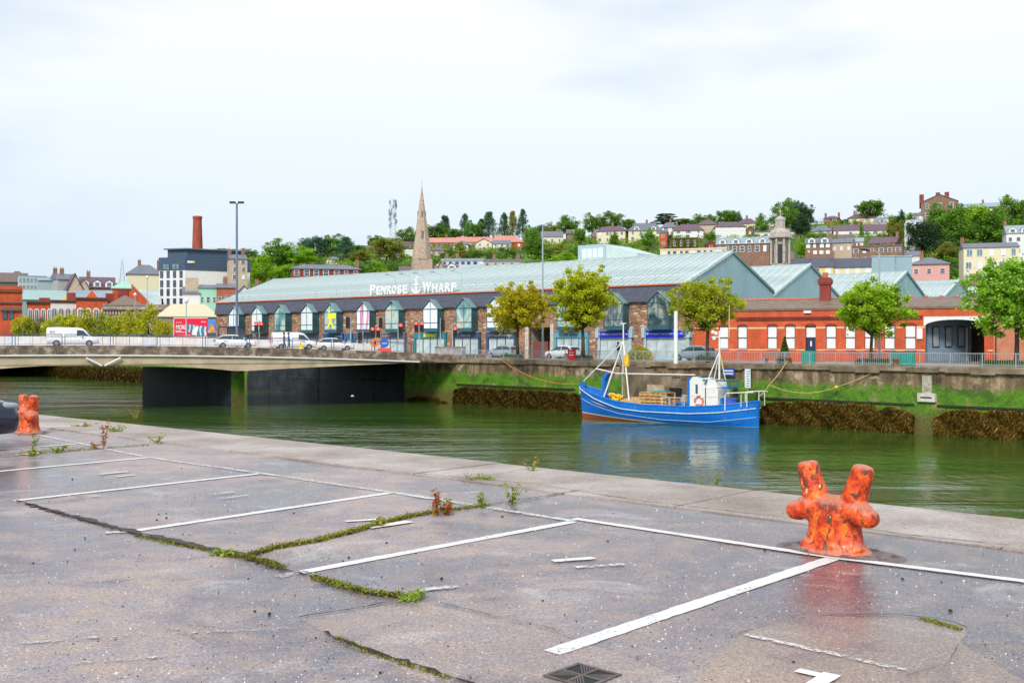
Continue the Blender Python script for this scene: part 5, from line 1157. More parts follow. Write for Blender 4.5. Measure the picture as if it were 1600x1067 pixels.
for z, px in ((5.1, 983),): MB().box(bx(px)-.2, bx(px)+.2, CS*.35-.1, CS*.35+.1, z-.5, z+.5).build('yellow_flag', M('flag_yellow', (.85, .55, .03), .6), fm)
sc = O('blue_scoop', None, bt); MB().prism([(bx(947), 1.7), (bx(951), 1.7), (bx(950), 3.3), (bx(955), 3.95), (bx(951), 4.0), (bx(946), 3.5)], 'y', CS*.3-.25, CS*.3+.25).build('scoop_body', BLUEB, sc)
# deck clutter
WD = M('crate_timber', (.58, .34, .13), .7, .25, 4); ct = T('wooden_crate', 'long slatted orange timber crate on the boat deck before the wheelhouse', 'crate', tuple(Matrix.Rotation(brz, 3, 'Z') @ Vector((bx(1027), 0, 0))+BO+Vector((0, 0, 1.25))), brz)
cl = (bx(1005)-bx(1046))/2
for y in (-.75, .75):
    for z in (.08, .36, .64, .92): MB().box(-cl, cl, y-.03, y+.03, z, z+.17).build('slat', WD, ct)
for x in np.linspace(-cl, cl, 6):
    for y in (-.7, .7): MB().box(x-.05, x+.05, y-.035, y+.035, 0, 1.15).build('batten', WD, ct)
for k in range(5): MB().box(-cl, cl, -.7+k*.3, -.5+k*.3, 1.15, 1.2).build('top_slat', WD, ct)
MB().box(-cl+.2, cl-.9, -.4, .4, 1.21, 1.3).build('teal_net', M('net_teal', (.03, .33, .33), .8, .3, 8), ct)
def onboat(px, y, z): return tuple(Matrix.Rotation(brz, 3, 'Z') @ Vector((bx(px), y, z))+BO)
t = T('timber_bundle', 'bundle of pale boards lying on the boat deck left of the long crate', 'timber', onboat(993, 0, 1.3), brz)
for k in range(5): MB().box(-1.1, 1.0, -.8+k*.34, -.5+k*.34, .0, .62-.05*k).build('board', M('board_tan', (.60, .40, .2), .7, .2, 4), t)
for px, y, col, lab in ((964, .2, 'flag_yellow', 'yellow net heap on the boat foredeck'), (1140, 0, 'tub_violet', 'violet blue tub on the stern deck'), (1123, .3, 'tub_blue', 'light blue tub beside the wheelhouse')):
    mt = MAT.get(col) or M(col, {'tub_violet': (.10, .14, .62), 'tub_blue': (.08, .38, .72)}.get(col), .4)
    t = T('fish_tub' if 'tub' in lab else 'net_heap', lab, 'tub' if 'tub' in lab else 'net', onboat(px, y*CS, 1.5 if px < 1100 else 1.15), brz)
    if 'tub' in lab: MB().lathe([(.5, 0), (.6, .95), (.64, .95), (.64, 1.05), (.56, 1.05), (.5, .2)], 14).build('tub_wall', mt, t, smooth=True); MB().lathe([(.5, .85), (.3, .88)], 12).build('tub_fill', DARK, t)
    else:
        g = MB(); [g.tube([(random.uniform(-.7, .7), random.uniform(-.6, .6), random.uniform(0, .7)) for _ in range(6)], .09, 5) for _ in range(10)]; g.build('netting', mt, t, smooth=True)
# stern and side rails
ry = 1.75
for sg in (-1, 1):
    rl_ = O('side_rail', None, bt)
    for a, b in ((1052, 1062), (1064, 1083)):
        MB().tube([(bx(a), sg*ry, 1.2), (bx(a), sg*ry, 2.15), (bx(b), sg*ry, 2.15), (bx(b), sg*ry, 1.2)], .035, 6).build('hoop', MW, rl_)
    MB().tube([(bx(1149), sg*1.7, 1.3), (bx(1149), sg*1.7, 2.5), (bx(1152), sg*1.7, 2.65), (bx(1178), sg*1.6, 2.75), (bx(1188), sg*1.2, 2.75)], .045, 6).build('stern_rail', MW, rl_)
    for px in (1172, 1181): MB().tube([(bx(px), sg*1.5, 1.6), (bx(px), sg*1.5, 2.72)], .035, 6).build('stanchion', MW, rl_)
O('name_lettering', text_mesh('C 78', .2, .006, BWHT, 'name_lettering', .6), bt, (bx(931), CS*(hb(.08)*.92+.0), 1.95), rz=(0 if CS < 0 else math.pi)-CS*.35)
MB().prism([(8.55, 2.35), (8.7, 2.6), (8.2, 1.5), (7.6, 1.35), (7.75, 2.1)], 'y', CS*.32, CS*.36).build('bow_flash', BWHT, bt) if False else None
# ropes
def sag(p, q, s, n=14): p, q = Vector(p), Vector(q); return [p.lerp(q, i/n)-Vector((0, 0, s*4*(i/n)*(1-i/n))) for i in range(n+1)]
RO = M('orange_rope', (.62, .20, .06), .8); RY = M('yellow_rope', (.52, .42, .16), .8); bow = Vector(onboat(911, 0, 3.0)); st = Vector(onboat(1186, 0, 2.4))
qp = FW.P(FW.u(782), -.1, .1)
tag(MB().tube(sag(qp, bow, .9), .05, 5).build('mooring_rope', RO), 'orange mooring rope sagging from the quay edge to the boat bow', 'rope')
jn = st+Vector((.9, .4, .9)); q1 = FW.P(FW.u(1230), .2, .45); q2 = FW.P(FW.u(1398), .2, .4)
tag(MB().tube(sag(st, jn, .1)+sag(jn, q1, .15)[1:], .033, 5).build('mooring_rope', RY), 'yellow rope rising from the boat stern to the left quay post', 'rope')
yk = FW.P(FW.u(1312), -.5, -1.7)
tag(MB().tube(sag(jn, yk, .55)+sag(yk, q2, .15)[1:], .03, 5).build('mooring_rope', RY), 'yellow rope looping low along the wall to the right quay post', 'rope')
tag(MB().lathe([(.02, -.12), (.14, -.05), (.12, .1), (.02, .15)], 8).build('rope_knot', MAT['flag_yellow'], loc=tuple(yk)), 'yellow knot halfway along the rope looping low across the wall', 'knot')
for px, lab in ((1230, 'small rust brown mooring post on the quay edge, left of two right of the boat'), (1398, 'small rust brown mooring post on the quay edge, right of two right of the boat')):
    t = T('mooring_post', lab, 'mooring post', tuple(FW.P(FW.u(px), .15, .0)), FW.rz); MB().lathe([(.26, 0), (.2, .1), (.18, .35), (.26, .45), (.22, .55), (.05, .58)], 12).build('post_casting', M('rust_brown', (.25, .10, .06), .8, .3, 8), t, smooth=True)
# gull
gl_ = T('gull', 'white gull gliding over the water below the bridge', 'gull', tuple(W(551, 619, 92)), .3); gl_.scale = (.7, .7, .7)
g = MB(); g.lathe([(.01, -.25), (.07, -.1), (.08, .05), (.05, .16), (.01, .22)], 8); 
for i, q in enumerate(g.v): g.v[i] = (q[2], q[0], q[1])
g.build('body', WHITE, gl_, smooth='all')
for sg in (-1, 1): MB().hexa([(-.08, sg*.05, 0), (.08, sg*.05, 0), (.06, sg*.35, .14), (-.06, sg*.35, .14), (-.08, sg*.05, .02), (.08, sg*.05, .02), (.06, sg*.35, .16), (-.06, sg*.35, .16)]).build('wing', WHITE, gl_) ; MB().hexa([(-.06, sg*.35, .14), (.06, sg*.35, .14), (-.1, sg*.62, .1), (-.14, sg*.62, .1), (-.06, sg*.35, .155), (.06, sg*.35, .155), (-.1, sg*.62, .11), (-.14, sg*.62, .11)]).build('wing_tip', M('gull_grey', (.5, .52, .55), .6), gl_)

# ---------------------------------------------------------------- near bollards
def rust_mat():
    m, nt, n, l, b = nodes('flaking_orange_paint'); v = coords(nt, False)
    a = noise(nt, coords(nt, False, (1, 1, .7)), 12, 9, .78, .4); c = noise(nt, coords(nt, False, (1.4, 1.4, .8)), 13, 8, .72, .4); f = noise(nt, v, 60, 4, .7)
    ge = nt.nodes.new('ShaderNodeNewGeometry'); sx = nt.nodes.new('ShaderNodeSeparateXYZ'); l.new(ge.outputs['Normal'], sx.inputs[0])
    col = ramp(nt, a, [(.36, (.30, .018, .005)), (.45, (.60, .045, .007)), (.52, (.80, .10, .009)), (.59, (.88, .20, .014)), (.68, (.9, .34, .03))])
    dk = maprange(nt, c, .545, .56); col = mixc(nt, dk, col, mixc(nt, f, (.07, .018, .012), (.22, .07, .045)))
    pale = maprange(nt, noise(nt, coords(nt, False, (1, 1, .6)), 9, 5, .7, .3), .65, .68); col = mixc(nt, pale, col, (.92, .72, .30))
    worn = maprange(nt, mth(nt, 'ADD', sx.outputs[2], mth(nt, 'MULTIPLY', mth(nt, 'SUBTRACT', a, .5), 1.3)), .38, .72); col = mixc(nt, mth(nt, 'MULTIPLY', worn, .85), col, mixc(nt, f, (.42, .13, .07), (.62, .26, .17)))
    l.new(col, b.inputs['Base Color']); l.new(maprange(nt, worn, 0, 1, .5, .38), b.inputs['Roughness'])
    h = mth(nt, 'ADD', mth(nt, 'MULTIPLY', dk, -1.), mth(nt, 'MULTIPLY', f, .35)); bump(nt, h, b, .6, .006); MAT['rust'] = m; return m
RUST = rust_mat()
def bollard_mesh():
    g = MB()
    g.lathe([(.27, 0), (.235, .03), (.205, .09), (.19, .18), (.19, .30), (.17, .38), (.10, .43)], 28, ex=1.12, ey=.86)
    def ell(c, r, rot=None):
        o = len(g.v); prof = [(math.sin(a), -math.cos(a)) for a in np.linspace(.08, math.pi-.08, 12)]; q = MB().lathe(prof, 20)
        R_ = Matrix.Rotation(rot[1], 3, rot[0]) if rot else Matrix.Identity(3)
        g.add([tuple(R_ @ Vector((p[0]*r[0], p[1]*r[1], p[2]*r[2]))+Vector(c)) for p in q.v], q.f)
    ell((0, 0, .36), (.25, .155, .10))
    for sg in (-1, 1):
        g.tube([(sg*.11, 0, .28), (sg*.155, 0, .42), (sg*.205, 0, .58), (sg*.232, 0, .68), (sg*.238, 0, .71), (sg*.241, 0, .722)], [.115, .105, .092, .088, .078, .05], 20)
        ell((sg*.28, -.06, .315), (.108, .098, .085), ('Y', sg*.3)); ell((sg*.19, -.03, .34), (.14, .12, .105))
        g.tube([(sg*.19, -.06, .0), (sg*.155, -.05, .06), (sg*.13, -.04, .15), (sg*.1, 0, .3)], [.09, .085, .08, .08], 14)
    me = g.mesh('bollard_casting', RUST); o = O('tmp', me); m = o.modifiers.new('r', 'REMESH'); m.mode = 'VOXEL'; m.voxel_size = .0085; m.use_smooth_shade = True
    s = o.modifiers.new('s', 'SMOOTH'); s.iterations = 9; s.factor = .6
    bpy.context.view_layer.update(); nm = bpy.data.meshes.new_from_object(o.evaluated_get(bpy.context.evaluated_depsgraph_get())); nm.name = 'casting'; bpy.data.objects.remove(o); nm.materials.clear(); nm.materials.append(RUST)
    for p in nm.polygons: p.use_smooth = True
    return nm
BM = bollard_mesh(); PLT = M('rusty_plate', (.19, .145, .14), .6, .4, 12, world=True)
def bollard(label, loc, rz):
    t = T('bollard', label, 'bollard', loc, rz, 'twin horned quay bollards'); O('casting', BM, t, (0, 0, .008), scale=(1, 1, .96))
    g = MB(); g.lathe([(.44, 0), (.43, .008), (.40, .013)], 32, (0.04, 0, 0), ex=1.2, ey=.62); g.build('base_plate', PLT, t)
    for k in range(8):
        a = k*math.pi/4+.3; c = (.04+.44*math.cos(a)*1.0, .22*math.sin(a), .012); MB().lathe([(.032, 0), (.032, .008), (.02, .012)], 6, c, a0=k).build('bolt', PLT, t)
    return t
q = G(1312, 866); bollard('flaking orange twin horned bollard at the end of the bold white bay line', (q.x, q.y+.12, 0), FE.rz)
q = G(41, 677); bollard('flaking orange twin horned bollard beside the nose of the navy car', (q.x, q.y+.1, 0), FE.rz)
# drain grate
gc = G(910, 1056); gr = T('drain_grate', 'dark iron drain grate with slanted slots set in the asphalt', 'grate', (gc.x, gc.y, .0), -.74)
IRON = M('worn_iron', (.13, .10, .09), .5, .3, 10); w_ = .12
MB().box(-w_-.016, w_+.016, -w_-.016, w_+.016, -.05, .0045).build('sump', DARK, gr)
for a, b, c, d_ in ((-w_-.02, w_+.02, -w_-.02, -w_), (-w_-.02, w_+.02, w_, w_+.02), (-w_-.02, -w_, -w_, w_), (w_, w_+.02, -w_, w_)): MB().box(a, b, c, d_, .0046, .009).build('rim', IRON, gr)
for sx in (-1, 1):
    for sy in (-1, 1):
        for k in range(6):
            x0 = .010+k*.019; 
            if sx*sy > 0: p = [(sx*x0, sy*.01), (sx*(x0+.009), sy*.01), (sx*(w_-.002), sy*(w_-x0-.009)), (sx*(w_-.002), sy*(w_-x0))]
            else: p = [(sx*.01, sy*x0), (sx*.01, sy*(x0+.009)), (sx*(w_-x0-.009), sy*(w_-.002)), (sx*(w_-x0), sy*(w_-.002))]
            MB().prism(p, 'z', .0046, .008).build('bar', IRON, gr)
MB().box(-w_, w_, -.008, .008, .0046, .0085).build('rib', IRON, gr); MB().box(-.008, .008, -w_, -.009, .0046, .0085).build('rib', IRON, gr); MB().box(-.008, .008, .009, w_, .0046, .0085).build('rib', IRON, gr)
# moss, weeds, pebbles
MLEAF = leafmat('moss_tufts', [(.12, .16, .01), (.24, .30, .015), (.32, .26, .03), (.10, .08, .02)], .2)
def along(pts, n, jit):
    P = [G(*q) for q in pts]; L_ = [(b-a).length for a, b in zip(P, P[1:])]; out = []
    for _ in range(n):
        s = random.uniform(0, sum(L_)); i = 0
        while i < len(L_)-1 and s > L_[i]: s -= L_[i]; i += 1
        out.append(P[i].lerp(P[i+1], min(1, s/L_[i]))+Vector((random.gauss(0, jit), random.gauss(0, jit), 0)))
    return out
for pts, n, jit, hh, lab in [([(385, 870), (430, 857), (500, 845), (560, 829), (640, 808), (680, 801)], 5200, .022, .03, 'bright moss line along the crack from the corner to the tall red weed'), ([(345, 866), (385, 872), (425, 882), (440, 888)], 1500, .022, .025, 'mossy corner where two cracks meet'),
    ([(490, 903), (540, 918), (570, 926), (655, 938)], 1900, .018, .025, 'green moss in the crack below the second bay line'), ([(680, 801), (765, 790)], 700, .018, .03, 'moss and sprouts around the tall red weed'),
    ([(30, 710), (150, 702)], 900, .03, .05, 'weedy moss along the crack near the navy car'), ([(150, 702), (232, 696)], 300, .02, .03, 'thin moss along the crack right of the red dock stem'),
    ([(215, 838), (350, 866)], 600, .02, .012, 'dark moss along the long crack'), ([(520, 995), (600, 1028), (700, 1060)], 350, .012, .012, 'sparse moss in the lower crack'), ([(1440, 967), (1500, 984)], 250, .012, .012, 'moss edge of the repaired patch at lower right')]:
    random.seed(n); A = np.array([tuple(p+Vector((0, 0, abs(random.gauss(0, hh*.5))+.004))) for p in along(pts, n, jit)]); rng = np.random.default_rng(n)
    o = stuff(O('moss', quads_mesh('moss', A, .012, .02, MLEAF))); tag(o, lab, 'moss')
def weed(px, py, h, n, cols, label, spread=.06, stems=3, red=False, name='weed'):
    global rng; q = G(px, py); t = T(name, label, 'weed', tuple(q)); random.seed(int(px)); rng = np.random.default_rng(int(px+py)); g = MB(); LP = []
    for k in range(stems):
        top = Vector((random.gauss(0, spread), random.gauss(0, spread), h*random.uniform(.6, 1) if k else h)); mid = top*.5+Vector((random.gauss(0, .01), random.gauss(0, .01), 0))
        g.tube([(0, 0, 0), mid, top], [.004, .003, .0015], 4)
        for _ in range(n//stems): s = random.uniform(.05, 1.02); p = mid*(s*2) if s < .5 else mid.lerp(top, s*2-1); LP.append(tuple(p+Vector((random.gauss(0, .018), random.gauss(0, .018), random.gauss(0, .012)))))
    g.build('stem', M('weed_stem', (.25, .12, .04), .7), t); O('leaves', quads_mesh('leaves', np.array(LP), .022, .042, leafmat('weed_'+cols[0], cols[1], .3)), t); return t
RW = ('red', [(.45, .06, .03), (.62, .16, .06), (.3, .1, .03), (.4, .3, .04)]); GW = ('green', [(.14, .28, .03), (.26, .42, .04), (.38, .42, .08), (.2, .34, .04)]); YW = ('straw', [(.45, .38, .08), (.3, .32, .05), (.55, .42, .12)])
for a in [(682, 806, .26, 130, RW, 'tall red dock weed rising from the mossy crack', .03, 3), (700, 805, .13, 110, RW, 'low red leaved tuft at the foot of the tall dock weed', .06, 7), (697, 803, .15, 90, GW, 'green sprout right beside the tall dock weed', .03, 3),
          (753, 794, .16, 70, GW, 'thin green sprout at the crack end', .03, 3), (800, 787, .22, 110, GW, 'branching green weed standing on the crack right of the sprout', .07, 5), (831, 737, .17, 60, YW, 'straw coloured weed at the quay edge', .06, 4), (758, 751, .06, 150, GW, 'small green tuft in the edge seam', .12, 8),
          (162, 700, .42, 150, RW, 'tall red brown dock stem near the left crack', .03, 2), (148, 701, .1, 90, RW, 'small red leaf clump left of the dock stem', .06, 5), (52, 711, .34, 120, GW, 'slender green weed in the crack near the navy car', .04, 3), (52, 712, .09, 120, GW, 'leafy base clump by the navy car', .1, 7), (90, 707, .13, 150, GW, 'round green tuft between the navy car and the dock stem', .09, 8),
          (128, 668, .08, 170, YW, 'yellow green clump in the edge seam near the left bollard', .16, 9), (184, 676, .15, 200, GW, 'bushy yellow green clump on the quay edge', .14, 9), (212, 656, .3, 60, YW, 'dry straw weed on the quay nosing before the bridge pier', .12, 6), (245, 693, .18, 110, GW, 'pale green sprouts near the end of the left crack', .1, 7), (1120, 757, .14, 40, GW, 'tiny sprout on the quay nosing left of the orange bollard', .04, 3),
          (590, 822, .07, 120, YW, 'yellow tuft on the mossy crack by the worn numeral', .06, 6), (640, 935, .035, 200, GW, 'flat green tuft at the crack junction', .07, 8), (350, 868, .035, 120, GW, 'flat green tuft left of the mossy corner', .05, 7)]:
    weed(*a[:6], spread=a[6], stems=a[7])
random.seed(98)
for nm_, n_, c_, lb_ in (('dark_grit', 1500, (.03, .022, .02), 'fine dark grit scattered over the asphalt of the car park'), ('pale_grit', 1300, (.8, .76, .7), 'fine pale grit scattered over the asphalt of the car park')):
    g = MB()
    for _ in range(n_):
        p = G(random.uniform(-50, 1650), random.uniform(700, 1090)**1.0, 0)
        if FE.loc(p)[1] > -.1: continue
        r = random.uniform(.0018, .0062)*(1 if random.random() < .93 else 1.6); a = random.uniform(0, 3); zb = .010 if FE.loc(p)[1] < -1.7 else .024
        g.add([(p.x+r*math.cos(a+k*1.571)*random.uniform(.7, 1.3), p.y+r*math.sin(a+k*1.571)*random.uniform(.7, 1.3), zb-.010) for k in range(4)]+[(p.x, p.y, zb-.010+r*1.1)], [(0, 1, 4), (1, 2, 4), (2, 3, 4), (3, 0, 4)])
    tag(stuff(g.build(nm_, M(nm_, c_, .8, .2, 30))), lb_, 'grit')
random.seed(99)
pbm = MB().lathe([(.004, 0), (.012, .003), (.014, .01), (.009, .017), (.002, .019)], 7).mesh('pebble', M('pebble_dark', (.035, .025, .025), .8)); pts = [(133, 841), (105, 877), (604, 849), (848, 939), (950, 846), (594, 1052), (398, 956), (421, 960), (248, 804), (260, 802), (245, 813), (260, 810), (545, 872), (536, 877), (330, 885), (785, 808), (735, 718), (459, 802), (117, 859), (690, 905), (1195, 860), (1485, 955), (1410, 905), (173, 753), (113, 749), (284, 732), (1240, 1035), (52, 880), (650, 865), (700, 1010)]
for k, (px, py) in enumerate(pts):
    s = random.uniform(.35, .8); o = O('pebble', pbm, None, tuple(G(px, py)+Vector((0, 0, .001))), random.uniform(0, 6), (s*1.3, s, s)); o['label'] = 'small dark pebble lying loose on the wet asphalt'; o['category'] = 'pebble'; o['group'] = 'loose pebbles on the asphalt'
# ---------------------------------------------------------------- houses
def house(px0, px1, yb, ye, yr, wall, roof, kind='hip', win=(3, 2), chim=(), yaw=None, label='', Y=None, depth=8., wk='sash', ww=1.1, wh=1.25, cat='house', name='house', z0=None, group=None, side=None, cchim=None, inset=.28, ext=4., dorm=0, extra=None):
    pc = (px0+px1)/2; Y = Y or hillY(pc, yb); base = W(pc, yb, Y); s = Y/FX; w_ = (px1-px0)*s; he = (yb-ye)*s; hr = (ye-yr)*s
    th = math.atan2(base.x, Y); yaw = random.uniform(-.22, .12) if yaw is None else yaw
    if abs(yaw) > .02: w_ = max(3., (w_-depth*abs(math.sin(yaw))*.8)/math.cos(yaw))
    t = T(name, label, cat, tuple(base), -th+yaw, group); h = w_/2
    MB().box(-h, h, 0, depth, -ext, he).build('wall', wall, t)
    e = .35; rz_ = []
    if kind == 'hip':
        i_ = min(h*.95, depth*.5)*min(1, inset*2.6); g = MB(); g.add([(-h-e, -e, he), (h+e, -e, he), (h+e, depth+e, he), (-h-e, depth+e, he), (-h+i_, depth/2, he+hr), (h-i_, depth/2, he+hr)], [(0, 1, 5, 4), (1, 2, 5), (2, 3, 4, 5), (3, 0, 4), (3, 2, 1, 0)]); g.box(-h-e, h+e, -e, depth+e, he-.18, he-.002)
        rf = g.build('roof', roof, t)
    elif kind == 'gable':
        rf = MB().prism([(-e, he-.1), (depth/2, he+hr), (depth+e, he-.1), (depth/2, he-.12)], 'x', -h-.15, h+.15).build('roof', roof, t)
        MB().prism([(0, he-.02), (depth/2, he+hr-.25), (depth, he-.02)], 'x', -h+.01, h-.01).build('gable', side or wall, t)
    elif kind == 'front':
        MB().prism([(-h, he-.01), (0, he+hr-.05), (h, he-.01)], 'y', 0, depth).build('gable', wall, t)
        rf = MB().prism([(-h-e, he-.25), (0, he+hr), (h+e, he-.25), (h+e, he+.0), (0, he+hr+.25), (-h-e, he+.0)], 'y', -.3, depth+.2).build('roof', roof, t)
    elif kind == 'flat':
        rf = MB().box(-h-.1, h+.1, -.12, depth+.1, he, he+max(hr, .2)).build('roof', roof, t)
    elif kind == 'mono':
        rf = MB().prism([(-e, he), (depth*.6, he+hr), (depth*.6, he-.1), (-e, he-.12)], 'x', -h-.1, h+.1).build('roof', roof, t)
    nx, nz_ = win; fl = he/max(1, nz_)
    if wk == 'sash' and ww == 1.1: wk = random.choice(['sash', 'sash', 'plain', 'wide', 'blind']); ww = {'wide': 2.0, 'plain': 1.5}.get(wk, 1.1)
    ww_ = min(ww, w_/max(1, nx)*.55); wh_ = min(wh, fl*.58)
    for j in range(nz_):
        for i in range(nx):
            x = -h+w_*(i+.5)/nx; addwin(t, wk if random.random() > .15 else 'blind', x+random.uniform(-.12, .12)*ww_, j*fl+fl*.28, ww_*random.choice([.75, 1, 1.1]), wh_, -.02) if not (nx > 2 and wk == 'wide' and i % 3 == 2) else addwin(t, 'sash', x, j*fl+fl*.28, .9, wh_, -.02)
    for k in range(dorm):
        x = -h+w_*(k+.5)/dorm; d_ = O('dormer', None, t, (x, 0, he)); dw = min(1.1, w_/dorm*.32); MB().prism([(-dw, .1), (dw, .1), (dw, 1.2), (0, 1.75), (-dw, 1.2)], 'y', -.1, 2.).build('cheeks', WHITE, d_); O('window', WM['sash'], d_, (0, -.12, .25), scale=(dw*1.3, 1, .95))
        MB().prism([(-dw-.12, 1.15), (0, 1.78), (dw+.12, 1.15), (dw+.12, 1.3), (0, 1.95), (-dw-.12, 1.3)], 'y', -.2, 2.).build('dormer_roof', roof, d_)
    for c in chim:
        x = -h+w_*c; ch = MB().box(x-.45, x+.45, depth/2-.35, depth/2+.35, he, he+hr+1.25).build('chimney', cchim or BRICKB, t)
        for dx in (-.22, .22): MB().lathe([(.13, 0), (.1, .4)], 6, (x+dx, depth/2, he+hr+1.25)).build('pot', TILED, ch)
    return t
WR, CRm = PWHITE, CREAM
TAN = M('tan_render', (.55, .44, .32), .85, .1); IVY = leafmat('ivy', [(.12, .16, .01), (.24, .24, .02), (.30, .22, .03)], .1); GREYR = M('grey_render', (.42, .42, .42), .85, .1); BEIGE = M('beige_sheet_roof', (.66, .58, .40), .6, .06)
H = house
# right-hand hill, back row to front
H(1286, 1311, 348, 341, 336, BRICKD, PURP, 'hip', (2, 1), (.05, .95), label='small maroon brick house with two chimneys alone on the skyline')
H(1326, 1367, 350, 340, 333, TAN, PURP, 'hip', (4, 1), (.25, .75), label='tan house with low plum roof below the airy skyline tree')
H(1368, 1389, 350, 342, 340, GREYR, BLUEG, 'flat', (3, 1), label='flat grey block right of the tan skyline house')
H(1199, 1213, 359, 347, 339, CRm, GREY, 'hip', (1, 2), label='narrow cream house behind the stone cupola')
H(1225, 1257, 372, 361, 351, WR, GREY, 'hip', (2, 1), label='grey roofed white house right of the stone cupola cross')
H(1264, 1301, 369, 361, 351, WR, GREY, 'hip', (3, 1), (.9,), label='grey hipped bungalow left of the two plum roofed ones')
H(1303, 1344, 370, 360, 350, WR, PURP, 'gable', (4, 1), (.98,), label='white house with plain plum gable roof, left of a pair')
H(1348, 1387, 368, 360, 349, WR, PURP, 'gable', (3, 1), label='white house with plain plum gable roof, right of a pair')
H(1282, 1336, 377, 373, 365, BRICKB, BROWNR, 'gable', (4, 1), (.5,), label='low brown roofed terrace below the two plum gable roofs')
H(1150, 1183, 361, 349, 340, CRm, PURP, 'hip', (2, 1), (.45,), label='cream house with plum hip roof behind the long white house')
H(1088, 1121, 368, 351, 342, TAN, PURP, 'hip', (2, 1), label='tan house with plum roof and rounded bay before the skyline trees')
H(1117, 1166, 372, 354, 345, WR, PURP, 'hip', (4, 2), label='long white house with plum hip roof in the middle of the hill')
H(1163, 1181, 368, 361, 355, BRICKB, PURP, 'front', (1, 1), label='small brown gabled annexe right of the long white house')
H(1178, 1214, 373, 362, 354, CRm, GREY, 'hip', (3, 1), label='cream bungalow with grey hip roof left of the cupola')
H(1033, 1059, 367, 355, 346, WR, GREY, 'hip', (2, 2), (.6,), label='white house with grey roof below the flat topped cedar')
H(1052, 1099, 372, 360, 349, WR, PURP, 'hip', (3, 2), (.1,), wk='wide', ww=2.2, label='wide house with plum hip roof and white bay windows')
H(982, 1034, 377, 360, 347, CRm, GREY, 'hip', (4, 2), (.55,), dorm=2, label='large grey roofed house with two white front gables')
H(930, 979, 379, 361, 352, CRm, PURP, 'hip', (4, 2), (.5,), label='large cream house with plum brown roof and one chimney')
H(885, 911, 377, 365, 357, BRICKB, BROWNR, 'gable', (2, 1), dorm=1, label='brown house with a single white gable left of the large cream house')
H(845, 880, 381, 370, 360, CRm, GREY, 'gable', (3, 1), label='cream bungalow with grey roof among the left trees of the right hill')
H(925, 940, 378, 370, 362, BRICKD, BROWNR, 'gable', (1, 1), label='small maroon roofed building left of the large cream house')
H(1031, 1041, 386, 364, 360, BRICK, GREY, 'flat', (1, 2), label='tall narrow orange brick house end before the large grey roofed house')
iv = H(1048, 1091, 389, 373, 371, BRICKB, GREY, 'flat', (4, 1), label='ivy covered building with four windows in a row', Y=352, ww=1.6, wh=2.2)
n = 2600; w_ = 42/FX*352; A = np.stack([rng.uniform(-w_/2, w_/2, n), np.full(n, -.15)-rng.random(n)*.2, rng.uniform(0, 3.7, n)], 1); k = np.abs(((A[:, 0]+w_/2)/(w_/4)) % 1-.5) > .2; O('ivy', quads_mesh('ivy', A[k | (A[:, 2] > 3.1) | (A[:, 2] < .8)], .3, .3, IVY), iv)
H(1118, 1202, 399, 381, 369, BRICKB, BLUEG, 'gable', (7, 1), (), dorm=4, label='long brown brick terrace with blue grey roof and dormers', Y=330, wk='sash', ww=1.5, wh=2.0)
H(1103, 1119, 392, 381, 376, BRICKD, BROWNR, 'front', (1, 1), label='small maroon gabled house left of the long dormered terrace')
H(1030, 1136, 404, 390, 388, CRm, CREAM, 'flat', (11, 1), label='long cream building with dark openings just above the main ridge', Y=215, wk='dark', ww=1.6, wh=1.5, depth=6, z0=0, ext=25, yaw=-.1)
H(1259, 1298, 400, 380, 370, BRICKB, GREY, 'gable', (4, 2), (.98,), dorm=2, label='brown terrace with grey roof and two white dormers behind lime trees', Y=325)
H(1297, 1333, 396, 379, 371, TAN, GREY, 'gable', (3, 1), label='tan house with low grey roof between the lime trees and the brown terrace', Y=330)
H(1320, 1349, 398, 378, 370, CRm, BLUEG, 'gable', (2, 2), label='cream house with pale blue grey roof left of the brown terrace', Y=335)
H(1355, 1402, 388, 380, 369, BRICKB, PURP, 'gable', (3, 1), (.95,), label='plum roofed house behind the brown parapet terrace', Y=345)
H(1331, 1409, 412, 385, 383, BRICKB, BROWNR, 'flat', (6, 2), (.02, .7), label='brown terrace with straight parapet and six windows', Y=300, ww=1.4)
H(1408, 1437, 405, 400, 391, WR, GREY, 'gable', (2, 1), label='low grey roof right of the brown parapet terrace', Y=300)
H(1237, 1301, 432, 417, 401, YELL, DSLATE, 'gable', (4, 1), (.02, .42, .98), label='yellow fronted terrace with dark slate roof, left of two', Y=245, z0=0, ext=14, yaw=0, depth=9)
H(1301, 1363, 432, 417, 401, CRm, DSLATE, 'gable', (4, 1), (.98,), label='cream fronted terrace with dark slate roof, right of two', Y=245, ext=14, yaw=0, depth=9)
for a, b, l in ((1363, 1397, 'left'), (1397, 1424, 'right')): H(a, b, 432, 401, 400, M('teal_box', (.30, .42, .46), .5, .06), M('teal_box_cap', (.4, .5, .52), .5), 'flat', (0, 0), label='plain blue teal plant box, %s of two above the warehouse roofs' % l, Y=225, ext=14, yaw=0, name='plant_box', cat='plant room')
H(1424, 1481, 434, 412, 400, PINK, GREY, 'hip', (3, 1), (.3,), label='pink house with grey hip roof behind the warehouse gables', Y=250, ext=14, inset=.38)
H(1430, 1512, 448, 439, 438, PINK, PINK, 'flat', (0, 0), label='long low pink wall building behind the last gables', Y=232, ext=14, yaw=0, depth=3)
H(1506, 1592, 445, 386, 377, CRm, GREY, 'gable', (5, 3), (.02,), label='tall cream house with brown gable end and white attic windows', Y=262, ext=14, side=BRICKB, ww=1.1, wh=1.8, yaw=.15, depth=9)
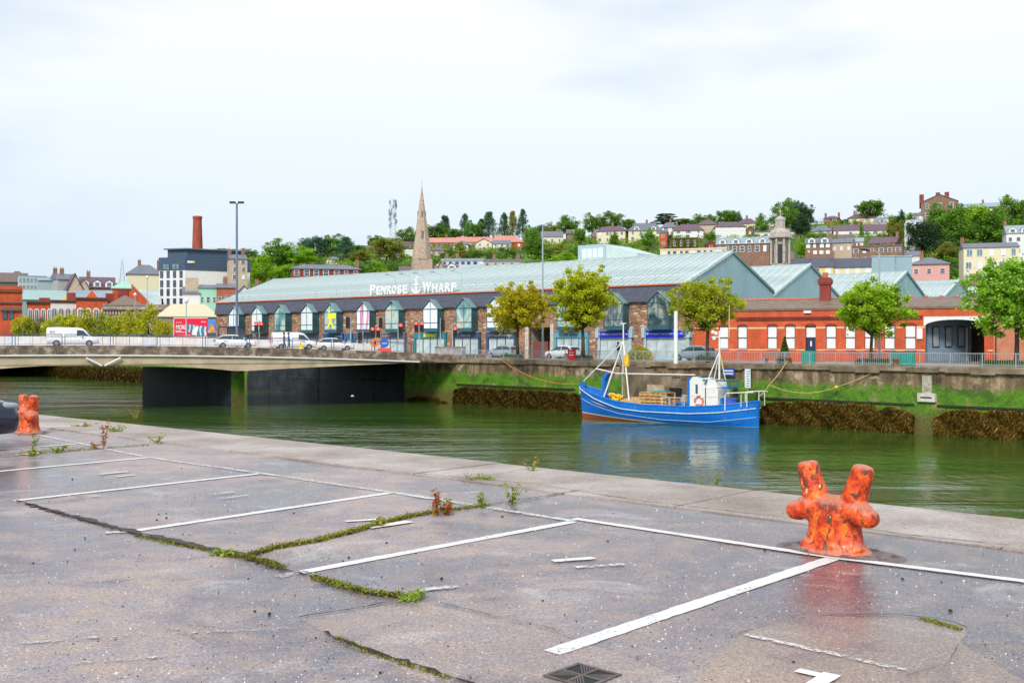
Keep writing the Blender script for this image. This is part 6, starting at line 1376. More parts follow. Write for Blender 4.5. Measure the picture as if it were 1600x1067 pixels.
H(1572, 1612, 400, 364, 350, WR, BLUEG, 'gable', (3, 2), (.02,), label='pale house with dormer at the right picture edge', Y=320, side=BRICKB, dorm=2, yaw=.15)
H(1510, 1543, 455, 446, 428, BRICKB, BROWNR, 'front', (0, 0), label='brown gable end peeping above the last warehouse roof', Y=228, ext=14, yaw=0)
H(1412, 1441, 382, 352, 341, WR, BLUEG, 'gable', (2, 2), (), dorm=2, label='tall white house with grey roof and dormers left of the dark wood', Y=350)
bi = H(1441, 1494, 345, 315, 304, BRICKB, GREY, 'front', (3, 2), (), label='big brown gabled institution with chimneys on the hilltop at right', Y=440, ww=1.5, wh=2.4, yaw=0, depth=14, name='institution', cat='building')
for x, h in ((-7, 14.5), (-.5, 15), (3, 15)): MB().box(x-.9, x+.9, 3, 5, 6, h-2.6).build('chimney', BRICKD, bi)
H(1490, 1568, 335, 324, 316, BRICKB, BLUEG, 'gable', (6, 1), (.58, .96), label='long blue grey roofed wing behind the hilltop wood', Y=455, ww=1.5, yaw=0)
H(1425, 1443, 345, 336, 331, TAN, GREY, 'hip', (2, 1), label='low grey hipped lodge left of the brown institution', Y=440)
# left-hand hill
H(456, 564, 436, 420, 412, BRICKD, GREY, 'hip', (7, 1), (.97,), label='long dark red brick terrace with seven white windows above the warehouse roof', Y=262, ww=1.7, wh=2.2, yaw=.06, ext=12)
H(508, 531, 412, 405, 400, CRm, GREY, 'hip', (3, 1), label='small cream belvedere house behind the red brick terrace')
H(528, 585, 396, 390, 382, TAN, BROWNR, 'gable', (4, 1), label='brown roofed house low among the left hill trees')
H(596, 626, 404, 399, 392, WR, GREY, 'gable', (2, 1), label='white house with grey roof among the hedges left of the spire')
H(620, 655, 391, 385, 376, BRICKB, PURP, 'gable', (4, 1), label='plum roofed hall just left of the spire')
H(632, 650, 400, 393, 390, WR, WR, 'flat', (2, 1), label='white flat roofed house just left of the spire')
H(666, 716, 388, 379, 370, BRICKB, REDT, 'gable', (5, 1), (.6,), label='terrace with pink tiled roof right of the spire, left section')
H(714, 768, 388, 378, 369, TAN, REDT, 'gable', (5, 1), (.5,), label='terrace with pink tiled roof, middle section above white houses')
H(766, 818, 388, 378, 367, BRICK, REDT, 'hip', (4, 1), (.1,), label='terrace with red tiled hip roof, right section below the conifers')
H(670, 695, 399, 391, 384, TAN, BROWNR, 'hip', (2, 1), label='brown roofed bungalow right of the spire')
H(706, 733, 391, 382, 375, WR, GREY, 'hip', (2, 1), label='white house with grey hip roof below the pink tiled terrace')
H(742, 770, 392, 380, 373, CRm, GREY, 'front', (2, 2), label='cream gabled house below the pink tiled terrace')
H(770, 798, 392, 381, 374, WR, GREY, 'gable', (3, 2), label='white house right of the cream gabled house')
H(688, 758, 415, 408, 404, M('pale_blue_band', (.55, .62, .70), .6), BLUEG, 'flat', (7, 1), (.1, .35), label='long pale building with blue band above the warehouse ridge', Y=270, ext=12, wk='dark', depth=5)
H(755, 832, 418, 409, 405, TAN, GREY, 'flat', (6, 1), (.2, .7), label='long tan building with grey roof left of the plain lamp top', Y=262, ext=12, depth=5)
H(358, 388, 440, 404, 396, TAN, GREY, 'gable', (2, 3), (.05, .85), label='tall tan stone house behind the dark topped hotel', Y=262, ext=14, yaw=.1)
H(395, 420, 470, 458, 446, BRICKB, PURP, 'gable', (0, 0), (.1, .9), label='plum roofed house with chimneys left of the warehouse roof end', Y=215, ext=14)
# church with spire
sp = T('church_spire', 'tall pink grey stone church spire rising above the warehouse roof', 'spire', tuple(W(659, 425, 225)), .2); s = 225/FX
MB().box(-2.05, 2.05, -2.05, 2.05, -17, 2.6).build('tower', STONEP, sp)
MB().lathe([(2.35*1.0, 2.6), (2.4, 2.9), (2.1, 2.95), (1.95, 5.2)], 8, a0=.39).build('broach_base', STONEP, sp)
zt = 135*s; MB().lathe([(1.9, 5.0), (.12, zt-.6), (.02, zt)], 8, a0=.39).build('spire_shaft', STONEP, sp)
MB().lathe([(2.05, 2.62), (2.15, 2.8), (2.05, 2.95)], 8, a0=.39).build('moulding', STONEP, sp)
for k in range(4):
    a = k*math.pi/2; c, d_ = math.cos(a), math.sin(a)
    MB().box(-.18, .18, -.12, .1, 8.0, 9.8).build('lucarne', M('stone_shadow', (.2, .15, .12), .9), sp, loc=(c*1.42, d_*1.42, -1.0), rz=a+math.pi/2)
    MB().box(-.14, .14, -.1, .1, 0, 1.3).build('lucarne', MAT['stone_shadow'], sp, loc=(c*.82, d_*.82, 11.8), rz=a+math.pi/2)
    for x in (-1.1, -.1, .9): MB().prism([(x-.22, -1.2), (x+.22, -1.2), (x+.22, -.1), (x, .25), (x-.22, -.1)], 'y', -2.09, -2.0).build('belfry_opening', MAT['stone_shadow'], sp, rz=a)
g = MB(); g.box(-.03, .03, -.03, .03, zt-.1, zt+1.0); g.box(-.22, .22, -.03, .03, zt+.55, zt+.62); g.build('cross', METAL, sp)
H(624, 650, 432, 424, 414, STONEP, PURP, 'gable', (0, 0), label='plum roofed church nave left of the spire base', Y=226, ext=14, name='church_nave', cat='church', yaw=0)
H(675, 716, 432, 424, 412, STONEP, PURP, 'gable', (0, 0), label='plum roofed church aisle right of the spire base', Y=228, ext=14, dorm=2, name='church_aisle', cat='church', yaw=0)
H(682, 696, 430, 426, 407, STONEP, STONEP, 'front', (0, 0), label='small pale stone gable right of the spire', Y=224, ext=14, name='church_gable', cat='church', yaw=0)
# stone cupola with cross
q = W(1219, 420, 232); cu = T('stone_cupola', 'weathered stone church cupola with columns and a cross on top', 'cupola', tuple(q), -.25); s = 232/FX
MB().lathe([(2.2, -18), (2.2, 1.0), (1.5, 1.05), (1.5, 6.6), (2.3, 6.65)], 8, a0=.39).build('drum', STONEG, cu)
for k in range(8):
    a = k*math.pi/4+.39; MB().tube([(2.1*math.cos(a), 2.1*math.sin(a), 1.0), (2.1*math.cos(a), 2.1*math.sin(a), 6.6)], [.3, .25], 8).build('column', STONEG, cu, smooth=True)
    if k % 2: MB().box(-.45, .45, -.12, .06, 1.2, 5.4).build('opening', M('cupola_shadow', (.05, .05, .05), .8), cu, loc=(1.42*math.cos(a+.39), 1.42*math.sin(a+.39), 0), rz=a+.39+math.pi/2)
MB().lathe([(2.5, 6.65), (2.75, 6.8), (2.75, 7.2), (2.45, 7.3), (2.4, 7.9), (2.0, 8.6), (1.3, 8.9), (1.15, 9.0), (1.15, 10.7), (1.3, 10.8), (1.25, 11.0), (.75, 11.5), (.25, 11.75)], 8, a0=.39).build('cap', STONEG, cu)
g = MB(); g.box(-.09, .09, -.09, .09, 11.6, 13.4); g.box(-.42, .42, -.08, .08, 12.7, 12.9); g.build('cross', M('cross_gold', (.5, .4, .25), .5), cu)
# masts
def mast(px, pb, pt, Y, w_, lab, panels=True, col=METAL):
    p = W(px, pb, Y); h = W(px, pt, Y).z-p.z; t = T('lattice_mast', lab, 'mast', tuple(p), .3); k = 12; r = .07*w_/2.4
    for sx, sy in ((-1, -1), (1, -1), (1, 1), (-1, 1)): MB().tube([(sx*w_/2, sy*w_/2, -4), (sx*w_/2*(1 if panels else .1), sy*w_/2*(1 if panels else .1), h)], r, 4).build('leg', col, t)
    for i in range(k):
        z0, z1 = h*i/k, h*(i+1)/k; f0, f1 = (1, 1) if panels else (1-.9*i/k, 1-.9*(i+1)/k); g = MB(); g.tube([(-w_/2*f0, -w_/2*f0, z0), (w_/2*f1, -w_/2*f1, z1)], r*.7, 4); g.tube([(w_/2*f0, -w_/2*f0, z0), (-w_/2*f1, -w_/2*f1, z1)], r*.7, 4); g.build('brace', col, t)
    if panels:
        random.seed(4)
        for i in range(30): z = h*random.uniform(.28, 1); a = random.uniform(0, 6.28); MB().box(-.25, .25, -.15, .15, -.9, .9).build('antenna_panel', M('antenna_grey', (.26, .38, .46), .5), t, loc=(w_*.75*math.cos(a), w_*.75*math.sin(a), z), rz=a)
    return t
mast(614, 372, 313, 475, 2.4, 'grey blue lattice communications mast left of the spire')
mast(191, 445, 405, 700, 4.5, 'faint distant electricity pylon behind the copper turret', False, M('pylon_pale', (.55, .62, .68), .6))
# ---------------------------------------------------------------- left part of the town, level ground
BEFORE = set(o.name for o in COL.objects)
def tb(px0, px1, yt, Y, wall, roof, kind='flat', yr=None, label='', win=(3, 2), **k):
    zt = W(0, yt, Y).z; yb = HZ+EYE/Y*FX; return house(px0, px1, yb, yt, yr if yr is not None else yt-1.2, wall, roof, kind, win, k.pop('chim', ()), k.pop('yaw', 0), label, Y, k.pop('depth', 10), group=None, **k)
def rowwin(t, kind, px0, px1, n, Y, yc0, yc1, frac=.6, house_px=None, y=-.04):
    c = (house_px[0]+house_px[1])/2; s = Y/FX
    for i in range(n):
        px = px0+(px1-px0)*(i+.5)/n; addwin(t, kind, (px-c)*s, EYE+(HZ-yc1)*s, (px1-px0)/n*frac*s, (yc1-yc0)*s, y)
Y = 262; t = tb(-30, 40, 440, Y, BROWNR, BROWNR, 'gable', 424, 'brown roofed building behind the red building at the left edge', (0, 0))
t = tb(16, 38, 433, 275, BROWNR, PURP, 'hip', 422, 'purple mansard pavilion at the far left skyline', (0, 0))
t = tb(30, 70, 432, 258, M('pale_glass_block', (.50, .60, .62), .4), BLUEG, 'flat', 431, 'pale glass block with two rows of windows left of the grey gables', (0, 0)); rowwin(t, 'plain', 31, 68, 7, 258, 434, 442, .7, (30, 70)); rowwin(t, 'plain', 31, 68, 7, 258, 445, 452, .7, (30, 70))
t = tb(62, 104, 438, 256, M('grey_teal_wall', (.36, .44, .45), .6), BLUEG, 'mono', 430, 'grey teal roofed office behind the brick arcades', (0, 0))
t = tb(86, 124, 436, 252, GREYR, GREY, 'gable', 426, 'grey slate roofed block with a broad chimney on the left skyline', (2, 2), chim=(.45, .1), yaw=.2)
t = tb(105, 130, 452, 246, TAN, PURP, 'front', 428, 'pale gabled stone building left of the plum roofs', (2, 3), yaw=.1); t = tb(122, 138, 450, 247, TAN, GREY, 'front', 436, 'tan gabled house end with narrow windows', (1, 3))
t = tb(126, 178, 449, 250, BRICKB, PURP, 'gable', 431, 'wide plum roofed house with skylights on the left skyline', (5, 1), chim=(.25,), dorm=3)
t = tb(28, 120, 468, 240, M('teal_shed', (.28, .42, .42), .6, .06), M('teal_shed_roof', (.33, .47, .46), .5), 'gable', 452, 'long teal metal shed behind the brick arcades', (0, 0))
t = tb(118, 182, 465, 242, M('pale_shed', (.52, .60, .60), .6), BLUEG, 'gable', 452, 'pale shed between the brick arcade and the copper turret', (0, 0))
Y = 222
def arcade(px0, px1, yt, wall, label, n, win=WHITE):
    t = tb(px0, px1, yt+5, Y, wall, wall, 'flat', yt+4, label, (0, 0)); c = (px0+px1)/2; s = Y/FX; w_ = (px1-px0)*s
    for z, d_ in ((HZ-yt-5, .25), (HZ-yt-3, .4)): MB().box(-w_/2-.1, w_/2+.1, -d_, .02, EYE+z*s, EYE+z*s+.3).build('cornice', M('dark_cornice', (.14, .08, .06), .8), t)
    for i in range(n):
        x = -w_/2+w_*(i+.5)/n; ww_ = w_/n*.30; z0 = EYE+(HZ-515)*s; z1 = EYE+(HZ-486)*s; r = ww_
        a = O('arched_window', None, t, (x, 0, 0))
        top = [(ww_*1.35*math.cos(q), z1+ww_*1.5*math.sin(q)) for q in np.linspace(0, math.pi, 9)]
        MB().prism([(-ww_*1.35, z0), (ww_*1.35, z0)]+top, 'y', -.1, -.01).build('surround', WHITE if wall is not PWHITE else GREYR, a)
        top = [(ww_*.8*math.cos(q), z1+ww_*.9*math.sin(q)) for q in np.linspace(0, math.pi, 9)]
        MB().prism([(-ww_*.8, z0), (ww_*.8, z0)]+top, 'y', -.14, -.101).build('pane', GLASSD, a); MB().box(-.06, .06, -.17, -.141, z0, z1+ww_*.7).build('glazing_bar', WHITE, a)
    return t
t = arcade(44, 81, 470, BRICK, 'orange brick arcade with four white arched windows, left end', 4); MB().box(-.2, 2.0, 3, 5, 8.6, 11.6).build('chimney', BRICKD, t)
t = arcade(81, 121, 468, PWHITE, 'weathered pale stucco front between two orange brick arcades', 4); MB().prism([(-1.6, 10.2), (1.6, 10.2), (0, 12.0)], 'y', 2, 6).build('gablet', YELL, t); MB().box(1.8, 3.6, 3, 5, 9.6, 11.6).build('chimney', BRICKD, t)
t = arcade(121, 167, 464, BRICK, 'orange brick arcade with four white arched windows, right end', 4)
for x in (-4.2, 3.6): MB().box(x-.9, x+.9, 3, 5, 9.6, 12.6).build('chimney', BRICKD, t)
MB().prism([(-2.6, 10), (2.2, 10), (0, 13.3)], 'y', 4, 8).build('brick_gable', BRICK, t)
Y = 205; t = tb(-40, 31, 452, Y, BRICK, BRICK, 'flat', 447, 'big orange red building with dark cornice at the left picture edge', (0, 0)); c = (-40+31)/2; s = Y/FX
for yy in (454, 472): MB().box(-4.6, 4.6, -.3, .01, EYE+(HZ-yy)*s-.3, EYE+(HZ-yy)*s).build('cornice', MAT['dark_cornice'], t)
rowwin(t, 'dark', 2, 20, 2, Y, 481, 499, .7, (-40, 31)); rowwin(t, 'dark', -38, -2, 3, Y, 481, 499, .5, (-40, 31)); MB().prism([(.6, 8.6), (2.0, 8.85), (3.9, 8.85), (4.2, 8.6), (4.2, 8.2), (.6, 8.2)], 'y', -.5, -.01).build('hood', BROWNR, t)
# copper turret and its red gable
tt = tb(177, 209, 450, 232, BRICK, COPPER, 'hip', 438, 'brick turret with green copper pyramid roof', (0, 0), inset=.5, depth=4.5); MB().box(-1.2, .9, -.3, .3, 9, 13.6).build('chimney', BRICKD, tt)
t = T('brick_gable_wall', 'orange brick gable sloping down right of the copper turret', 'wall', tuple(W(209, 539, 226)), -math.atan2(-591, FX)); MB().prism([(-.5, 0), (3.0, 0), (3.0, 9.2), (-.5, 13.0)], 'y', 0, .5).build('gable_wall', BRICK, t); MB().prism([(-.5, 13.01), (3.0, 9.21), (3.25, 9.4), (-.4, 13.3)], 'y', -.08, .58).build('coping', M('gable_coping', (.45, .2, .14), .8), t)
t = tb(204, 250, 475, 236, WR, ROOFM, 'gable', 451, 'white building with pale sheet roof left of the hotel', (0, 0))
t = tb(165, 226, 480, 215, BROWNR, MOSSR, 'hip', 460, 'brown hipped roof building with pale eaves dentils behind the quay trees', (0, 0), inset=.5)
t = tb(165, 276, 478, 208, M('weathered_cornice_wall', (.42, .36, .30), .85, .3, 1.), M('stone_parapet', (.3, .25, .2), .8, .3, 2), 'flat', 475.5, 'weathered classical building with heavy stone cornice behind the quay trees', (0, 0)); w_ = 111/FX*208
for i in range(26): MB().box(-w_/2+i*w_/26+.1, -w_/2+i*w_/26+.4, -.35, -.005, 7.5, 8.1).build('dentil', TAN, t)
MB().box(-w_/2-.1, w_/2+.1, -.5, .02, 8.15, 8.5).build('cornice', MAT['dark_cornice'], t); rowwin(t, 'plain', 255, 275, 2, 208, 498, 515, .5, (165, 276))
t = tb(250, 338, 494, 204, M('buff_eaves', (.3, .25, .2), .8), BEIGE, 'hip', 474, 'building with wide beige sheet roof above the billboards', (0, 0), inset=.2, depth=9)
# hotel: white below, dark slate-blue above
hb_ = W(289, 539, 238); ht = T('hotel', 'white hotel with dark blue clad top storeys under the brick chimney', 'hotel', tuple(hb_), 0); s = 238/FX
fr = O('street_wing', None, ht, (0, 0, 0), rz=.5); w1 = 44*s/math.cos(.15)
def face(par, w_, z0, z1, mt, nm, y=0, d=.3, x=0): return MB().box(x, x+w_, y, y+d, z0, z1).build(nm, mt, par)
za = EYE+(HZ-431)*s; zb = EYE+(HZ-405)*s
MB().prism([(-6.4, 1.5), (.0, 0), (13.0, 7.4), (6.4, 12.9)], 'z', 0, za).build('lower_walls', WR, ht)
MB().prism([(-6.5, 1.35), (.0, -.15), (13.2, 7.35), (6.4, 13.2)], 'z', za+.01, zb-.9).build('upper_cladding', M('hotel_navy', (.06, .10, .16), .45, .08), ht)
MB().prism([(-4.6, 1.9), (.3, .6), (12.2, 7.4), (5.8, 12.4)], 'z', zb-.89, zb+.9).build('top_storey', MAT['hotel_navy'], ht)
MB().prism([(-5.4, 1.4), (.3, -.2), (12.9, 7.2), (6.2, 12.9)], 'z', zb+.91, zb+1.2).build('roof_slab', M('hotel_roof', (.12, .17, .22), .5), ht)
ang = math.atan2(-1.5, 6.4)
for j, (yc, nn) in enumerate(((437, 4), (451.5, 4), (465, 4), (480, 4))):
    for i in range(nn): u_ = .65+i*1.65; addw = O('window', WM['dark'], ht, (-6.4+u_*math.cos(ang)+.0, 1.5+u_*math.sin(ang)-.03, EYE+(HZ-yc)*s-.9), ang, scale=(.75, 1, 1.6))
for u_, ww_ in ((1.9, 1.8), (4.4, 2.0)): O('window', WM['teal'], ht, (-6.5+u_*math.cos(ang), 1.33+u_*math.sin(ang), EYE+(HZ-424)*s-.9), ang, scale=(ww_, 1, 1.3))
O('sign_panel', MB().box(-.8, .8, -.1, -.01, 0, .5).mesh('sign_panel', WHITE), ht, (1.2, .48, za+1.6), .52); MB().box(.2, .6, -.12, -.101, .05, .45).build('sign_mark', M('sign_yellow2', (.9, .75, .02), .5), ht, loc=(1.2, .48, za+1.6), rz=.52)
for k in range(4): MB().tube([(.3, -.02, za+.9+k*.75), (11.5, 6.36, za+.9+k*.75)], .03, 4).build('cladding_joint', MAT['hotel_roof'], ht)
cs = T('brick_chimney_stack', 'tall tapering red brick chimney stack above the hotel roof', 'chimney', tuple(W(308.5, 400, 248)), 0); s = 248/FX; hh = 62*s
MB().lathe([(1.3, 0), (1.28, .1), (1.0, hh-.7), (1.0, hh-.65), (1.12, hh-.6), (1.14, hh-.2), (1.0, hh)], 20).build('shaft', brick_mat('chimney_brick', (.42, .07, .035), (.36, .06, .03), (.3, .1, .06)), cs, smooth=True); MB().box(-2.1, 2.1, -2, 2, -4, .3).build('plinth', MAT['hotel_navy'], cs)
# terraces right of the hotel
t = tb(286, 312, 458, 212, WR, GREY, 'mono', 446, 'small white shopfront house left of the mint green house', (3, 1), yaw=0, ww=1.0, wh=1.6)
MB().box(-1.2, 1.4, 1.5, 2.2, 12.4, 15.2).build('chimney', TAN, t)
t = tb(311, 339, 449, 213, M('mint_render', (.36, .68, .52), .8, .05), GREY, 'gable', 443, 'mint green three storey house', (3, 3), wk='sash', ww=1.0)
t = tb(339, 368, 449, 213, BRICKP if False else brick_mat('terrace_brick', (.50, .14, .08), (.42, .1, .06), (.4, .2, .14)), GREY, 'gable', 441, 'red brick house with white windows right of the mint green house', (3, 3), chim=(.45,), ww=1.2)
t = tb(367, 396, 463, 214, WR, GREY, 'front', 447, 'white gabled house, left of two beside the warehouse end', (1, 1)); t = tb(396, 428, 466, 216, WR, GREY, 'front', 449, 'white gabled house, right of two beside the warehouse end', (1, 1))
t = tb(200, 252, 428, 300, CRm, GREY, 'hip', 412, 'cream house with grey roof and broad chimney left of the hotel', (5, 2), chim=(.35, .9))
for o in [o for o in COL.objects if o.name not in BEFORE and o.parent is None]:   # the whole quarter stands a little farther back, behind the quay road
    o.location = (o.location.x*1.12, o.location.y*1.12, o.location.z*1.12-.2); o.scale = (1.12, 1.12, 1.12)
# billboards
def billboard(px0, px1, yt, yb, Y, label): p = W((px0+px1)/2, 540, Y); t = T('billboard', label, 'billboard', (p.x, Y, 0), -.0); s = Y/FX; w_ = (px1-px0)*s/2; return t, w_, EYE+(HZ-yb)*s, EYE+(HZ-yt)*s
t, w_, z0, z1 = billboard(272, 324, 497.5, 526, 176, 'red advertising billboard with white lettering before the beige roofed building'); RB = M('billboard_red', (.78, .01, .05), .4, .03)
MB().box(-w_, w_, 0, .2, z0, z1).build('panel', RB, t); g = MB(); g.box(-w_-.06, w_+.06, -.04, .22, z1, z1+.12); g.box(-w_-.1, -w_, -.04, .22, z0, z1); g.box(-w_-.06, w_+.06, -.04, .22, z0-.12, z0); g.build('frame', WHITE, t)
O('lettering', text_mesh('MORE', .75, .01, WHITE, 'lettering', 1.75, .02), t, (-w_+1.2, -.02, z0+1.25)); O('lettering', text_mesh('Discover', .24, .01, WHITE, 'lettering', 1.0), t, (-w_+.85, -.02, z0+2.3))
for z, ww_ in ((.95, 1.0), (.72, 1.6), (.16, 2.6)): MB().box(-w_+.25, -w_+.25+ww_, -.015, -.001, z0+z, z0+z+.09).build('text_bar', WHITE, t)
O('lettering', text_mesh('SPAR', .3, .01, WHITE, 'lettering', .8), t, (w_-.65, -.02, z0+2.35))
CP = poster_mat('collage_print', (.05, .22, .32), (.75, .78, .76), .9); MB().prism([(-.75, z0+1.2), (-.3, z0+2.1), (w_-.15, z0+1.7), (w_-.15, z0+.05), (.6, z0+.05)], 'y', -.012, -.001).build('collage', CP, t); MB().prism([(.2, z0+.35), (.75, z0+1.75), (1.4, z0+1.65), (.9, z0+.2)], 'y', -.022, -.013).build('pale_card', WHITE, t)
for x in (-w_*.7, w_*.7): MB().box(x-.1, x+.1, .05, .18, 0, z0-.121).build('leg', METAL, t)
t, w_, z0, z1 = billboard(324.5, 337, 498.5, 526, 176, 'narrow billboard with blue sky and orange cliff picture beside the red one')
MB().box(-w_, w_, 0, .2, z0, z1).build('panel', M('bb_blue', (.10, .26, .62), .5, .15, 1), t); MB().prism([(-w_, z0+.8), (-w_*.4, z0+1.9), (.0, z0+2.2), (w_*.5, z0+1.5), (w_, z0+.9), (w_, z0+.7), (-w_, z0+.6)], 'y', -.012, -.001).build('cliff_print', M('bb_orange', (.72, .30, .08), .6, .3, 2), t); MB().box(-w_, w_, -.013, -.002, z0, z0+.65).build('dark_band', M('bb_dark', (.05, .08, .15), .5), t)
bs = T('bus_shelter', 'dark flat roofed shelter beside the warehouse end', 'shelter', tuple(W(355, 539, 150)), FP.rz); MB().box(-2.2, 2.2, 0, 1.6, 2.5, 2.7).build('roof', NAVY, bs); MB().box(-2.1, 2.1, 1.5, 1.56, 0, 2.5).build('back_pane', GLASSD, bs)
for x in (-2.1, 0, 2.1): MB().box(x-.05, x+.05, 0, .1, 0, 2.5).build('post', NAVY, bs)

# ---------------------------------------------------------------- vegetation lists
rng = np.random.default_rng(77); n = 2300; R_ = rng.uniform(-.30, .62, n); YY = 232+238*np.sqrt(rng.random(n)); C_ = np.zeros((n, 3))
for i in range(n): C_[i] = (R_[i]*YY[i], YY[i], hz(CX+FX*R_[i], YY[i])+rng.uniform(.2, 1.6))
for tn, k0 in (('mid', 0), ('olive', 1), ('lime', 2)):
    o = stuff(O('hillside_shrubs', quads_mesh('hillside_shrubs', clumps(C_[k0::3], rng.uniform(1.2, 2.6, len(C_[k0::3])), 60, .6), .5, .6, leafmat('leaves_'+tn, TONES[tn], .28)))); tag(o, {'mid': 'mid green garden shrubs filling the hillside between the houses', 'olive': 'olive green garden shrubs filling the hillside between the houses', 'lime': 'light green garden shrubs filling the hillside between the houses'}[tn], 'shrubs')
for i, (px, yt, w_, tn) in enumerate([(-18, 494, 44, 'yel'), (8, 495, 40, 'yel'), (38, 490, 40, 'yel'), (68, 497, 38, 'olive'), (84, 492, 38, 'yel'), (112, 487, 44, 'yel'), (142, 483, 44, 'yel'), (165, 489, 36, 'olive'), (186, 487, 42, 'yel'), (207, 484, 38, 'yel'), (232, 478, 48, 'yel'), (256, 497, 26, 'yel')]):
    Yt = Fw(px).y+7; tree(px, HZ+EYE/Yt*FX, yt, w_*1.1, 'broad', tn, ['leftmost', 'second', 'third', 'fourth', 'fifth', 'sixth', 'seventh', 'eighth', 'ninth', 'tenth', 'eleventh', 'last'][i]+' bushy yellow green tree from the left behind the bridge railing', Y=Yt, group='yellow green trees behind the bridge')
B, K, U, D_ = 'broad', 'conifer', 'bush', 'cedar'
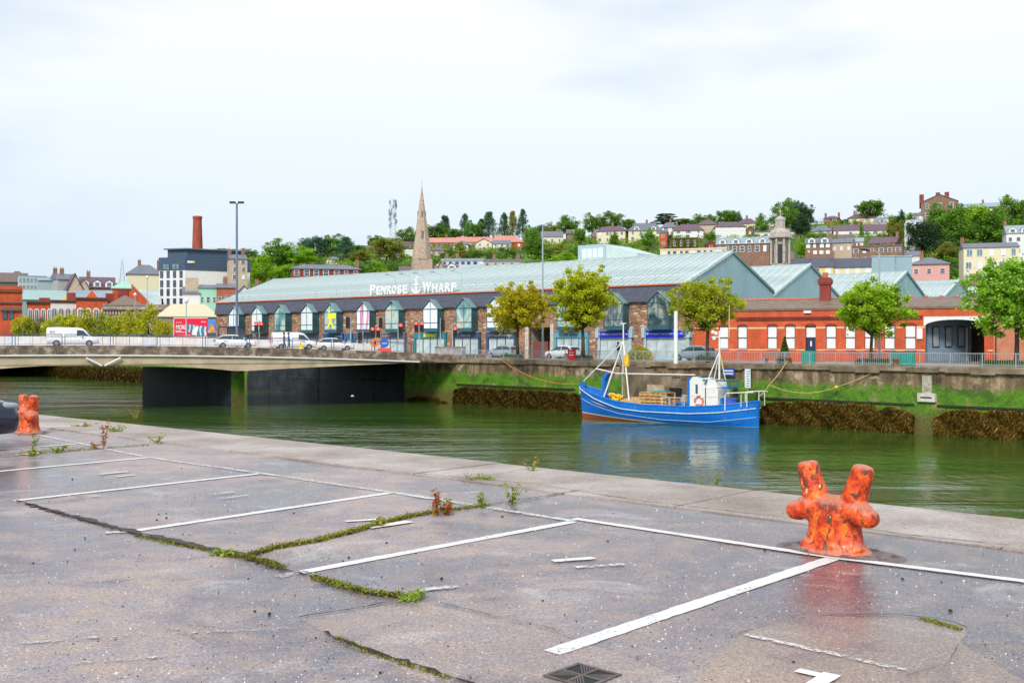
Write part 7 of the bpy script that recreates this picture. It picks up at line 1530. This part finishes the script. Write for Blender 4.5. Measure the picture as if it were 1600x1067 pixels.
TL_ = [(215, 442, 424, 26, B, 'lime', 'small lime tree before the cream house left of the hotel'), (236, 446, 419, 32, B, 'lime', 'larger lime tree between the cream house and the hotel'),
 (352, 406, 387, 46, B, 'mid', 'skyline tree just left of the tall double lamp'), (388, 408, 388, 36, B, 'mid', 'skyline tree just right of the tall double lamp'), (405, 446, 398, 52, B, 'lime', 'big bright lime tree right of the tall double lamp'), (446, 444, 413, 44, B, 'lime', 'rounded lime tree left of the red brick terrace'),
 (434, 418, 374, 62, B, 'mid', 'large mid green tree behind the bright lime tree'), (470, 416, 384, 54, B, 'lime', 'light green tree above the red brick terrace'), (495, 405, 367, 40, B, 'teal', 'dark skyline tree above the red brick terrace'), (520, 402, 365, 44, B, 'mid', 'mid green skyline tree above the belvedere'), (541, 405, 371, 44, K, 'teal', 'blue green pine on the left skyline'), (560, 400, 382, 30, B, 'mid', 'low tree right of the blue green pine'),
 (478, 392, 372, 26, B, 'teal', 'small dark skyline tree left of the belvedere'), (560, 412, 390, 40, B, 'olive', 'olive tree before the brown roofed house'), (604, 410, 369, 62, B, 'olive', 'broad olive green tree left of the church nave'), (587, 390, 367, 30, B, 'mid', 'rounded tree behind the broad olive tree'), (634, 388, 356, 38, B, 'mid', 'rounded tree at the mast foot'), (652, 388, 361, 32, B, 'mid', 'low round tree just left of the spire'), (682, 380, 348, 50, B, 'mid', 'large green tree just right of the spire'),
 (695, 378, 338, 30, K, 'teal', 'first dark conifer right of the spire'), (726, 374, 335, 24, K, 'teal', 'slim dark conifer standing second right of the spire'), (739, 376, 345, 34, B, 'mid', 'green tree between the slim conifer and the conifer group'), (764, 372, 332, 32, K, 'teal', 'tall dark conifer left of the conifer group'), (752, 374, 343, 24, K, 'dark', 'short dark conifer in the group'), (788, 372, 334, 26, K, 'teal', 'dark conifer in the centre of the right group'), (801, 372, 331, 22, K, 'olive', 'light olive conifer in the right group'), (817, 372, 328, 24, K, 'teal', 'tallest dark conifer at the right end of the group'), (831, 380, 352, 28, B, 'mid', 'green tree right of the conifer group'), (833, 404, 358, 34, B, 'mid', 'mid green tree at the red roofed terrace end'), (710, 380, 356, 28, B, 'mid', 'low green tree between first two conifers'),
 (560, 440, 408, 36, B, 'mid', 'green tree at the red terrace right end'), (585, 436, 402, 44, U, 'mid', 'big green hedge mass left of the spire, outer part'), (620, 434, 398, 46, U, 'mid', 'big green hedge mass left of the spire, inner part'), (598, 438, 413, 34, U, 'lime', 'bright shrub before the hedge mass'), (648, 420, 399, 26, U, 'mid', 'shrub at the spire base, left'), (682, 415, 398, 24, U, 'mid', 'shrub at the spire base, right'), (702, 404, 388, 32, U, 'mid', 'shrub below the white hipped house'), (728, 402, 388, 34, U, 'olive', 'olive shrub before the cream gabled house'), (752, 404, 385, 36, U, 'mid', 'rounded green shrub below the pink terrace'), (790, 406, 384, 46, U, 'mid', 'wide dark shrub below the white house'), (717, 396, 378, 20, B, 'olive', 'small copper tinted tree below the pink terrace'),
 (838, 424, 398, 54, U, 'lime', 'bright hedge left of the plant room, left part'), (880, 418, 389, 56, U, 'lime', 'bright hedge left of the plant room, right part'), (832, 388, 360, 26, B, 'mid', 'tree at the left of the cream bungalow'), (848, 372, 350, 22, B, 'teal', 'thin skyline tree above the cream bungalow'), (862, 376, 348, 30, B, 'olive', 'olive skyline tree above the cream bungalow'), (888, 368, 338, 46, B, 'mid', 'wide green skyline tree above the brown gabled house'), (905, 384, 355, 24, B, 'mid', 'round tree right of the brown gabled house'), (925, 366, 333, 34, B, 'mid', 'tall dark green skyline tree'), (955, 362, 330, 46, B, 'mid', 'broad skyline tree above the large cream house'), (981, 362, 341, 24, B, 'mid', 'low skyline tree between the cream and grey roofed houses'), (872, 402, 376, 44, U, 'olive', 'olive thicket below the cream bungalow'), (908, 402, 378, 40, U, 'mid', 'green thicket below the brown gabled house'), (845, 404, 380, 40, U, 'mid', 'green thicket at the left end below the cream bungalow'), (960, 386, 362, 18, B, 'mid', 'small tree in front of the large cream house'), (1012, 390, 357, 30, B, 'mid', 'dark rounded tree before the large grey roofed house'), (985, 392, 374, 24, U, 'lime', 'bright shrub left of the dark rounded tree'), (945, 392, 380, 30, U, 'mid', 'shrub row below the large cream house'),
 (1041, 360, 334, 40, D_, 'dark', 'flat topped dark cedar on the skyline'), (1070, 358, 341, 40, B, 'mid', 'low skyline trees right of the cedar'), (1093, 358, 334, 26, B, 'mid', 'rounded skyline tree above the plum roofs, left'), (1110, 358, 335, 26, B, 'mid', 'rounded skyline tree above the plum roofs, right'), (1134, 356, 327, 38, B, 'mid', 'tallest tree above the plum roofs'), (1150, 354, 329, 22, B, 'teal', 'pale hazy tree right of the tallest one'), (1111, 379, 362, 18, B, 'mid', 'small round tree before the rounded bay house'), (1047, 392, 368, 16, K, 'dark', 'narrow dark conifer by the ivy building'), (1070, 396, 384, 60, U, 'yel', 'yellow green shrubs below the ivy building'), (1190, 372, 335, 26, B, 'mid', 'tree left of the narrow cream house'), (1189, 404, 371, 32, B, 'mid', 'dark rounded tree before the dormered terrace'), (1183, 412, 402, 26, U, 'lime', 'bright bush under the dark rounded tree'),
 (1224, 362, 312, 44, B, 'mid', 'tall tree behind the cupola cross'), (1242, 358, 310, 26, B, 'teal', 'pale tree behind the tall tree'), (1258, 360, 316, 30, B, 'dark', 'dark pointed tree right of the tall tree'), (1251, 372, 335, 34, B, 'dark', 'dark lower tree between cupola and bungalows'), (1276, 376, 358, 32, U, 'lime', 'bright shrubs below the grey hipped bungalow'), (1260, 404, 374, 36, B, 'lime', 'lime tree right of the cupola, left of two'), (1302, 406, 373, 48, B, 'lime', 'lime tree right of the cupola, right of two'), (1360, 348, 311, 50, B, 'mid', 'airy spreading tree alone on the skyline'), (1318, 352, 341, 22, U, 'mid', 'skyline shrub between the brick and tan houses'), (1346, 374, 347, 10, K, 'mid', 'thin hedge conifer between the two plum gable roofs'), (1345, 384, 366, 26, U, 'lime', 'shrub below the two plum gable roofs'), (1397, 382, 342, 34, B, 'olive', 'autumn tinted tree left of the tall white house'), (1408, 360, 328, 14, B, 'dark', 'small dark globe tree on the skyline'), (1397, 352, 337, 20, B, 'mid', 'low tree left of the dark globe tree'), (1425, 350, 332, 18, B, 'mid', 'low tree right of the dark globe tree'), (1398, 380, 368, 22, U, 'yel', 'golden shrub near the plum roofed house'),
 (1440, 400, 343, 58, B, 'dark', 'big very dark tree at the left of the hilltop wood'), (1468, 372, 316, 46, B, 'mid', 'tree before the brown institution'), (1488, 392, 322, 64, B, 'mid', 'large tree in the middle of the hilltop wood'), (1520, 384, 317, 66, B, 'lime', 'large lighter tree in the hilltop wood'), (1550, 386, 323, 64, B, 'mid', 'large tree at the right of the hilltop wood'), (1583, 368, 306, 58, B, 'mid', 'tall tree at the right skyline'), (1606, 368, 308, 46, B, 'mid', 'tree cut by the right edge on the skyline'), (1475, 402, 372, 42, B, 'dark', 'dark lower tree in the wood'), (1482, 406, 379, 40, B, 'olive', 'olive tree above the pink house'), (1492, 418, 394, 46, U, 'mid', 'bright bushes right of the pink house roof'), (1482, 434, 414, 40, U, 'mid', 'rounded bush before the pink house'), (1421, 396, 378, 22, B, 'teal', 'blue green shrub below the tall white house'), (1512, 400, 372, 40, B, 'mid', 'tree filling the wood foot'), (1560, 384, 350, 40, B, 'lime', 'light tree beside the pale dormered house'), (1532, 430, 412, 24, U, 'olive', 'creeper on the brown gable foot'),
 (1594, 575, 520, 30, U, 'mid', 'dark green hedge at the right end of the brick building')]
for px, yb, yt, w_, kd, tn, lb in TL_: tree(px, yb, yt, w_, kd, tn, lb, Y=(205 if lb.startswith('bright hedge') else (105 if px == 1594 else None)))
